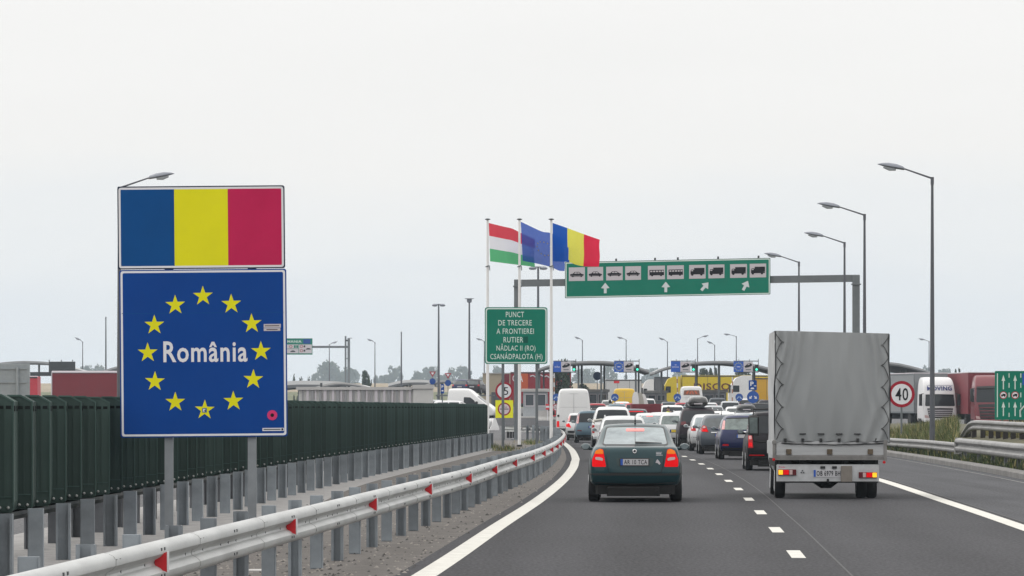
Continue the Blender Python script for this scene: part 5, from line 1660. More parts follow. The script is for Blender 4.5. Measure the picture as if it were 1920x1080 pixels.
for kn_, pm_, px_, Y_, lab_ in (('compact', PBLK, 1141, 300, 'black compact car low between the pickup and the red-roofed people carrier'), ('silver_hatch', PBLU, 1226, 292, 'navy hatchback with lit lamps right of the maroon trailer'), ('mpv', PBLK, 1303, 330, 'black people carrier just left of the plum off-roader roof box'),
                          ('estate', DGREY, 1316, 288, 'dark grey estate car beside the plum off-roader'), ('silver_hatch', PBLK, 1352, 362, 'black hatchback with lit lamps far off under the right canopy'), ('compact', PBLU, 1411, 344, 'navy compact car beside the big blue arrow sign'),
                          ('mpv', PPLUM, 1440, 352, 'plum people carrier far off beside the truck cover'), ('silver_hatch', PRED, 1188, 346, 'red hatchback far off in front of the grey booth'), ('silver_hatch', DGREY, 1255, 362, 'slate hatchback far off left of the white minibus'), ('estate', PBLK, 1330, 274, 'black estate car behind the silver hatchbacks in the right-hand lanes')):
    far(kn_, pm_, lab_, px_, Y_)
for kn_, pm_, px_, Y_, lab_ in (('estate', PSAND, 1205, 306, 'sand-coloured estate car hidden mostly by the maroon trailer'), ('silver_hatch', PTEAL, 1272, 316, 'blue-grey hatchback with lit lamps left of the black people carrier'), ('compact', DGREY, 1392, 318, 'slate compact car in the far queue right of the white one'),
                          ('mpv', DGREY, 1346, 384, 'slate people carrier standing at the right-hand booth'), ('silver_hatch', PBLK, 1240, 384, 'black hatchback with lit lamps standing at the middle booth'), ('estate', PWHT, 1143, 388, 'white estate car standing at the booth behind the red-roofed people carrier')):
    far(kn_, pm_, lab_, px_, Y_)
roof_box('grey wedge-shaped roof box on the silver estate', sv2, proto["estate[]bvh"] if "estate[]bvh" in proto else _b, mat('grey_box', (.05, .052, .055), .45, coat=.3), .8, 2.2, .52, .44)

# --- maroon trailer with three upholstered slabs standing in it
tr = thing('cargo_trailer', 'maroon high-sided cargo trailer in the middle of the queue', 'trailer', at_px(1212, 254), head(254))
s_ = F / 254
zz = lambda py: Z(py, 254) - zg(254)
MAROON = mat('maroon_side', (.15, .008, .018), .6, var=.12, vscale=2, stretch=(.4, 1, 5))
w2 = 27 / s_
mb = MB(); mb.cham(-w2, w2, 0, .06, .55, zz(757.5), .015)
for q in range(1, 6): mb.box(-w2 + .02, w2 - .02, -.012, 0, .55 + q * .24, .56 + q * .24)
mb.build('tailboard', MAROON, tr)
for sgn in (-1, 1):
    mb = MB(); mb.cham(sgn * w2 - .03, sgn * w2 + .03, .06, 3.4, .55, zz(757.5), .01); mb.build('side_board', MAROON, tr)
mb = MB(); mb.cham(-w2, w2, .06, 3.4, .48, .58, .02); mb.cham(-w2, w2, 3.34, 3.4, .58, zz(758), .01); mb.tube([(0, 3.4, .5), (0, 4.9, .5)], .05, 8); mb.build('chassis', UNDER, tr)
wheel_parts(tr, .32, .2, [(-w2 + .1, 1.6), (w2 - .1, 1.6)])
for sgn in (-1, 1):
    mb = MB(); mb.cham(sgn * w2 * .8 - .12, sgn * w2 * .8 + .12, -.04, 0, .58, .68, .01); mb.build('tail_light', L_RED, tr)
for i, (px, lean, m, w_, lab) in enumerate(((1193, .06, PWHT, 6.2, 'white rounded slab standing in the maroon trailer, leftmost'), (1204.5, .16, PSAND, 6.0, 'cream rounded slab standing in the maroon trailer, in the middle'), (1215.5, .30, PWHT, 5.0, 'white rounded slab with reddish side leaning in the maroon trailer, rightmost'))):
    o = thing('upholstered_slab', lab, 'furniture', (X(px, 255.2), 255.2 + .1 * i, zg(255) + zz(757) - .55), head(254), 'slabs loaded in the maroon trailer')
    o.rotation_euler = (0, -lean, head(254))
    o.rotation_euler[1] = -lean
    h_ = 25.5 / s_ + .45 - .04 * i
    w_ = w_ / s_ * 1.0
    mb = MB(); mb.plate(rounded([(-w_, 0), (w_, 0), (w_, h_ * .72), (w_ * .75, h_), (-w_ * .35, h_), (-w_, h_ * .70)], .12), 0, .75, 0, 1)
    mb.build('cushion', [m, mat('slab_side', (.34, .26, .24), .8, var=.1)], o)
    mb = MB(); mb.cham(-w_ * .9, w_ * .9, .05, .7, -.05, .36, .03); mb.build('base', mat('slab_base', (.16, .12, .10), .8), o)

# --- white rescue van with chevrons, and yellow van
rv_, rb = make_van('white minibus with orange chevrons across its rear window', 1297, 372, 1.05, 2.75, rz=head(300))
CHEV = mat('chevron_orange', (.52, .10, .03), .5)
mb = MB()
lay(mb, rb, rounded(sym([(0, 2.0), (.72, 2.0), (.66, 2.42), (0, 2.44)]), .05), 'rear', .010, .1); finish(mb, 'rear_window', mat('chevron_brown', (.18, .07, .04), .4), rv_)
mb = MB()
for sgn in (1, -1):
    for a in (.06, .36):
        lay(mb, rb, [(sgn * x, z) for x, z in ((a, 2.12), (a + .16, 2.12), (a + .02, 2.36), (max(.0, a - .14), 2.36))], 'rear', .016, .1)
finish(mb, 'chevron', CHEV, rv_)
mb = MB(); p = rb.ray_cast(Vector((0, -6, 1.75)), Vector((0, 1, 0)))[0]; words(mb, 'CDSA', -.55, .25, 1.64, 1.86, p.y - .012); mb.build('lettering', SGREY, rv_)
yv, yb2 = make_van('yellow box van at the booth, behind the round blue sign', 1171, 374, 1.05, 2.55, rz=head(300), pm=mat('van_yellow', (.66, .42, .012), .45, coat=.4))

# --- a person in a yellow vest walking between the cars
SKIN = mat('skin', (.36, .22, .16), .6)
VEST = mat('hi_vis', (.62, .72, .03), .7)
def person(label, loc, rz):
    t = thing('person', label, 'person', loc, rz)
    J = {'pel': (0, 0, .95, .135), 'wst': (0, 0, 1.10, .125), 'chs': (0, -.01, 1.32, .150), 'nk': (0, .01, 1.49, .060), 'hd0': (0, .025, 1.57, .085), 'hd1': (0, .03, 1.68, .088), 'hd2': (0, .02, 1.74, .06)}
    E = [('pel', 'wst'), ('wst', 'chs'), ('chs', 'nk'), ('nk', 'hd0'), ('hd0', 'hd1'), ('hd1', 'hd2')]
    for s, n in ((-1, 'l'), (1, 'r')):
        st = .12 * s
        J.update({n + 'hip': (s * .10, 0, .90, .10), n + 'kn': (s * .11, st * .5 + .04, .50, .065), n + 'an': (s * .11, st, .10, .045), n + 'toe': (s * .12, st + .17, .05, .04),
                  n + 'sh': (s * .19, 0, 1.42, .068), n + 'el': (s * .25, -.03 - st * .5, 1.14, .048), n + 'wr': (s * .25, .12 - st, .92, .033), n + 'pm': (s * .25, .15 - st, .85, .036)})
        E += [('pel', n + 'hip'), (n + 'hip', n + 'kn'), (n + 'kn', n + 'an'), (n + 'an', n + 'toe'), ('chs', n + 'sh'), (n + 'sh', n + 'el'), (n + 'el', n + 'wr'), (n + 'wr', n + 'pm')]
        for k, (dx, dy, ln) in enumerate(((-.028, .02, .075), (-.010, .03, .085), (.010, .028, .08), (.027, .02, .062))):
            J[n + 'f%d' % k] = (s * (.25) + dx, .16 - st + dy * .4, .85 - ln * .55, .0105); J[n + 'g%d' % k] = (s * .25 + dx * 1.1, .17 - st + dy, .85 - ln * 1.05, .0085)
            E += [(n + 'pm', n + 'f%d' % k), (n + 'f%d' % k, n + 'g%d' % k)]
        J[n + 'th'] = (s * .25 - s * .04, .18 - st, .83, .010); E.append((n + 'pm', n + 'th'))
    names = list(J)
    me = bpy.data.meshes.new('body')
    me.from_pydata([J[k][:3] for k in names], [(names.index(a), names.index(b)) for a, b in E], [])
    o = bpy.data.objects.new('body', me); COL.objects.link(o)
    sk = o.modifiers.new('skin', 'SKIN'); sk.use_smooth_shade = True
    for i, k in enumerate(names):
        me.skin_vertices[0].data[i].radius = (J[k][3], J[k][3])
        me.skin_vertices[0].data[i].use_root = (k == 'pel')
    o.modifiers.new('sub', 'SUBSURF').render_levels = 1
    dg = bpy.context.evaluated_depsgraph_get()
    m2 = bpy.data.meshes.new_from_object(o.evaluated_get(dg))
    bpy.data.objects.remove(o)
    m2.materials.clear()
    for m in (SKIN, mat('dark_trousers', (.012, .013, .02), .8), mat('dark_sleeves', (.02, .022, .03), .8), BLACK): m2.materials.append(m)
    for p in m2.polygons:
        z = p.center.z; x = abs(p.center.x)
        p.material_index = 3 if z < .11 else (1 if z < 1.0 and x < .2 else (2 if (z < 1.46 and z > .95) else 0))
    b = bpy.data.objects.new('body', m2); COL.objects.link(b); b.parent = t
    mb = MB(); n = 20
    pr = [(.175, .130, .95), (.168, .125, 1.1), (.185, .135, 1.25), (.20, .135, 1.38), (.15, .10, 1.46), (.075, .075, 1.49)]
    mb.add([(a * math.cos(2 * math.pi * k / n), b_ * math.sin(2 * math.pi * k / n), z) for a, b_, z in pr for k in range(n)], [(j * n + k, j * n + (k + 1) % n, (j + 1) * n + (k + 1) % n, (j + 1) * n + k) for j in range(5) for k in range(n)])
    mb.build('vest', VEST, t, True)
    mb = MB(); mb.lathe([(.06, 1.60), (.096, 1.63), (.102, 1.69), (.085, 1.755), (.04, 1.785), (.005, 1.79)], 16, 0, Matrix.Translation((0, .0, 0))); mb.build('hair', BLACK, t, True)
    mb = MB(); mb.lathe([(.006, 0), (.014, .01), (.004, .03)], 8, 0, Matrix.Translation((0, .118, 1.625)) @ Matrix.Rotation(-math.pi / 2, 4, 'X')); mb.build('nose', SKIN, t)
    for s in (-1, 1):
        mb = MB(); mb.lathe([(.004, 0), (.012, .004), (.003, .01)], 8, 0, Matrix.Translation((s * .032, .108, 1.655)) @ Matrix.Rotation(-math.pi / 2, 4, 'X')); mb.build('eye', SBLACK, t)
        mb = MB(); mb.lathe([(.01, 0), (.026, .005), (.02, .016)], 8, 0, Matrix.Translation((s * .084, .02, 1.64)) @ Matrix.Rotation(s * math.pi / 2, 4, 'Y')); mb.build('ear', SKIN, t)
    mb = MB(); mb.box(-.024, .024, .108, .116, 1.588, 1.596); mb.build('mouth', mat('lips', (.25, .10, .09), .6), t)
    return t
person('dark-haired person in a bright yellow vest standing between the queueing cars', (X(1253.5, 258), 258, zg(258)), 2.6)
# ------------------------------------------------------------------ the checkpoint
CY = 390.0
sc2 = F / CY
CANM = mat('canopy_grey', (.34, .35, .36), .6, var=.08)
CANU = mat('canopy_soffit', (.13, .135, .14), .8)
CANW = mat('canopy_white', (.62, .62, .62), .6)
CONC = mat('pale_concrete', (.42, .41, .40), .85, var=.1)
PANE = mat('booth_glass', (.05, .06, .07), .1)
BOOTHM = mat('booth_grey', (.30, .32, .34), .6, var=.08)
def canopy(label, pts, Y, cols, depth=14.0, th=6.0, m=CANM, colw=.085, name='canopy', top_white=False):
    """arched roof over the lanes: a curved slab on paired columns"""
    c = pts[len(pts) // 2][0]
    t = thing(name, label, 'canopy', (X(c, Y), Y, zg(Y)))
    s = F / Y; zb = zg(Y)
    top = catmull([((px - c) / s, H + (HZ - py) / s - zb, 0) for px, py in pts], .5)
    top.append(Vector(((pts[-1][0] - c) / s, H + (HZ - pts[-1][1]) / s - zb, 0)))
    n = len(top); h = th / s
    mb = MB()
    vs = [(p.x, y, p.y - dz) for y, in ((0,), (depth,)) for dz in (0, h * .55, h) for p in top]
    def strip(a, b, mi): mb.f.extend([(a * n + i, a * n + i + 1, b * n + i + 1, b * n + i) for i in range(n - 1)]); mb.mi.extend([mi] * (n - 1))
    mb.v = vs
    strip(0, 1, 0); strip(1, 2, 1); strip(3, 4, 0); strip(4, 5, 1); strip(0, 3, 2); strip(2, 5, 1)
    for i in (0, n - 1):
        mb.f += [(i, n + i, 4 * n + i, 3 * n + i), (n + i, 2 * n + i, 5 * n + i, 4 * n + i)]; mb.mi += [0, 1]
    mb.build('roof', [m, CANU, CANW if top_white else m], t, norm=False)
    xs = [p.x for p in top]; zs_ = [p.y for p in top]
    for px, dy in cols:
        x = (px - c) * (Y + dy) / F
        zt = float(np.interp(x, xs, zs_)) - h * .9
        mb = MB(); mb.cham(x - colw, x + colw, dy - colw, dy + colw, 0, zt, .03); mb.box(x - colw * 1.7, x + colw * 1.7, dy - colw * 1.7, dy + colw * 1.7, .0, .05)
        mb.build('column', STEEL, t)
    return t
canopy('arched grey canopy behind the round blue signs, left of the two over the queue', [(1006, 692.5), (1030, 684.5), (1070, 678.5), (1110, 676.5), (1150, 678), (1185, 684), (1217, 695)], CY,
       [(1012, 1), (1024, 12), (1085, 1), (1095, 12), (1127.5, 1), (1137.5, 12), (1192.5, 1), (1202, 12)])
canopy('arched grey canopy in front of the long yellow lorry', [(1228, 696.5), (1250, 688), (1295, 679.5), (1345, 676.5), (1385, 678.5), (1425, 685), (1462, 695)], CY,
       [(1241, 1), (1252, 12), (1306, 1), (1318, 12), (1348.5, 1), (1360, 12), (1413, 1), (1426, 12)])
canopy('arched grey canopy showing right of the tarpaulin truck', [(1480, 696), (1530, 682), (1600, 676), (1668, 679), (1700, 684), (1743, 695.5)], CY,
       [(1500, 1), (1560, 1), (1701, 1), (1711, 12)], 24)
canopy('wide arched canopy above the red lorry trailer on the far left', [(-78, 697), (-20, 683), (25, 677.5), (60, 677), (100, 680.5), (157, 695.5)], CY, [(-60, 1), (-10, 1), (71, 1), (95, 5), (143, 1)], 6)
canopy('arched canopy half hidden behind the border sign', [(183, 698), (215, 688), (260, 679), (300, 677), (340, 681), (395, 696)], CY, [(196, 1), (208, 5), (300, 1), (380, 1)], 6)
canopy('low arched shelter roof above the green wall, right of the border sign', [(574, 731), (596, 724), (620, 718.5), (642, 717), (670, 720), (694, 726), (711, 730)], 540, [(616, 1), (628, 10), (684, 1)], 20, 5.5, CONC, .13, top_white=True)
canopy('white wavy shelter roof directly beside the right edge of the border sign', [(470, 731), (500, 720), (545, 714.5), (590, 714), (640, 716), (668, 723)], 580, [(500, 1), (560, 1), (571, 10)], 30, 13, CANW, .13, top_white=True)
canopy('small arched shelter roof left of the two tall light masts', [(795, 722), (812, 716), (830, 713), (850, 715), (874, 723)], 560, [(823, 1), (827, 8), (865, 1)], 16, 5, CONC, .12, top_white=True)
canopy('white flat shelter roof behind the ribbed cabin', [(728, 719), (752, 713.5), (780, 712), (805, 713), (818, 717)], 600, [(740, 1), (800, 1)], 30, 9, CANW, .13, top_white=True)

def lane_signal(label, px0, pxm, px1, pxl, kind_):
    Y = CY - 4; s = F / Y
    t = thing('lane_signal', label, 'lane sign', (X(px0, Y), Y, zg(Y)))
    f = lambda px: (px - px0) / s
    g = lambda py: H + (HZ - py) / s - zg(Y)
    mb = MB(); mb.box(f(px0), f(pxm), 0, .08, g(697.5), g(677.8), 0)
    if kind_ == 'stars':
        for k in range(12):
            a = 2 * math.pi * k / 12
            flat(mb, star((f(px0) + f(pxm)) / 2 + .34 * math.sin(a), g(687.6) + .34 * math.cos(a), .065), -.004, 1)
        mb.box(f(px0) + .30, f(pxm) - .30, -.004, 0, g(688.4), g(687.2), 2)
    else:
        words(mb, 'ROMÂNIA', f(px0) + .12, f(pxm) - .12, g(689.5), g(686), -.004, 2)
        mb.box(f(px0) + .34, f(pxm) - .34, -.004, 0, g(684.6), g(683.8), 2)
    mb.build('blue_board', [mat('signal_blue', (.003, .085, .46), .45), SYEL, SWHITE], t)
    mb = MB(); mb.box(f(pxm) + .004, f(px1), 0, .08, g(697), g(678.5), 0)
    U = lambda u, v: (f(pxm) + (f(px1) - f(pxm)) * u, g(678.5) + (g(697) - g(678.5)) * v)
    flat(mb, [U(*p) for p in ((.10, .46), (.24, .36), (.46, .18), (.74, .14), (.90, .22), (.92, .36), (.78, .46), (.52, .56), (.20, .60))], -.005, 1)
    flat(mb, [U(*p) for p in ((.40, .32), (.50, .22), (.70, .20), (.64, .30))], -.008, 0)
    flat(mb, [U(*p) for p in ((.24, .74), (.80, .74), (.80, .84), (.24, .84))], -.005, 2)
    mb.build('car_board', [SGREY, SBLACK, STEEL], t)
    mb = MB(); mb.box(f(pxl - 3.2), f(pxl + 3.2), -.06, .14, g(696), g(683.5)); mb.build('signal_head', BLACK, t)
    mb = MB(); mb.lathe([(.11, 0), (.10, .03), (.04, .05)], 14, 0, Matrix.Translation((f(pxl), -.06, g(692.8))) @ Matrix.Rotation(math.pi / 2, 4, 'X')); mb.build('green_light', mat('green_signal', (.05, .5, .35), .3, emit=(.06, 1.0, .62), estr=1.1), t)
    mb = MB(); mb.box(f(pxl - 3.2), f(pxl + 3.2), -.06, -.04, g(684.6), g(684.2)); mb.build('hood', BLACK, t)
    mb = MB(); mb.tube([(f(px0), .12, g(677)), (f(pxl + 4), .12, g(677))], .05, 6); mb.tube([(f(pxl + 3.5), .12, g(697)), (f(pxl + 3.5), .12, g(673))], .035, 6); mb.tube([(f(px0 + 10), .12, g(697.6)), (f(pxl + 4), .12, g(697.6))], .05, 6)
    for px in (px0 + 10, px1 - 6): mb.tube([(f(px), .12, g(699)), (f(px), .12, g(673.5))], .03, 6)
    for px in (px0 + 12,): mb.tube([(f(px), .18, g(684)), (f(px), 4.6, g(684))], .06, 6)
    mb.build('bracket', STEEL, t)
lane_signal('lane board with blue country panel and green light, beside the rightmost flagpole', 1037.5, 1052, 1070, 1076.3, 'name')
lane_signal('lane board with blue starred panel and green light on the left canopy', 1151.5, 1169.5, 1188, 1195, 'stars')
lane_signal('lane board with blue country panel at the left end of the right canopy', 1258, 1275.5, 1294.5, 1300.3, 'name')
lane_signal('lane board with blue starred panel and green light nearest the tarpaulin truck', 1375.5, 1394, 1411.5, 1418.6, 'stars')

def booth(label, px0, px1, ytop, Y, door=True):
    s = F / Y
    t = thing('toll_booth', label, 'booth', (X((px0 + px1) / 2, Y), Y, zg(Y)))
    w_ = (px1 - px0) / 2 / s; h = Z(ytop, Y) - zg(Y); d = 3.2
    mb = MB(); mb.cham(-w_, w_, 0, d, 0, h - .25, .03); mb.build('walls', BOOTHM, t)
    mb = MB(); mb.cham(-w_ - .15, w_ + .15, -.2, d + .2, h - .25, h, .04); mb.build('roof', CONC, t)
    for x0, x1 in ((-w_ * .86, -w_ * .10), (w_ * .06, w_ * .86)):
        mb = MB()
        for a, b, c, e in ((x0, x1, h * .40, h * .43), (x0, x1, h * .80, h * .83), (x0, x0 + .06, h * .43, h * .80), (x1 - .06, x1, h * .43, h * .80)): mb.box(a, b, -.04, -.001, c, e)
        fr = mb.build('window', SGREY, t)
        mb = MB(); mb.box(x0 + .06, x1 - .06, -.02, -.002, h * .43, h * .80); mb.build('pane', PANE, fr)
    for sgn in (-1, 1):
        mb = MB(); mb.box(min(sgn * w_, sgn * (w_ + .02)), max(sgn * w_, sgn * (w_ + .02)), .4, 1.8, h * .42, h * .82); mb.build('side_pane', PANE, t)
    mb = MB(); mb.cham(-w_ - .5, w_ + .5, -1.6, d + 2, 0, .14, .03); mb.build('island', CONC, t)
booth('grey toll booth under the left canopy, behind the tall white van', 1102, 1140, 730, 396)
booth('grey toll booth between the two canopies over the queue', 1212, 1250, 732, 396)
booth('grey toll booth in front of the yellow lorry', 1318, 1362, 731, 396)
booth('large grey toll booth left of the rightmost flagpole', 981, 1027, 729, 372)
def keep_sign(label, px, Y=360.0, ring=True):
    def face(mb, zc, R):
        flat(mb, circle(0, zc, R * .97), -.004, 1)
        for s in (-1, 1):
            flat(mb, [(s * a * R, zc + b * R) for a, b in ((.05, .10), (.12, .26), (.42, .10), (.40, -.12), (.62, -.10), (.70, -.42), (.36, -.36), (.26, -.14))], -.008, 2)
        return [SBACK, mat('roundel_blue', (.002, .07, .34), .5), mat('arrow_pale', (.40, .52, .68), .5)]
    t, zc, R = round_sign('arrow_sign', label, px, 745, 7.2, Y, face)
    if ring:
        z2 = zc - 19 / (F / Y)
        mb = MB(); mb.plate(circle(0, z2, R), 0, .03, 0); ring2(mb, circle(0, z2, R), circle(0, z2, R * .78), -.004, 1); flat(mb, circle(0, z2, R * .78), -.004, 2)
        wcap(mb, '2,2', -R * .5, R * .5, z2 - R * .3, z2 + R * .3, -.008, 3, .01)
        mb.build('width_limit', [SBACK, SRED, mat('ring_pink', (.62, .52, .54), .5), SBLACK], t)
    mb = MB(); mb.cham(-.5, .5, -.1, 1.2, 0, .15, .03); mb.build('island', CONC, t)
keep_sign('round blue two-way arrow sign in front of the yellow van', 1153)
keep_sign('round blue two-way arrow sign left of the white minibus', 1270)
keep_sign('round blue two-way arrow sign left of the parking sign', 1386)
keep_sign('round blue arrow sign almost hidden by the rightmost flagpole', 1043)
def face_big(mb, zc, R):
    flat(mb, circle(0, zc, R * .98), -.004, 1)
    for s in (-1, 1):
        flat(mb, [(s * a * R, zc + b * R) for a, b in ((.14, .12), (.26, .22), (.46, .0), (.58, .12), (.62, -.30), (.20, -.26), (.32, -.14))], -.008, 2)
    return [SBACK, mat('roundel_blue', (.002, .07, .34), .5), SWHITE]
tb, zc, R = round_sign('arrow_sign', 'large round blue sign with two diverging arrows under a blue parking plate', 1412, 744.5, 11.5, 300.0, face_big)
mb = MB(); s = F / 300.0
z0, z1 = Z(731.5, 300) - zg(300), Z(713, 300) - zg(300)
mb.plate(rrect(-8.2 / s, 7.2 / s, z0, z1, .04), 0, .03, 0)
wcap(mb, 'P', -5.2 / s, 1.2 / s, z0 + 8 / s, z1 - 2.5 / s, -.006, 1, .03)
mb.box(1.8 / s, 6 / s, -.006, 0, z0 + 7.2 / s, z0 + 8.6 / s, 1)
flat(mb, [(-4.5 / s, z0 + 1.8 / s), (2 / s, z0 + 1.8 / s), (2 / s, z0 + 3.6 / s), (.5 / s, z0 + 5 / s), (-2.6 / s, z0 + 5 / s), (-4.5 / s, z0 + 3.6 / s)], -.006, 1)
mb.build('parking_plate', [SBLUE, SWHITE], tb)
def arm(label, px, y0, y1, Y=388.0, lean=0.0, m2=SREDB):
    t = thing('boom_gate', label, 'barrier', (X(px, Y), Y, zg(Y)))
    mb = MB(); mb.cham(-.18, .18, -.18, .18, 0, 1.05, .03); mb.build('cabinet', SREDB, t)
    mb = MB(); h = Z(y0, Y) - zg(Y)
    n = 7
    for k in range(n):
        a, b = 1.0 + (h - 1.0) * k / n, 1.0 + (h - 1.0) * (k + 1) / n
        mb.tube([(lean * (a - 1), -.22, a), (lean * (b - 1), -.22, b)], .055, 6, k % 2)
    mb.build('boom', [SWHITE, mat('faded_arm', (.42, .20, .12), .6)], t)
arm('raised striped barrier arm beside the rightmost flagpole', 1039, 700, 745)
arm('raised striped barrier arm in front of the yellow lorry cab', 1271, 702, 735, lean=-.03)
arm('raised striped barrier arm left of the white lorry cab', 1373, 707, 750)
jb = thing('jersey_barrier', 'pale concrete barrier block in front of the large grey booth', 'barrier', at_px(1019, 352), .1)
mb = MB(); mb.prism([(-.32, 0), (.32, 0), (.3, .08), (.12, .34), (.08, .82), (-.08, .82), (-.12, .34), (-.3, .08)], lambda a, z: (-.5, a, z), lambda a, z: (.6, a, z)); mb.build('block', CONC, jb)
mb = MB()
for k in range(3): mb.box(.15, .45, -.36, -.34, .9 + k * .16, 1.06 + k * .16, k % 2)
mb.tube([(.3, -.3, .0), (.3, -.3, 1.4)], .03, 6, 1); mb.build('chevron_board', [SREDB, SWHITE], jb)
wb_ = thing('road_divider', 'white plastic divider block behind the leftmost flagpole', 'barrier', at_px(928, 292), .2)
mb = MB(); mb.prism([(-.30, 0), (.30, 0), (.30, .12), (.06, .8), (-.06, .8), (-.30, .12)], lambda a, z: (a, 0, z), lambda a, z: (a, 1.5, z)); mb.build('block', WHITE, wb_, 30)
cb_ = thing('equipment_cabinet', 'dark ribbed equipment boxes at the foot of the gantry', 'cabinet', at_px(958, 246), 0)
for k in range(3):
    mb = MB(); mb.cham(-.24 + k * .17, -.09 + k * .17, 0, .3, 0, .42 + .04 * k, .02); mb.build('box', BLACK, cb_)

# ------------------------------------------------------------------ lorries standing behind the checkpoint
def side_lorry(label, pc0, pc1, pt0, pt1, ytop, Y, cm, tm, text=None, tcol=None, ycab=None, extra=None):
    """a lorry standing across the view, its cab to the left"""
    s = F / Y; zb = zg(Y)
    t = thing('lorry', label, 'lorry', (X(pt0, Y), Y, zb))
    f = lambda px: (px - pt0) / s
    g = lambda py: H + (HZ - py) / s - zb
    top = g(ytop)
    if pt1 > pt0:
        mb = MB(); mb.cham(0, f(pt1), 0, 2.5, .95, top, .03)
        k = 0
        while k * 1.3 < f(pt1): mb.box(k * 1.3 + .05, k * 1.3 + .08, -.012, 0, 1.0, top - .12, 1); k += 1
        mb.box(0, f(pt1), -.03, 0, top - .14, top - .02, 1); mb.box(0, f(pt1), -.03, 0, .92, 1.05, 1)
        tr_ = mb.build('trailer', [tm, STEELD], t)
        if text:
            for (w_, a, b, y0, y1, m) in text:
                mb = MB(); words(mb, w_, f(a), f(b), g(y1), g(y0), -.02, 0, .02); mb.build('lettering', m, tr_)
        if extra: extra(t, f, g)
        mb = MB(); mb.box(.3, f(pt1) - .3, .4, 2.1, .7, .92); mb.build('chassis', UNDER, t)
        n_ = max(1, int(f(pt1) / 1.4))
        for k in range(min(3, n_)):
            mb = MB(); mb.lathe([(.30, -.15), (.48, -.15), (.5, -.1), (.5, .1), (.48, .15), (.3, .15)], 18, 0, Matrix.Translation((f(pt1) - 1.2 - k * 1.3, .18, .5)) @ Matrix.Rotation(math.pi / 2, 4, 'X')); mb.build('wheel', RUBBER, t)
    if pc1 > pc0:
        a, b = f(pc0), f(pc1)
        ct = g(ycab if ycab else ytop + 2)
        w_ = b - a
        side = [(a + .10, .45), (b, .45), (b, ct), (a + w_ * .62, ct), (a + w_ * .30, ct - .25), (a + w_ * .10, ct - .95), (a, ct - 1.75), (a, .7)]
        mb = MB(); mb.prism(rounded(side, .12), lambda x, z: (x, .02, z), lambda x, z: (x, 2.48, z)); mb.build('cab', cm, t, 30)
        mb = MB(); flat(mb, rounded([(a + w_ * .12, ct - 1.65), (a + w_ * .45, ct - 1.65), (a + w_ * .45, ct - 1.0), (a + w_ * .18, ct - 1.0)], .05), .008); mb.build('side_window', GL, t)
        mb = MB(); mb.prism([(a + w_ * .02, ct - 1.72), (a + w_ * .10, ct - .98), (a + w_ * .07, ct - .98), (a - .015, ct - 1.70)], lambda x, z: (x, .12, z), lambda x, z: (x, 2.38, z)); mb.build('windscreen', GL, t)
        mb = MB(); mb.box(a - .02, a + .12, -.28, -.02, ct - 1.7, ct - .9); mb.build('mirror', BLACK, t)
        for x in (a + .9,):
            mb = MB(); mb.lathe([(.30, -.15), (.48, -.15), (.5, -.1), (.5, .1), (.48, .15), (.3, .15)], 18, 0, Matrix.Translation((x, .16, .5)) @ Matrix.Rotation(math.pi / 2, 4, 'X')); mb.build('wheel', RUBBER, t)
    return t
RTR = mat('trailer_red', (.26, .010, .022), .55, var=.06)
ORG = mat('trailer_orange', (.50, .085, .02), .55)
def orange_patch(t, f, g):
    mb = MB(); mb.box(f(968), f(990), -.016, -.013, g(733), g(700)); mb.build('orange_patch', ORG, t)
    mb = MB()
    for k, (a, b, y) in enumerate(((994, 1004, 706), (1006, 1018, 704.5), (1020, 1030, 707), (1032, 1047, 705), (1044, 1060, 709))):
        mb.tube([(f(a), -.02, g(y)), (f((a + b) / 2), -.02, g(y - 2)), (f(b), -.02, g(y + 1))], .07, 5)
    mb.build('script_stripe', SGREY, t)
side_lorry('dark red lorry with orange patch and white letters behind the large grey booth', 936, 955, 957, 1071, 697.5, 418, mat('cab_dark_red', (.16, .008, .02), .5), RTR, [('C', 961, 967.5, 703.5, 715.5, SWHITE), ('A', 973, 980.5, 704, 716, SWHITE)], None, 701, orange_patch)
YEL = mat('lorry_yellow', (.62, .47, .015), .5, var=.04)
side_lorry('long yellow lorry with large maroon lettering on its side', 1243, 1276, 1278, 1470, 703.5, 436, YEL, YEL, [('DISCO', 1301, 1369, 718.5, 731.5, mat('maroon_letters', (.10, .008, .012), .5))], None, 706)
side_lorry('white lorry cab facing left with an orange-yellow trailer, right of the parking sign', 1367, 1410, 1412, 1500, 708.5, 426, WHITE, mat('trailer_amber', (.60, .33, .012), .5), None, None, 704)
def red_square(t, f, g):
    mb = MB(); mb.box(f(1151), f(1161.5), -.016, -.013, g(718.5), g(713)); mb.build('red_square', SREDB, t)
side_lorry('white trailer with a red square under the left canopy', 0, 0, 1135, 1203, 711.5, 470, WHITE, mat('trailer_offwhite', (.52, .52, .51), .6), None, None, None, red_square)
side_lorry('white lorry cab with a dark grey trailer between the two canopies', 1203, 1226, 1227, 1256, 706.5, 452, WHITE, mat('trailer_slate', (.10, .105, .115), .6), None, None, 711)
RTR2 = mat('trailer_brick_red', (.17, .016, .026), .6, var=.06, vscale=.8)
side_lorry('short red lorry body seen between the sign back and the far left canopy column', 0, 0, 52, 70, 706, 350, WHITE, mat('bright_body_red', (.48, .03, .05), .5))
t_ = thing('lorry', 'red curtain-sided trailer with white roof behind the green wall, far left', 'lorry', (X(97, 272), 272, zg(272)), -.035)
mb = MB(); mb.cham(0, 13.4, 0, 2.5, 1.0, 3.86, .04); mb.build('trailer', RTR2, t_)
mb = MB(); mb.cham(-.02, 13.42, -.03, 2.53, 3.862, 4.0, .06); mb.box(-.03, .03, -.03, 2.53, .95, 3.86); mb.build('roof', SGREY, t_)
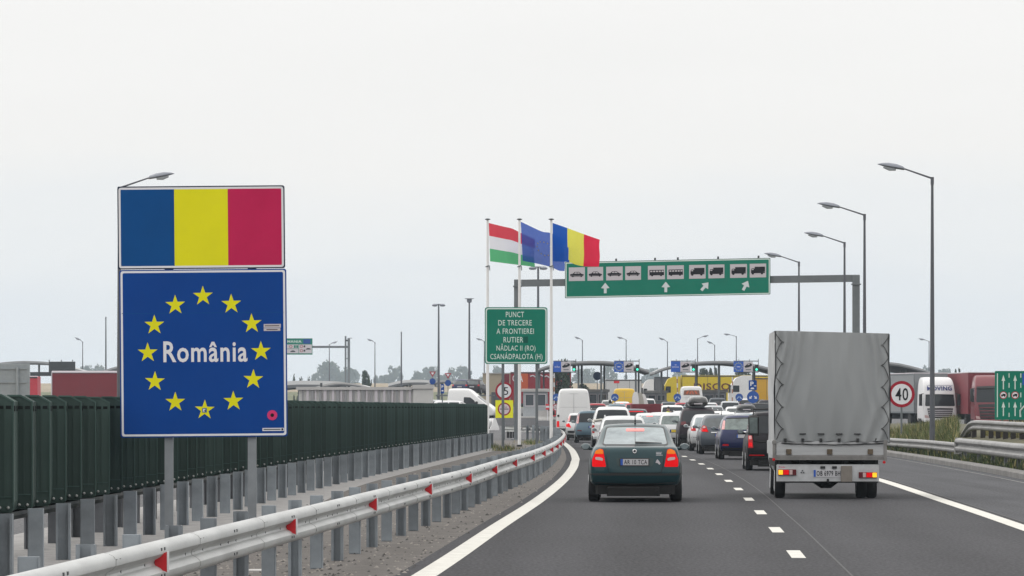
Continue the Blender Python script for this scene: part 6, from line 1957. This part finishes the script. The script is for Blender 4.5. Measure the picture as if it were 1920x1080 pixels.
mb = MB(); mb.box(.3, 13, .4, 2.1, .7, .99); mb.build('chassis', UNDER, t_)
for k in range(3):
    mb = MB(); mb.lathe([(.30, -.15), (.48, -.15), (.5, -.1), (.5, .1), (.48, .15), (.3, .15)], 18, 0, Matrix.Translation((3 + k * 1.3, .18, .5)) @ Matrix.Rotation(math.pi / 2, 4, 'X')); mb.build('wheel', RUBBER, t_)

def facing_lorry(label, px, Y, rz, cm, tm, name_=None, tall=3.75, dark=False, ttop=4.0, tl=13.0, wz=(1.5, 2.4)):
    a_, b_ = wz
    t = thing('lorry', label, 'lorry', at_px(px, Y), rz)
    lv = [(.38, .02, 2.2, 1.20), (.55, -.06, 2.25, 1.25), (1.1, -.06, 2.25, 1.25), (1.75, .0, 2.25, 1.24), (2.2, .08, 2.25, 1.22), (2.75, .22, 2.25, 1.20), (3.2, .42, 2.25, 1.16), (tall - .1, .75, 2.25, 1.08), (tall, 1.05, 2.2, .98)]
    me, bv = body_shell(lv, crown=.02, arch=.0, bow=.10, taper=.03)
    me.materials.append(cm)
    o = bpy.data.objects.new('cab', me); COL.objects.link(o); o.parent = t
    def part(nm, m, polys, off=.01, both=False, st=.1):
        for f in ((lambda p: p, mir) if both else (lambda p: p,)):
            mb = MB()
            for p in polys: lay(mb, bv, rounded(f(p), .03), 'rear', off, st)
            finish(mb, nm, m, t)
    part('windscreen', GL, [sym([(0, a_), (1.06, a_), (1.12, a_ + .07), (1.05, b_ - .04), (0, b_)])])
    part('visor', cm if not dark else BLACK, [sym([(0, b_ - .04), (1.07, b_ - .06), (1.05, b_ + .10), (0, b_ + .14)])], .10)
    part('grille', mat('grille_dark', (.018, .018, .02), .5), [sym([(0, .62), (.82, .62), (.98, a_ - .16), (0, a_ - .12)])])
    sl = MB()
    for k in range(4):
        z = .74 + k * (a_ - .9) / 4.2
        lay(sl, bv, sym([(0, z), (.80 + k * .04, z), (.81 + k * .04, z + .055), (0, z + .055)]), 'rear', .05, .12)
    finish(sl, 'grille_slats', SGREY if not dark else cm, t)
    part('corner_panel', cm, [[(.86, .60), (1.20, .60), (1.22, a_ - .12), (1.04, a_ - .12)]], .03, True)
    part('headlight', L_CLR, [[(.84, .62), (1.14, .66), (1.16, .86), (.90, .80)]], .045, True)
    mb = MB(); mb.cham(-1.2, 1.2, -.10, .1, .36, .58, .04); mb.build('bumper', cm, t)
    for s in (-1, 1):
        mb = MB(); mb.cham(s * 1.44 - .11, s * 1.44 + .11, .05, .25, a_ + .05, b_ - .02, .03); mb.tube([(s * 1.2, .3, b_ + .02), (s * 1.42, .18, b_ - .04)], .03, 6); mb.build('mirror', BLACK, t)
        mb = MB(); lay(mb, bv, rounded([(.45, a_ + .02), (1.45, a_ + .02), (1.45, b_ - .05), (.6, b_ - .05)], .05), 'right' if s > 0 else 'left', .01, .15); finish(mb, 'side_window', GL, t)
    if name_:
        p = bv.ray_cast(Vector((0, -6, b_ + .5)), Vector((0, 1, 0)))[0]
        mb = MB(); words(mb, name_, -.92, .94, b_ + .24, b_ + .56, 0, 0, .03, lambda x, z: (bv.ray_cast(Vector((x, -6, z)), Vector((0, 1, 0)))[0] or Vector((x, .4, z))) + Vector((0, -.06, 0)))
        mb.box(-.96, .96, p.y - .16, p.y - .12, b_ + .61, b_ + .64); mb.build('lettering', mat('lettering_navy', (.008, .018, .16), .5), t)
    mb = MB(); mb.cham(-1.275, 1.275, 2.75, 2.75 + tl, .98, ttop, .03)
    mb.box(-1.285, -1.275, 2.76, 2.74 + tl, 3.80, ttop - .03, 1); mb.box(-1.285, -1.275, 2.76, 2.74 + tl, .98, 1.10, 1); mb.box(-1.287, -1.275, 2.75, 2.85, 1.1, 3.8, 1)
    mb.build('trailer', [tm, STEEL if not dark else tm], t)
    mb = MB(); mb.cham(-1.29, 1.29, 2.73, 2.77 + tl, ttop + .002, ttop + .07, .02); mb.build('trailer_roof', SGREY, t)
    mb = MB(); mb.box(-.5, .5, .3, 2.5 + tl, .55, .97); mb.build('chassis', UNDER, t)
    for x, y in ((-1.08, 1.2), (1.08, 1.2), (-1.08, 4.4), (1.08, 4.4), (-1.08, 11.6), (1.08, 11.6), (-1.08, 12.9), (1.08, 12.9)):
        mb = MB(); mb.lathe([(.30, -.16), (.48, -.16), (.5, -.1), (.5, .1), (.48, .16), (.3, .16)], 18, 0, Matrix.Translation((x, y, .5)) @ Matrix.Rotation(math.pi / 2, 4, 'Y')); mb.build('wheel', RUBBER, t)
    return t
facing_lorry('white lorry with blue lettering above its windscreen, facing the road', 1763, 312, .15, mat('lorry_white', (.66, .66, .67), .4, coat=.4), mat('trailer_silver', (.20, .21, .22), .5, var=.06), 'MOVING', 3.62, ttop=3.9)
facing_lorry('dark red lorry facing the road, partly behind the green lane sign', 1860, 306, .05, mat('lorry_crimson', (.15, .005, .014), .35, coat=.5), RTR2, None, 3.75, True, 3.95, wz=(1.82, 2.82))
facing_lorry('second dark red lorry hidden mostly behind the green lane sign', 1938, 325, .04, mat('lorry_crimson', (.22, .006, .016)), RTR2, None, 3.75, True, 3.95)
facing_lorry('yellow lorry just visible between the tarpaulin and the forty sign', 1640, 372, .12, YEL, mat('trailer_slate2', (.13, .13, .14), .6), None, 3.4, False, 3.6)

# ------------------------------------------------------------------ things beyond the green wall
t_ = thing('road_sign', 'grey back of a large road sign above the wall at the left edge', 'road sign', at_px(20, 175), 0)
s = F / 175
f = lambda px: (px - 20) / s
g = lambda py: H + (HZ - py) / s
mb = MB(); mb.cham(f(-70), f(56), .0, .04, g(770), g(681.5), .01); mb.build('panel', SBACK, t_)
mb = MB()
for py in (691.5, 717): mb.box(f(-68), f(50), -.05, -.001, g(py + 1), g(py - 1))
mb.build('stiffener', SBACK, t_)
for px in (33, -40):
    mb = MB(); mb.tube([(f(px), -.09, 0), (f(px), -.09, g(688))], .055, 8); mb.build('post', SBACK, t_)
t_ = thing('lane_signal', 'dark back of a lane board hanging from the far left canopy', 'lane sign', at_px(115, 386), 0)
s = F / 386; zb = zg(386)
f = lambda px: (px - 115) / s
g = lambda py: H + (HZ - py) / s - zb
mb = MB(); mb.cham(f(92), f(141), 0, .15, g(700), g(678), .02); mb.build('board', STEELD, t_)
mb = MB()
for px in (92, 115, 136): mb.tube([(f(px), .1, g(701)), (f(px), .1, g(674.5))], .04, 6)
mb.box(f(56), f(137), .2, .5, g(705), g(697.5)); mb.build('frame', STEELD, t_)
# ribbed cabin
cbn = thing('cabin_building', 'long pale ribbed cabin with flat roof above the green wall', 'building', at_px(810, 296), 0)
s = F / 296; zb = zg(296)
f = lambda px: (px - 810) / s
g = lambda py: H + (HZ - py) / s - zb
CREAM = mat('cabin_cream', (.50, .495, .48), .7, var=.05)
mb = MB(); mb.box(f(775), f(810), 0, 5, 0, g(729.5)); mb.box(f(560), f(775), .4, 5, 0, g(731)); mb.build('wall', CREAM, cbn)
mb = MB(); mb.box(f(773), f(812), -.12, 5.1, g(729), g(721.5)); mb.box(f(555), f(773), .2, 5.1, g(731), g(725.5)); mb.build('roof', mat('cabin_roof', (.44, .43, .42), .7), cbn)
for i, px in enumerate(range(566, 774, 8)):
    mb = MB(); w_ = .05 + .03 * (i % 3); mb.box(f(px), f(px) + w_ * 2, .30, .40, 0, g(731.3)); mb.build('rib', SGREY if i % 2 else mat('rib_dull', (.26, .26, .27), .7), cbn)
for px in (600, 640, 690, 735):
    mb = MB(); mb.box(f(px), f(px + 5), .37, .399, .05, g(737)); mb.build('door', mat('cabin_door', (.33, .31, .32), .7), cbn)
for px, h_ in ((601, 10), (768, 8), (774, 7), (763, 6)):
    mb = MB(); mb.box(f(px - 2), f(px + 2), 1, 1.3, g(726), g(726 - h_ * .8)); mb.build('roof_vent', STEELD, cbn)
# tan warehouse, far
wh = thing('warehouse', 'tan flat-roofed warehouse beyond the wall, left of the dark red lorry', 'building', at_px(930, 560), 0)
s = F / 560; zb = zg(560)
mb = MB(); mb.box((905 - 930) / s, (962 - 930) / s, 0, 12, 0, Z(700.5, 560) - zb); mb.build('wall', mat('tan_cladding', (.32, .27, .19), .8, var=.04), wh)
mb = MB(); mb.box((904 - 930) / s, (963 - 930) / s, -.2, 12.2, Z(700.4, 560) - zb, Z(699, 560) - zb); mb.build('roof', CONC, wh)
mb = MB(); mb.box(-.6, 1.2, -.05, 0, 0, 2.4); mb.build('door', STEELD, wh)
# white van and cars on the other carriageway
make_van('white panel van facing right above the end of the green wall', 841, 350, .98, 2.62, 4.0, -1.75, name='delivery_van')
for args in (('offroad', PALES, 'silver off-roader in front of the white side-on van', 806, 335, -1.8), ('offroad', SILV, 'grey-silver off-roader left of the side-on white van', 772, 345, -1.8), ('compact', PWHT, 'white compact car beside the cream ribbed cabin', 812, 285, -1.8)):
    far(*args)
pc_ = far('compact', PWHT, 'white patrol car with red and blue light bar beyond the green wall', 596, 330, -1.7)
pz = pc_.location.z
o = MB(); o.cham(-.55, 0, -.12, .12, 0, .14, .02, 0); o.cham(0.001, .55, -.12, .12, 0, .14, .02, 1)
lb = o.build('light_bar', [SRED, SBLUE], pc_); lb.location = (0, 1.9, 1.50)
ct = thing('car_transporter', 'low grey car transporter carrying dark cars behind the white side-on van', 'trailer', at_px(872, 420), 0)
mb = MB(); mb.box(-2.9, 2.9, 0, 2.3, 1.75, 1.9); mb.build('deck', STEEL, ct)
for x in (-2.7, 2.7):
    mb = MB(); mb.box(x - .08, x + .08, .1, .3, .8, 1.749); mb.build('pillar', STEEL, ct)
mb = MB(); mb.box(-2.9, 2.9, .2, 2.1, .7, .95); mb.build('frame', STEELD, ct)
for k in range(3):
    mb = MB(); mb.lathe([(.2, -.12), (.40, -.12), (.42, 0), (.40, .12), (.2, .12)], 14, 0, Matrix.Translation((-1.2 + k * 1.1, .3, .42)) @ Matrix.Rotation(math.pi / 2, 4, 'X')); mb.build('wheel', RUBBER, ct)
for i, (px, m, lab) in enumerate(((861, PBLU, 'dark blue car carried on the transporter, left'), (884, PPLUM, 'dark plum car carried on the transporter, right'))):
    o = far('compact', m, lab, px, 420.8, -.2)
    o.location.z += 1.9
# overhead sign of the other carriageway
og = thing('gantry', 'far cantilever gantry with green and white overhead sign right of the border sign', 'gantry', at_px(650, 560), 0)
s = F / 560; zb = zg(560)
f = lambda px: (px - 650) / s
g = lambda py: H + (HZ - py) / s - zb
for px, y0 in ((648, 630), (654, 634)):
    mb = MB(); w_ = 2.0 / s * (1.2 if px > 650 else .8); mb.cham(f(px) - w_, f(px) + w_, -w_, w_, 0, g(y0), .02); mb.build('post', STEEL, og)
mb = MB(); mb.box(f(500), f(652), -.2, .2, g(652.5), g(648.5)); mb.box(f(646), f(654), -.1, .1, g(673), g(671.5)); mb.build('beam', STEEL, og)
mb = MB(); mb.box(f(655), f(660), -.05, .05, g(634.5), g(633.5)); mb.box(f(648), f(653), -.15, .1, g(640), g(637)); mb.build('camera', STEELD, og)
mb = MB(); mb.box(f(498), f(586), -.32, -.2, g(665), g(634.5), 0)
mb.box(f(500), f(585), -.33, -.321, g(662.5), g(646), 1)
words(mb, 'ROMANIA', f(527), f(565.5), g(642.8), g(638), -.335, 2, .02)
mb.box(f(569), f(582), -.335, -.321, g(644.5), g(636), 3)
for cx, cy, m in ((545.5, 650, 4), (553, 650, 0), (557.5, 650, 0), (565.5, 649.5, 4), (565.5, 657.5, 4), (520, 650, 4)):
    if m == 4: ring2(mb, circle(f(cx), g(cy), 2.9 / s, 16), circle(f(cx), g(cy), 1.9 / s, 16), -.335, 4)
    else: mb.box(f(cx - 1.8), f(cx + 1.8), -.335, -.331, g(cy + 2.6), g(cy - 2.6), 0)
for cx, cy in ((549, 658.5), (578, 654)):
    flat(mb, [(f(cx - 5), g(cy + 1.5)), (f(cx + 5), g(cy + 1.5)), (f(cx + 5), g(cy + .4)), (f(cx + 2), g(cy - 1.3)), (f(cx - 1), g(cy - 1.3)), (f(cx - 4), g(cy + .2))], -.336, 5)
for cx, cy in ((571, 649.5), (571, 657.5)): mb.box(f(cx - 1.6), f(cx + 1.6), -.335, -.331, g(cy + 1.8), g(cy - 1.8), 5)
mb.box(f(560), f(561), -.336, -.331, g(662.5), g(646), 0); mb.box(f(500), f(560), -.336, -.331, g(654.5), g(653.7), 0)
mb.build('sign_panel', [SGREEN, SGREY, SPALE, SBLUE, SRED, SBLACK], og)
# masts and small far lamps
def mast(label, px, top, Y, dw, style):
    t = thing('light_mast', label, 'light mast', at_px(px, Y))
    h = Z(top, Y) - zg(Y)
    mb = MB(); mb.tube([(0, 0, 0), (0, 0, h)], [.17, .09], 10); mb.build('pole', LAMPM, t, 40)
    w_ = dw / (F / Y)
    if style:
        mb = MB(); mb.tube([(-w_, 0, h), (w_, 0, h)], .05, 6); mb.build('crossbar', LAMPM, t)
        for s_ in (-1, 1):
            mb = MB(); mb.lathe([(.02, .10), (.2, .06), (w_ * .55, -.04), (w_ * .45, -.2), (.1, -.24)], 12, 0, Matrix.Translation((s_ * w_ * .72, 0, h - .04)) @ Matrix.Diagonal((1, .6, 1, 1))); mb.build('lantern', LAMPH, t, 40)
    else:
        mb = MB(); mb.lathe([(.02, .04), (w_, .03), (w_, -.02), (.3, -.06), (.28, -.4), (.1, -.5)], 16, 0, Matrix.Translation((0, 0, h))); mb.build('lantern', LAMPH, t, 40)
mast('tall twin-headed light mast left of the green crossing sign', 822.5, 570.5, 520, 10, 1)
mast('tall light mast with a flat round head, nearest left of the green crossing sign', 880, 560, 500, 9, 0)
mast('tall twin-headed light mast rising behind the flags', 1009, 500.5, 400, 14, 1)
for px, top, lab in ((198.5, 597, 'plain slender mast left of the border sign'), (752.5, 625, 'plain slender mast above the white shelter roofs')):
    t = thing('mast', lab, 'mast', at_px(px, 480)); h = Z(top, 480) - zg(480)
    mb = MB(); mb.tube([(0, 0, 0), (0, 0, h)], [.12, .06], 8); mb.build('pole', LAMPM, t, 40)
    mb = MB(); mb.lathe([(.07, h), (.1, h + .05), (.02, h + .2)], 8); mb.build('tip', LAMPM, t)
for px, top, hx, hy, lab in ((1092, 638, 1077, 634.5, 'small far street lamp above the left canopy, leftmost of its row'), (1174, 637, 1156, 633.5, 'small far street lamp above the starred lane board of the left canopy'), (1251.5, 641, 1234, 636, 'small far street lamp over the gap between the two canopies'),
                             (1308, 635, 1329, 630, 'small far street lamp with its arm to the right, above the right canopy'), (1340, 647, 1324, 643, 'lowest small far street lamp above the right canopy'), (1380.5, 630.5, 1356.5, 626.5, 'small far street lamp above the starred board of the right canopy'),
                             (1742, 640, 1722, 636, 'small far street lamp just left of the nearest tall lamp pole'), (155, 641, 142, 636.5, 'small far street lamp above the red lorry trailer'), (703, 642, 691, 638.5, 'small far street lamp right of the far cantilever gantry'),
                             (617.5, 646, 622, 643, 'small far street lamp standing behind the far gantry beam'), (908, 640, 896, 637, 'small far street lamp left of the green crossing sign')):
    street_lamp(lab, px, top, hx, hy, 600.0, None, 'small far street lamps', k=1.1)
def mini_sign(label, px, py, Y, kind_):
    s = F / Y
    t = thing('road_sign', label, 'road sign', at_px(px, Y)); zc = Z(py, Y) - zg(Y)
    mb = MB()
    if kind_ == 'yield':
        mb.plate([(-.42, zc + .25), (.42, zc + .25), (0, zc - .42)], 0, .03, 0); flat(mb, [(-.2, zc + .14), (.2, zc + .14), (0, zc - .2)], -.005, 1)
        mb.plate(circle(0, zc - .95, .38), 0, .03, 2)
    elif kind_ == 'P':
        mb.plate(rect(-.14, .14, zc - .36, zc + .36), 0, .03, 2); wcap(mb, 'P', -.07, .08, zc + .06, zc + .26, -.006, 1, .02)
        mb.box(-.07, .08, -.006, 0, zc - .2, zc - .1, 1)
    else:
        mb.plate(circle(0, zc, .42), 0, .03, 3)
    mb.build('plate', [SRED, SWHITE, SBLUE, NAVY], t)
    mb = MB(); mb.tube([(0, .06, 0), (0, .06, zc)], .04, 6); mb.build('post', STEEL, t)
mini_sign('small red yield sign over a blue disc left of the twin-headed mast', 811, 700.5, 520, 'yield')
mini_sign('small red yield sign over a blue disc between the two tall masts', 840, 703.5, 520, 'yield')
mini_sign('narrow blue parking sign under the small arched shelter', 829.5, 729, 330, 'P')
mini_sign('small dark round sign seen under the left canopy', 1120, 705, 420, 'dark')

# ------------------------------------------------------------------ trees
LEAF = mat('leaf_green', (.020, .038, .024), .8, var=.45, vscale=.5)
LEAF2 = mat('leaf_light', (.036, .056, .030), .8, var=.35, vscale=.6)
BARK = mat('bark', (.06, .048, .036), .9)
def tree_mesh(seed, kind_):
    """crown of many leaf-sized faces in clumps round the limbs; unit height 1, rooted at z 0"""
    r = random.Random(seed)
    cl = []
    if kind_ == 'round':
        for _ in range(60):
            a, q = r.uniform(0, 6.283), r.random() ** .5
            z = r.uniform(.16, .95); rad = .46 * math.sqrt(max(0.02, 1 - ((z - .5) / .52) ** 2)) * r.uniform(.75, 1.05)
            cl.append((rad * q * math.cos(a), rad * q * math.sin(a), z, r.uniform(.07, .15)))
    elif kind_ == 'tall':
        for _ in range(30):
            a = r.uniform(0, 6.283); z = r.uniform(.08, .98); rad = .13 * (1 - .75 * z) * r.uniform(.2, 1.2) + .015
            cl.append((rad * math.cos(a), rad * math.sin(a), z, r.uniform(.03, .07)))
    elif kind_ == 'lean':
        for _ in range(52):
            z = r.uniform(.12, .96); a = r.uniform(0, 6.283); rad = (.20 + .22 * math.sin(z * 3.0)) * r.random() ** .5
            cl.append((.16 * (z - .35) + rad * math.cos(a), rad * math.sin(a), z, r.uniform(.06, .13)))
    else:
        for _ in range(40):
            x = r.uniform(-1.1, 1.1); z = r.uniform(.05, .55 + .4 * abs(math.sin(x * 3 + seed)))
            cl.append((x, r.uniform(-.3, .3), z, r.uniform(.08, .2)))
    mb = MB()
    for cx, cy, cz, cr in cl:
        m = 0 if r.random() < .62 else 1
        for _ in range(46):
            d = Vector((r.gauss(0, 1), r.gauss(0, 1), r.gauss(0, 1))).normalized() * cr * r.uniform(.45, 1.15)
            p = Vector((cx, cy, cz)) + d
            if p.z < .03: continue
            u = Vector((r.gauss(0, 1), r.gauss(0, 1), r.gauss(0, 1))).normalized(); v = u.orthogonal().normalized()
            s1 = r.uniform(.026, .058) * (.7 if kind_ == 'tall' else 1)
            mb.add([p - u * s1, p + v * s1 * .7, p + u * s1, p - v * s1 * .7], [(0, 1, 2, 3)], m)
    return mb, cl
TREES = {}
def tree(label, px, ybase_or_top, wpx, Y, kind_, var=0, group='trees on the far fields', name='tree', mm=None):
    """px centre, row of the top, width in pixels"""
    s = F / Y; zb = zg(Y) - .2
    h = Z(ybase_or_top, Y) - zb
    w_ = wpx / s
    t = thing(name, label, 'tree', (X(px, Y), Y, zb), 0, group)
    key = (kind_, var)
    if key not in TREES:
        mb, cl = tree_mesh(hash(kind_) % 7 + var * 13 + len(kind_), kind_)
        cr = mb.build('crown', [LEAF, LEAF2], t, norm=False)
        mb = MB(); mb.tube([(0, 0, 0), (.01, 0, .25), (.0, .01, .6)], [.035, .028, .012], 7)
        r = random.Random(var)
        for k in range(5):
            c = cl[r.randrange(len(cl))]; mb.tube([(0, 0, .18 + .08 * k), (c[0] * .5, c[1] * .5, .25 + .5 * (c[2] - .1)), (c[0] * .9, c[1] * .9, c[2])], [.016, .010, .004], 5)
        tk = mb.build('trunk', BARK, t)
        TREES[key] = (cr, tk)
    else:
        for o in TREES[key]:
            c = o.copy(); COL.objects.link(c); c.parent = t
    base = {'round': .92, 'tall': .30, 'lean': .86, 'hedge': 2.4}[kind_]
    k = w_ / base
    t.scale = (k, k * .8, h)
    return t
FT = [(617, 682, 40, 'round', 0, 'large rounded tree above the white shelter roof'), (592, 703, 20, 'lean', 0, 'small leaning tree left of the large rounded one'), (654, 694, 34, 'round', 1, 'rounded tree behind the two posts of the far gantry'),
      (637, 702, 26, 'round', 2, 'pale bushy tree between the large rounded tree and the far gantry posts'), (737, 689, 26, 'lean', 1, 'leaning tree left of the slender mast over the shelters'), (723, 705, 28, 'round', 2, 'low bushy tree under the leaning one'),
      (705, 707, 10, 'round', 0, 'little bush at the foot of the far lamp beside the gantry'), (782, 700, 22, 'round', 1, 'low tree behind the small yield sign, left'), (806, 690, 28, 'round', 3, 'tree behind the small red yield sign'),
      (834, 704, 24, 'round', 2, 'low pale tree between the two tall masts'), (859, 690, 34, 'lean', 2, 'broad tree just left of the round-headed mast'), (903, 710, 14, 'round', 0, 'tiny tree beside the tan warehouse'), (931, 691, 22, 'round', 1, 'tree rising over the tan warehouse roof'),
      (1096, 694, 36, 'round', 3, 'hazy tree seen between the columns of the left canopy'), (1140, 688, 24, 'lean', 0, 'hazy leaning tree behind the left canopy columns'), (1166, 706, 44, 'hedge', 0, 'low hazy hedge under the left canopy'), (1222, 693, 30, 'round', 2, 'hazy tree in the gap between the canopies'),
      (1272, 701, 34, 'round', 1, 'hazy tree under the right canopy, left end'), (160, 688, 22, 'round', 3, 'hazy tree right of the far left canopy'), (186, 689, 26, 'round', 0, 'hazy tree touching the left edge of the border sign'),
      (1676, 692, 34, 'round', 1, 'hazy tree under the canopy beside the forty sign'), (1737, 688, 20, 'lean', 1, 'hazy tree left of the nearest tall lamp pole'), (1770, 694, 26, 'round', 2, 'hazy tree above the white lorry'), (1090, 711, 22, 'hedge', 1, 'low hazy hedge behind the left canopy')]
for px, top, w_, kd, v, lab in FT:
    tree(lab, px, top - 1.5, w_ * 1.35, 2950 + 9 * (px % 17), kd, v)
for px, top, w_, kd, v, lab in ((686, 697, 20, 'round', 4, 'dark green tree behind the low arched shelter'), (565, 703, 34, 'hedge', 2, 'dark shrubs beside the border sign, above the shelter roof'), (1334, 689, 14, 'tall', 0, 'dark slender tree above the yellow lorry, under the canopy'), (1342, 690, 14, 'tall', 1, 'second dark slender tree above the yellow lorry'),
                                (1322, 693, 30, 'round', 4, 'dark green tree above the yellow lorry'), (1394, 692, 40, 'round', 4, 'dark green tree behind the starred board of the right canopy'), (1793, 691, 9, 'tall', 0, 'small dark cypress above the lorries, left one'), (1799, 692, 9, 'tall', 1, 'small dark cypress above the lorries, right one')):
    tree(lab, px, top, w_, 720, kd, v, 'darker trees behind the checkpoint')
tree('dark green bushy tree beside the large grey booth', 1053, 682, 46, 412, 'round', 5, 'darker trees behind the checkpoint')
tree('green shrub behind the tall white van', 1095, 722, 30, 440, 'round', 4, 'darker trees behind the checkpoint')

# ------------------------------------------------------------------ grass and weeds of the verge
def blades(name, label, n, fx, hgt, mats_, wts, seed):
    r = random.Random(seed)
    mb = MB()
    for _ in range(n):
        x, y, z, hk = fx(r)
        h = r.uniform(*hgt) * hk
        a = r.uniform(0, 6.283); d = Vector((math.cos(a), math.sin(a), 0)); w_ = r.uniform(.006, .016)
        b = Vector((-d.y, d.x, 0)) * w_
        p = Vector((x, y, z - .03)); ln = r.uniform(.05, .45) * h
        m1 = p + Vector((0, 0, h * .6)) + d * ln * .35; tp = p + Vector((0, 0, h)) + d * ln
        mb.add([p - b, p + b, m1 + b * .8, m1 - b * .8, tp], [(0, 1, 2, 3), (3, 2, 4)], r.choices(range(len(mats_)), wts)[0])
    o = mb.build(name, mats_, norm=False)
    tag(o, label, 'grass', kind='stuff')
G1 = mat('grass_green', (.060, .095, .022), .8, var=.3, vscale=.7); G2 = mat('grass_straw', (.34, .285, .13), .85, var=.2, vscale=.7); G3 = mat('weed_dark', (.022, .036, .012), .85, var=.4, vscale=.8); G4 = mat('grass_olive', (.13, .135, .045), .8, var=.25, vscale=.6)
def f_tall(r):
    while True:
        Y = r.uniform(136, 180); d = r.uniform(1.1, 4.6)
        if (kerbX(Y) + d) / Y < .1045: break
    c = noise.noise(Vector((d * .9, Y * .22, 3)))
    return kerbX(Y) + d, Y, vz(d, Y), .75 + .5 * c
blades('tall_grass', 'tall yellow-green grass behind the guardrail under the forty sign', 16000, f_tall, (.42, .92), [G1, G2, G4, G3], (5, 2.2, 4, 2), 3)
def f_weed(r):
    Y = r.uniform(100, 190); d = .42 + 1.3 * r.random() ** 1.3
    c = noise.noise(Vector((d * 1.5, Y * .5, 8)))
    return kerbX(Y) + d, Y, vz(d, Y), .65 + .6 * c
blades('weeds', 'low dark weeds between the kerb and the guardrail', 15000, f_weed, (.12, .42), [G3, G1, G2, G4], (6, 2, .6, 1.2), 5)
def f_straw(r):
    Y = r.uniform(138, 160); d = 3.75 + 2.4 * r.random()
    return kerbX(Y) + d, Y, vz(d, Y), 1
blades('dry_grass', 'dry straw grass behind the posts of the upper guardrail', 9000, f_straw, (.35, .66), [G2, G4, G1], (5, 3, .7), 9)
def f_tuft(r):
    k = r.choice(((X(943, 175), 175.2), (X(948, 182), 182), (X(1000, 205), 205), (X(992, 214), 214), (X(925, 187), 187)))
    return k[0] + r.gauss(0, .28), k[1] + r.gauss(0, .8), 0, r.uniform(.5, 1)
blades('grass_tufts', 'small grass tufts at the feet of the signposts and flagpoles', 900, f_tuft, (.10, .36), [G1, G2, G4], (4, 2, 3), 11)

# ------------------------------------------------------------------ the hazy air over the plain
hz_ = MB(); hz_.box(-1800, 1800, -40, 3400, -1.2, 42.0)
ho = hz_.build('haze', [], None)
hm = bpy.data.materials.new('haze_air'); hm.use_nodes = True
nt = hm.node_tree; nt.nodes.clear()
vo = nt.nodes.new('ShaderNodeOutputMaterial'); pv = nt.nodes.new('ShaderNodeVolumePrincipled')
pv.inputs['Color'].default_value = (.74, .87, 1.0, 1); pv.inputs['Density'].default_value = 0.00014; pv.inputs['Anisotropy'].default_value = 0.2
nt.links.new(pv.outputs[0], vo.inputs['Volume'])
ho.data.materials.append(hm)
ho['kind'] = 'stuff'; ho['label'] = 'pale summer haze over the plain'; ho['category'] = 'haze'
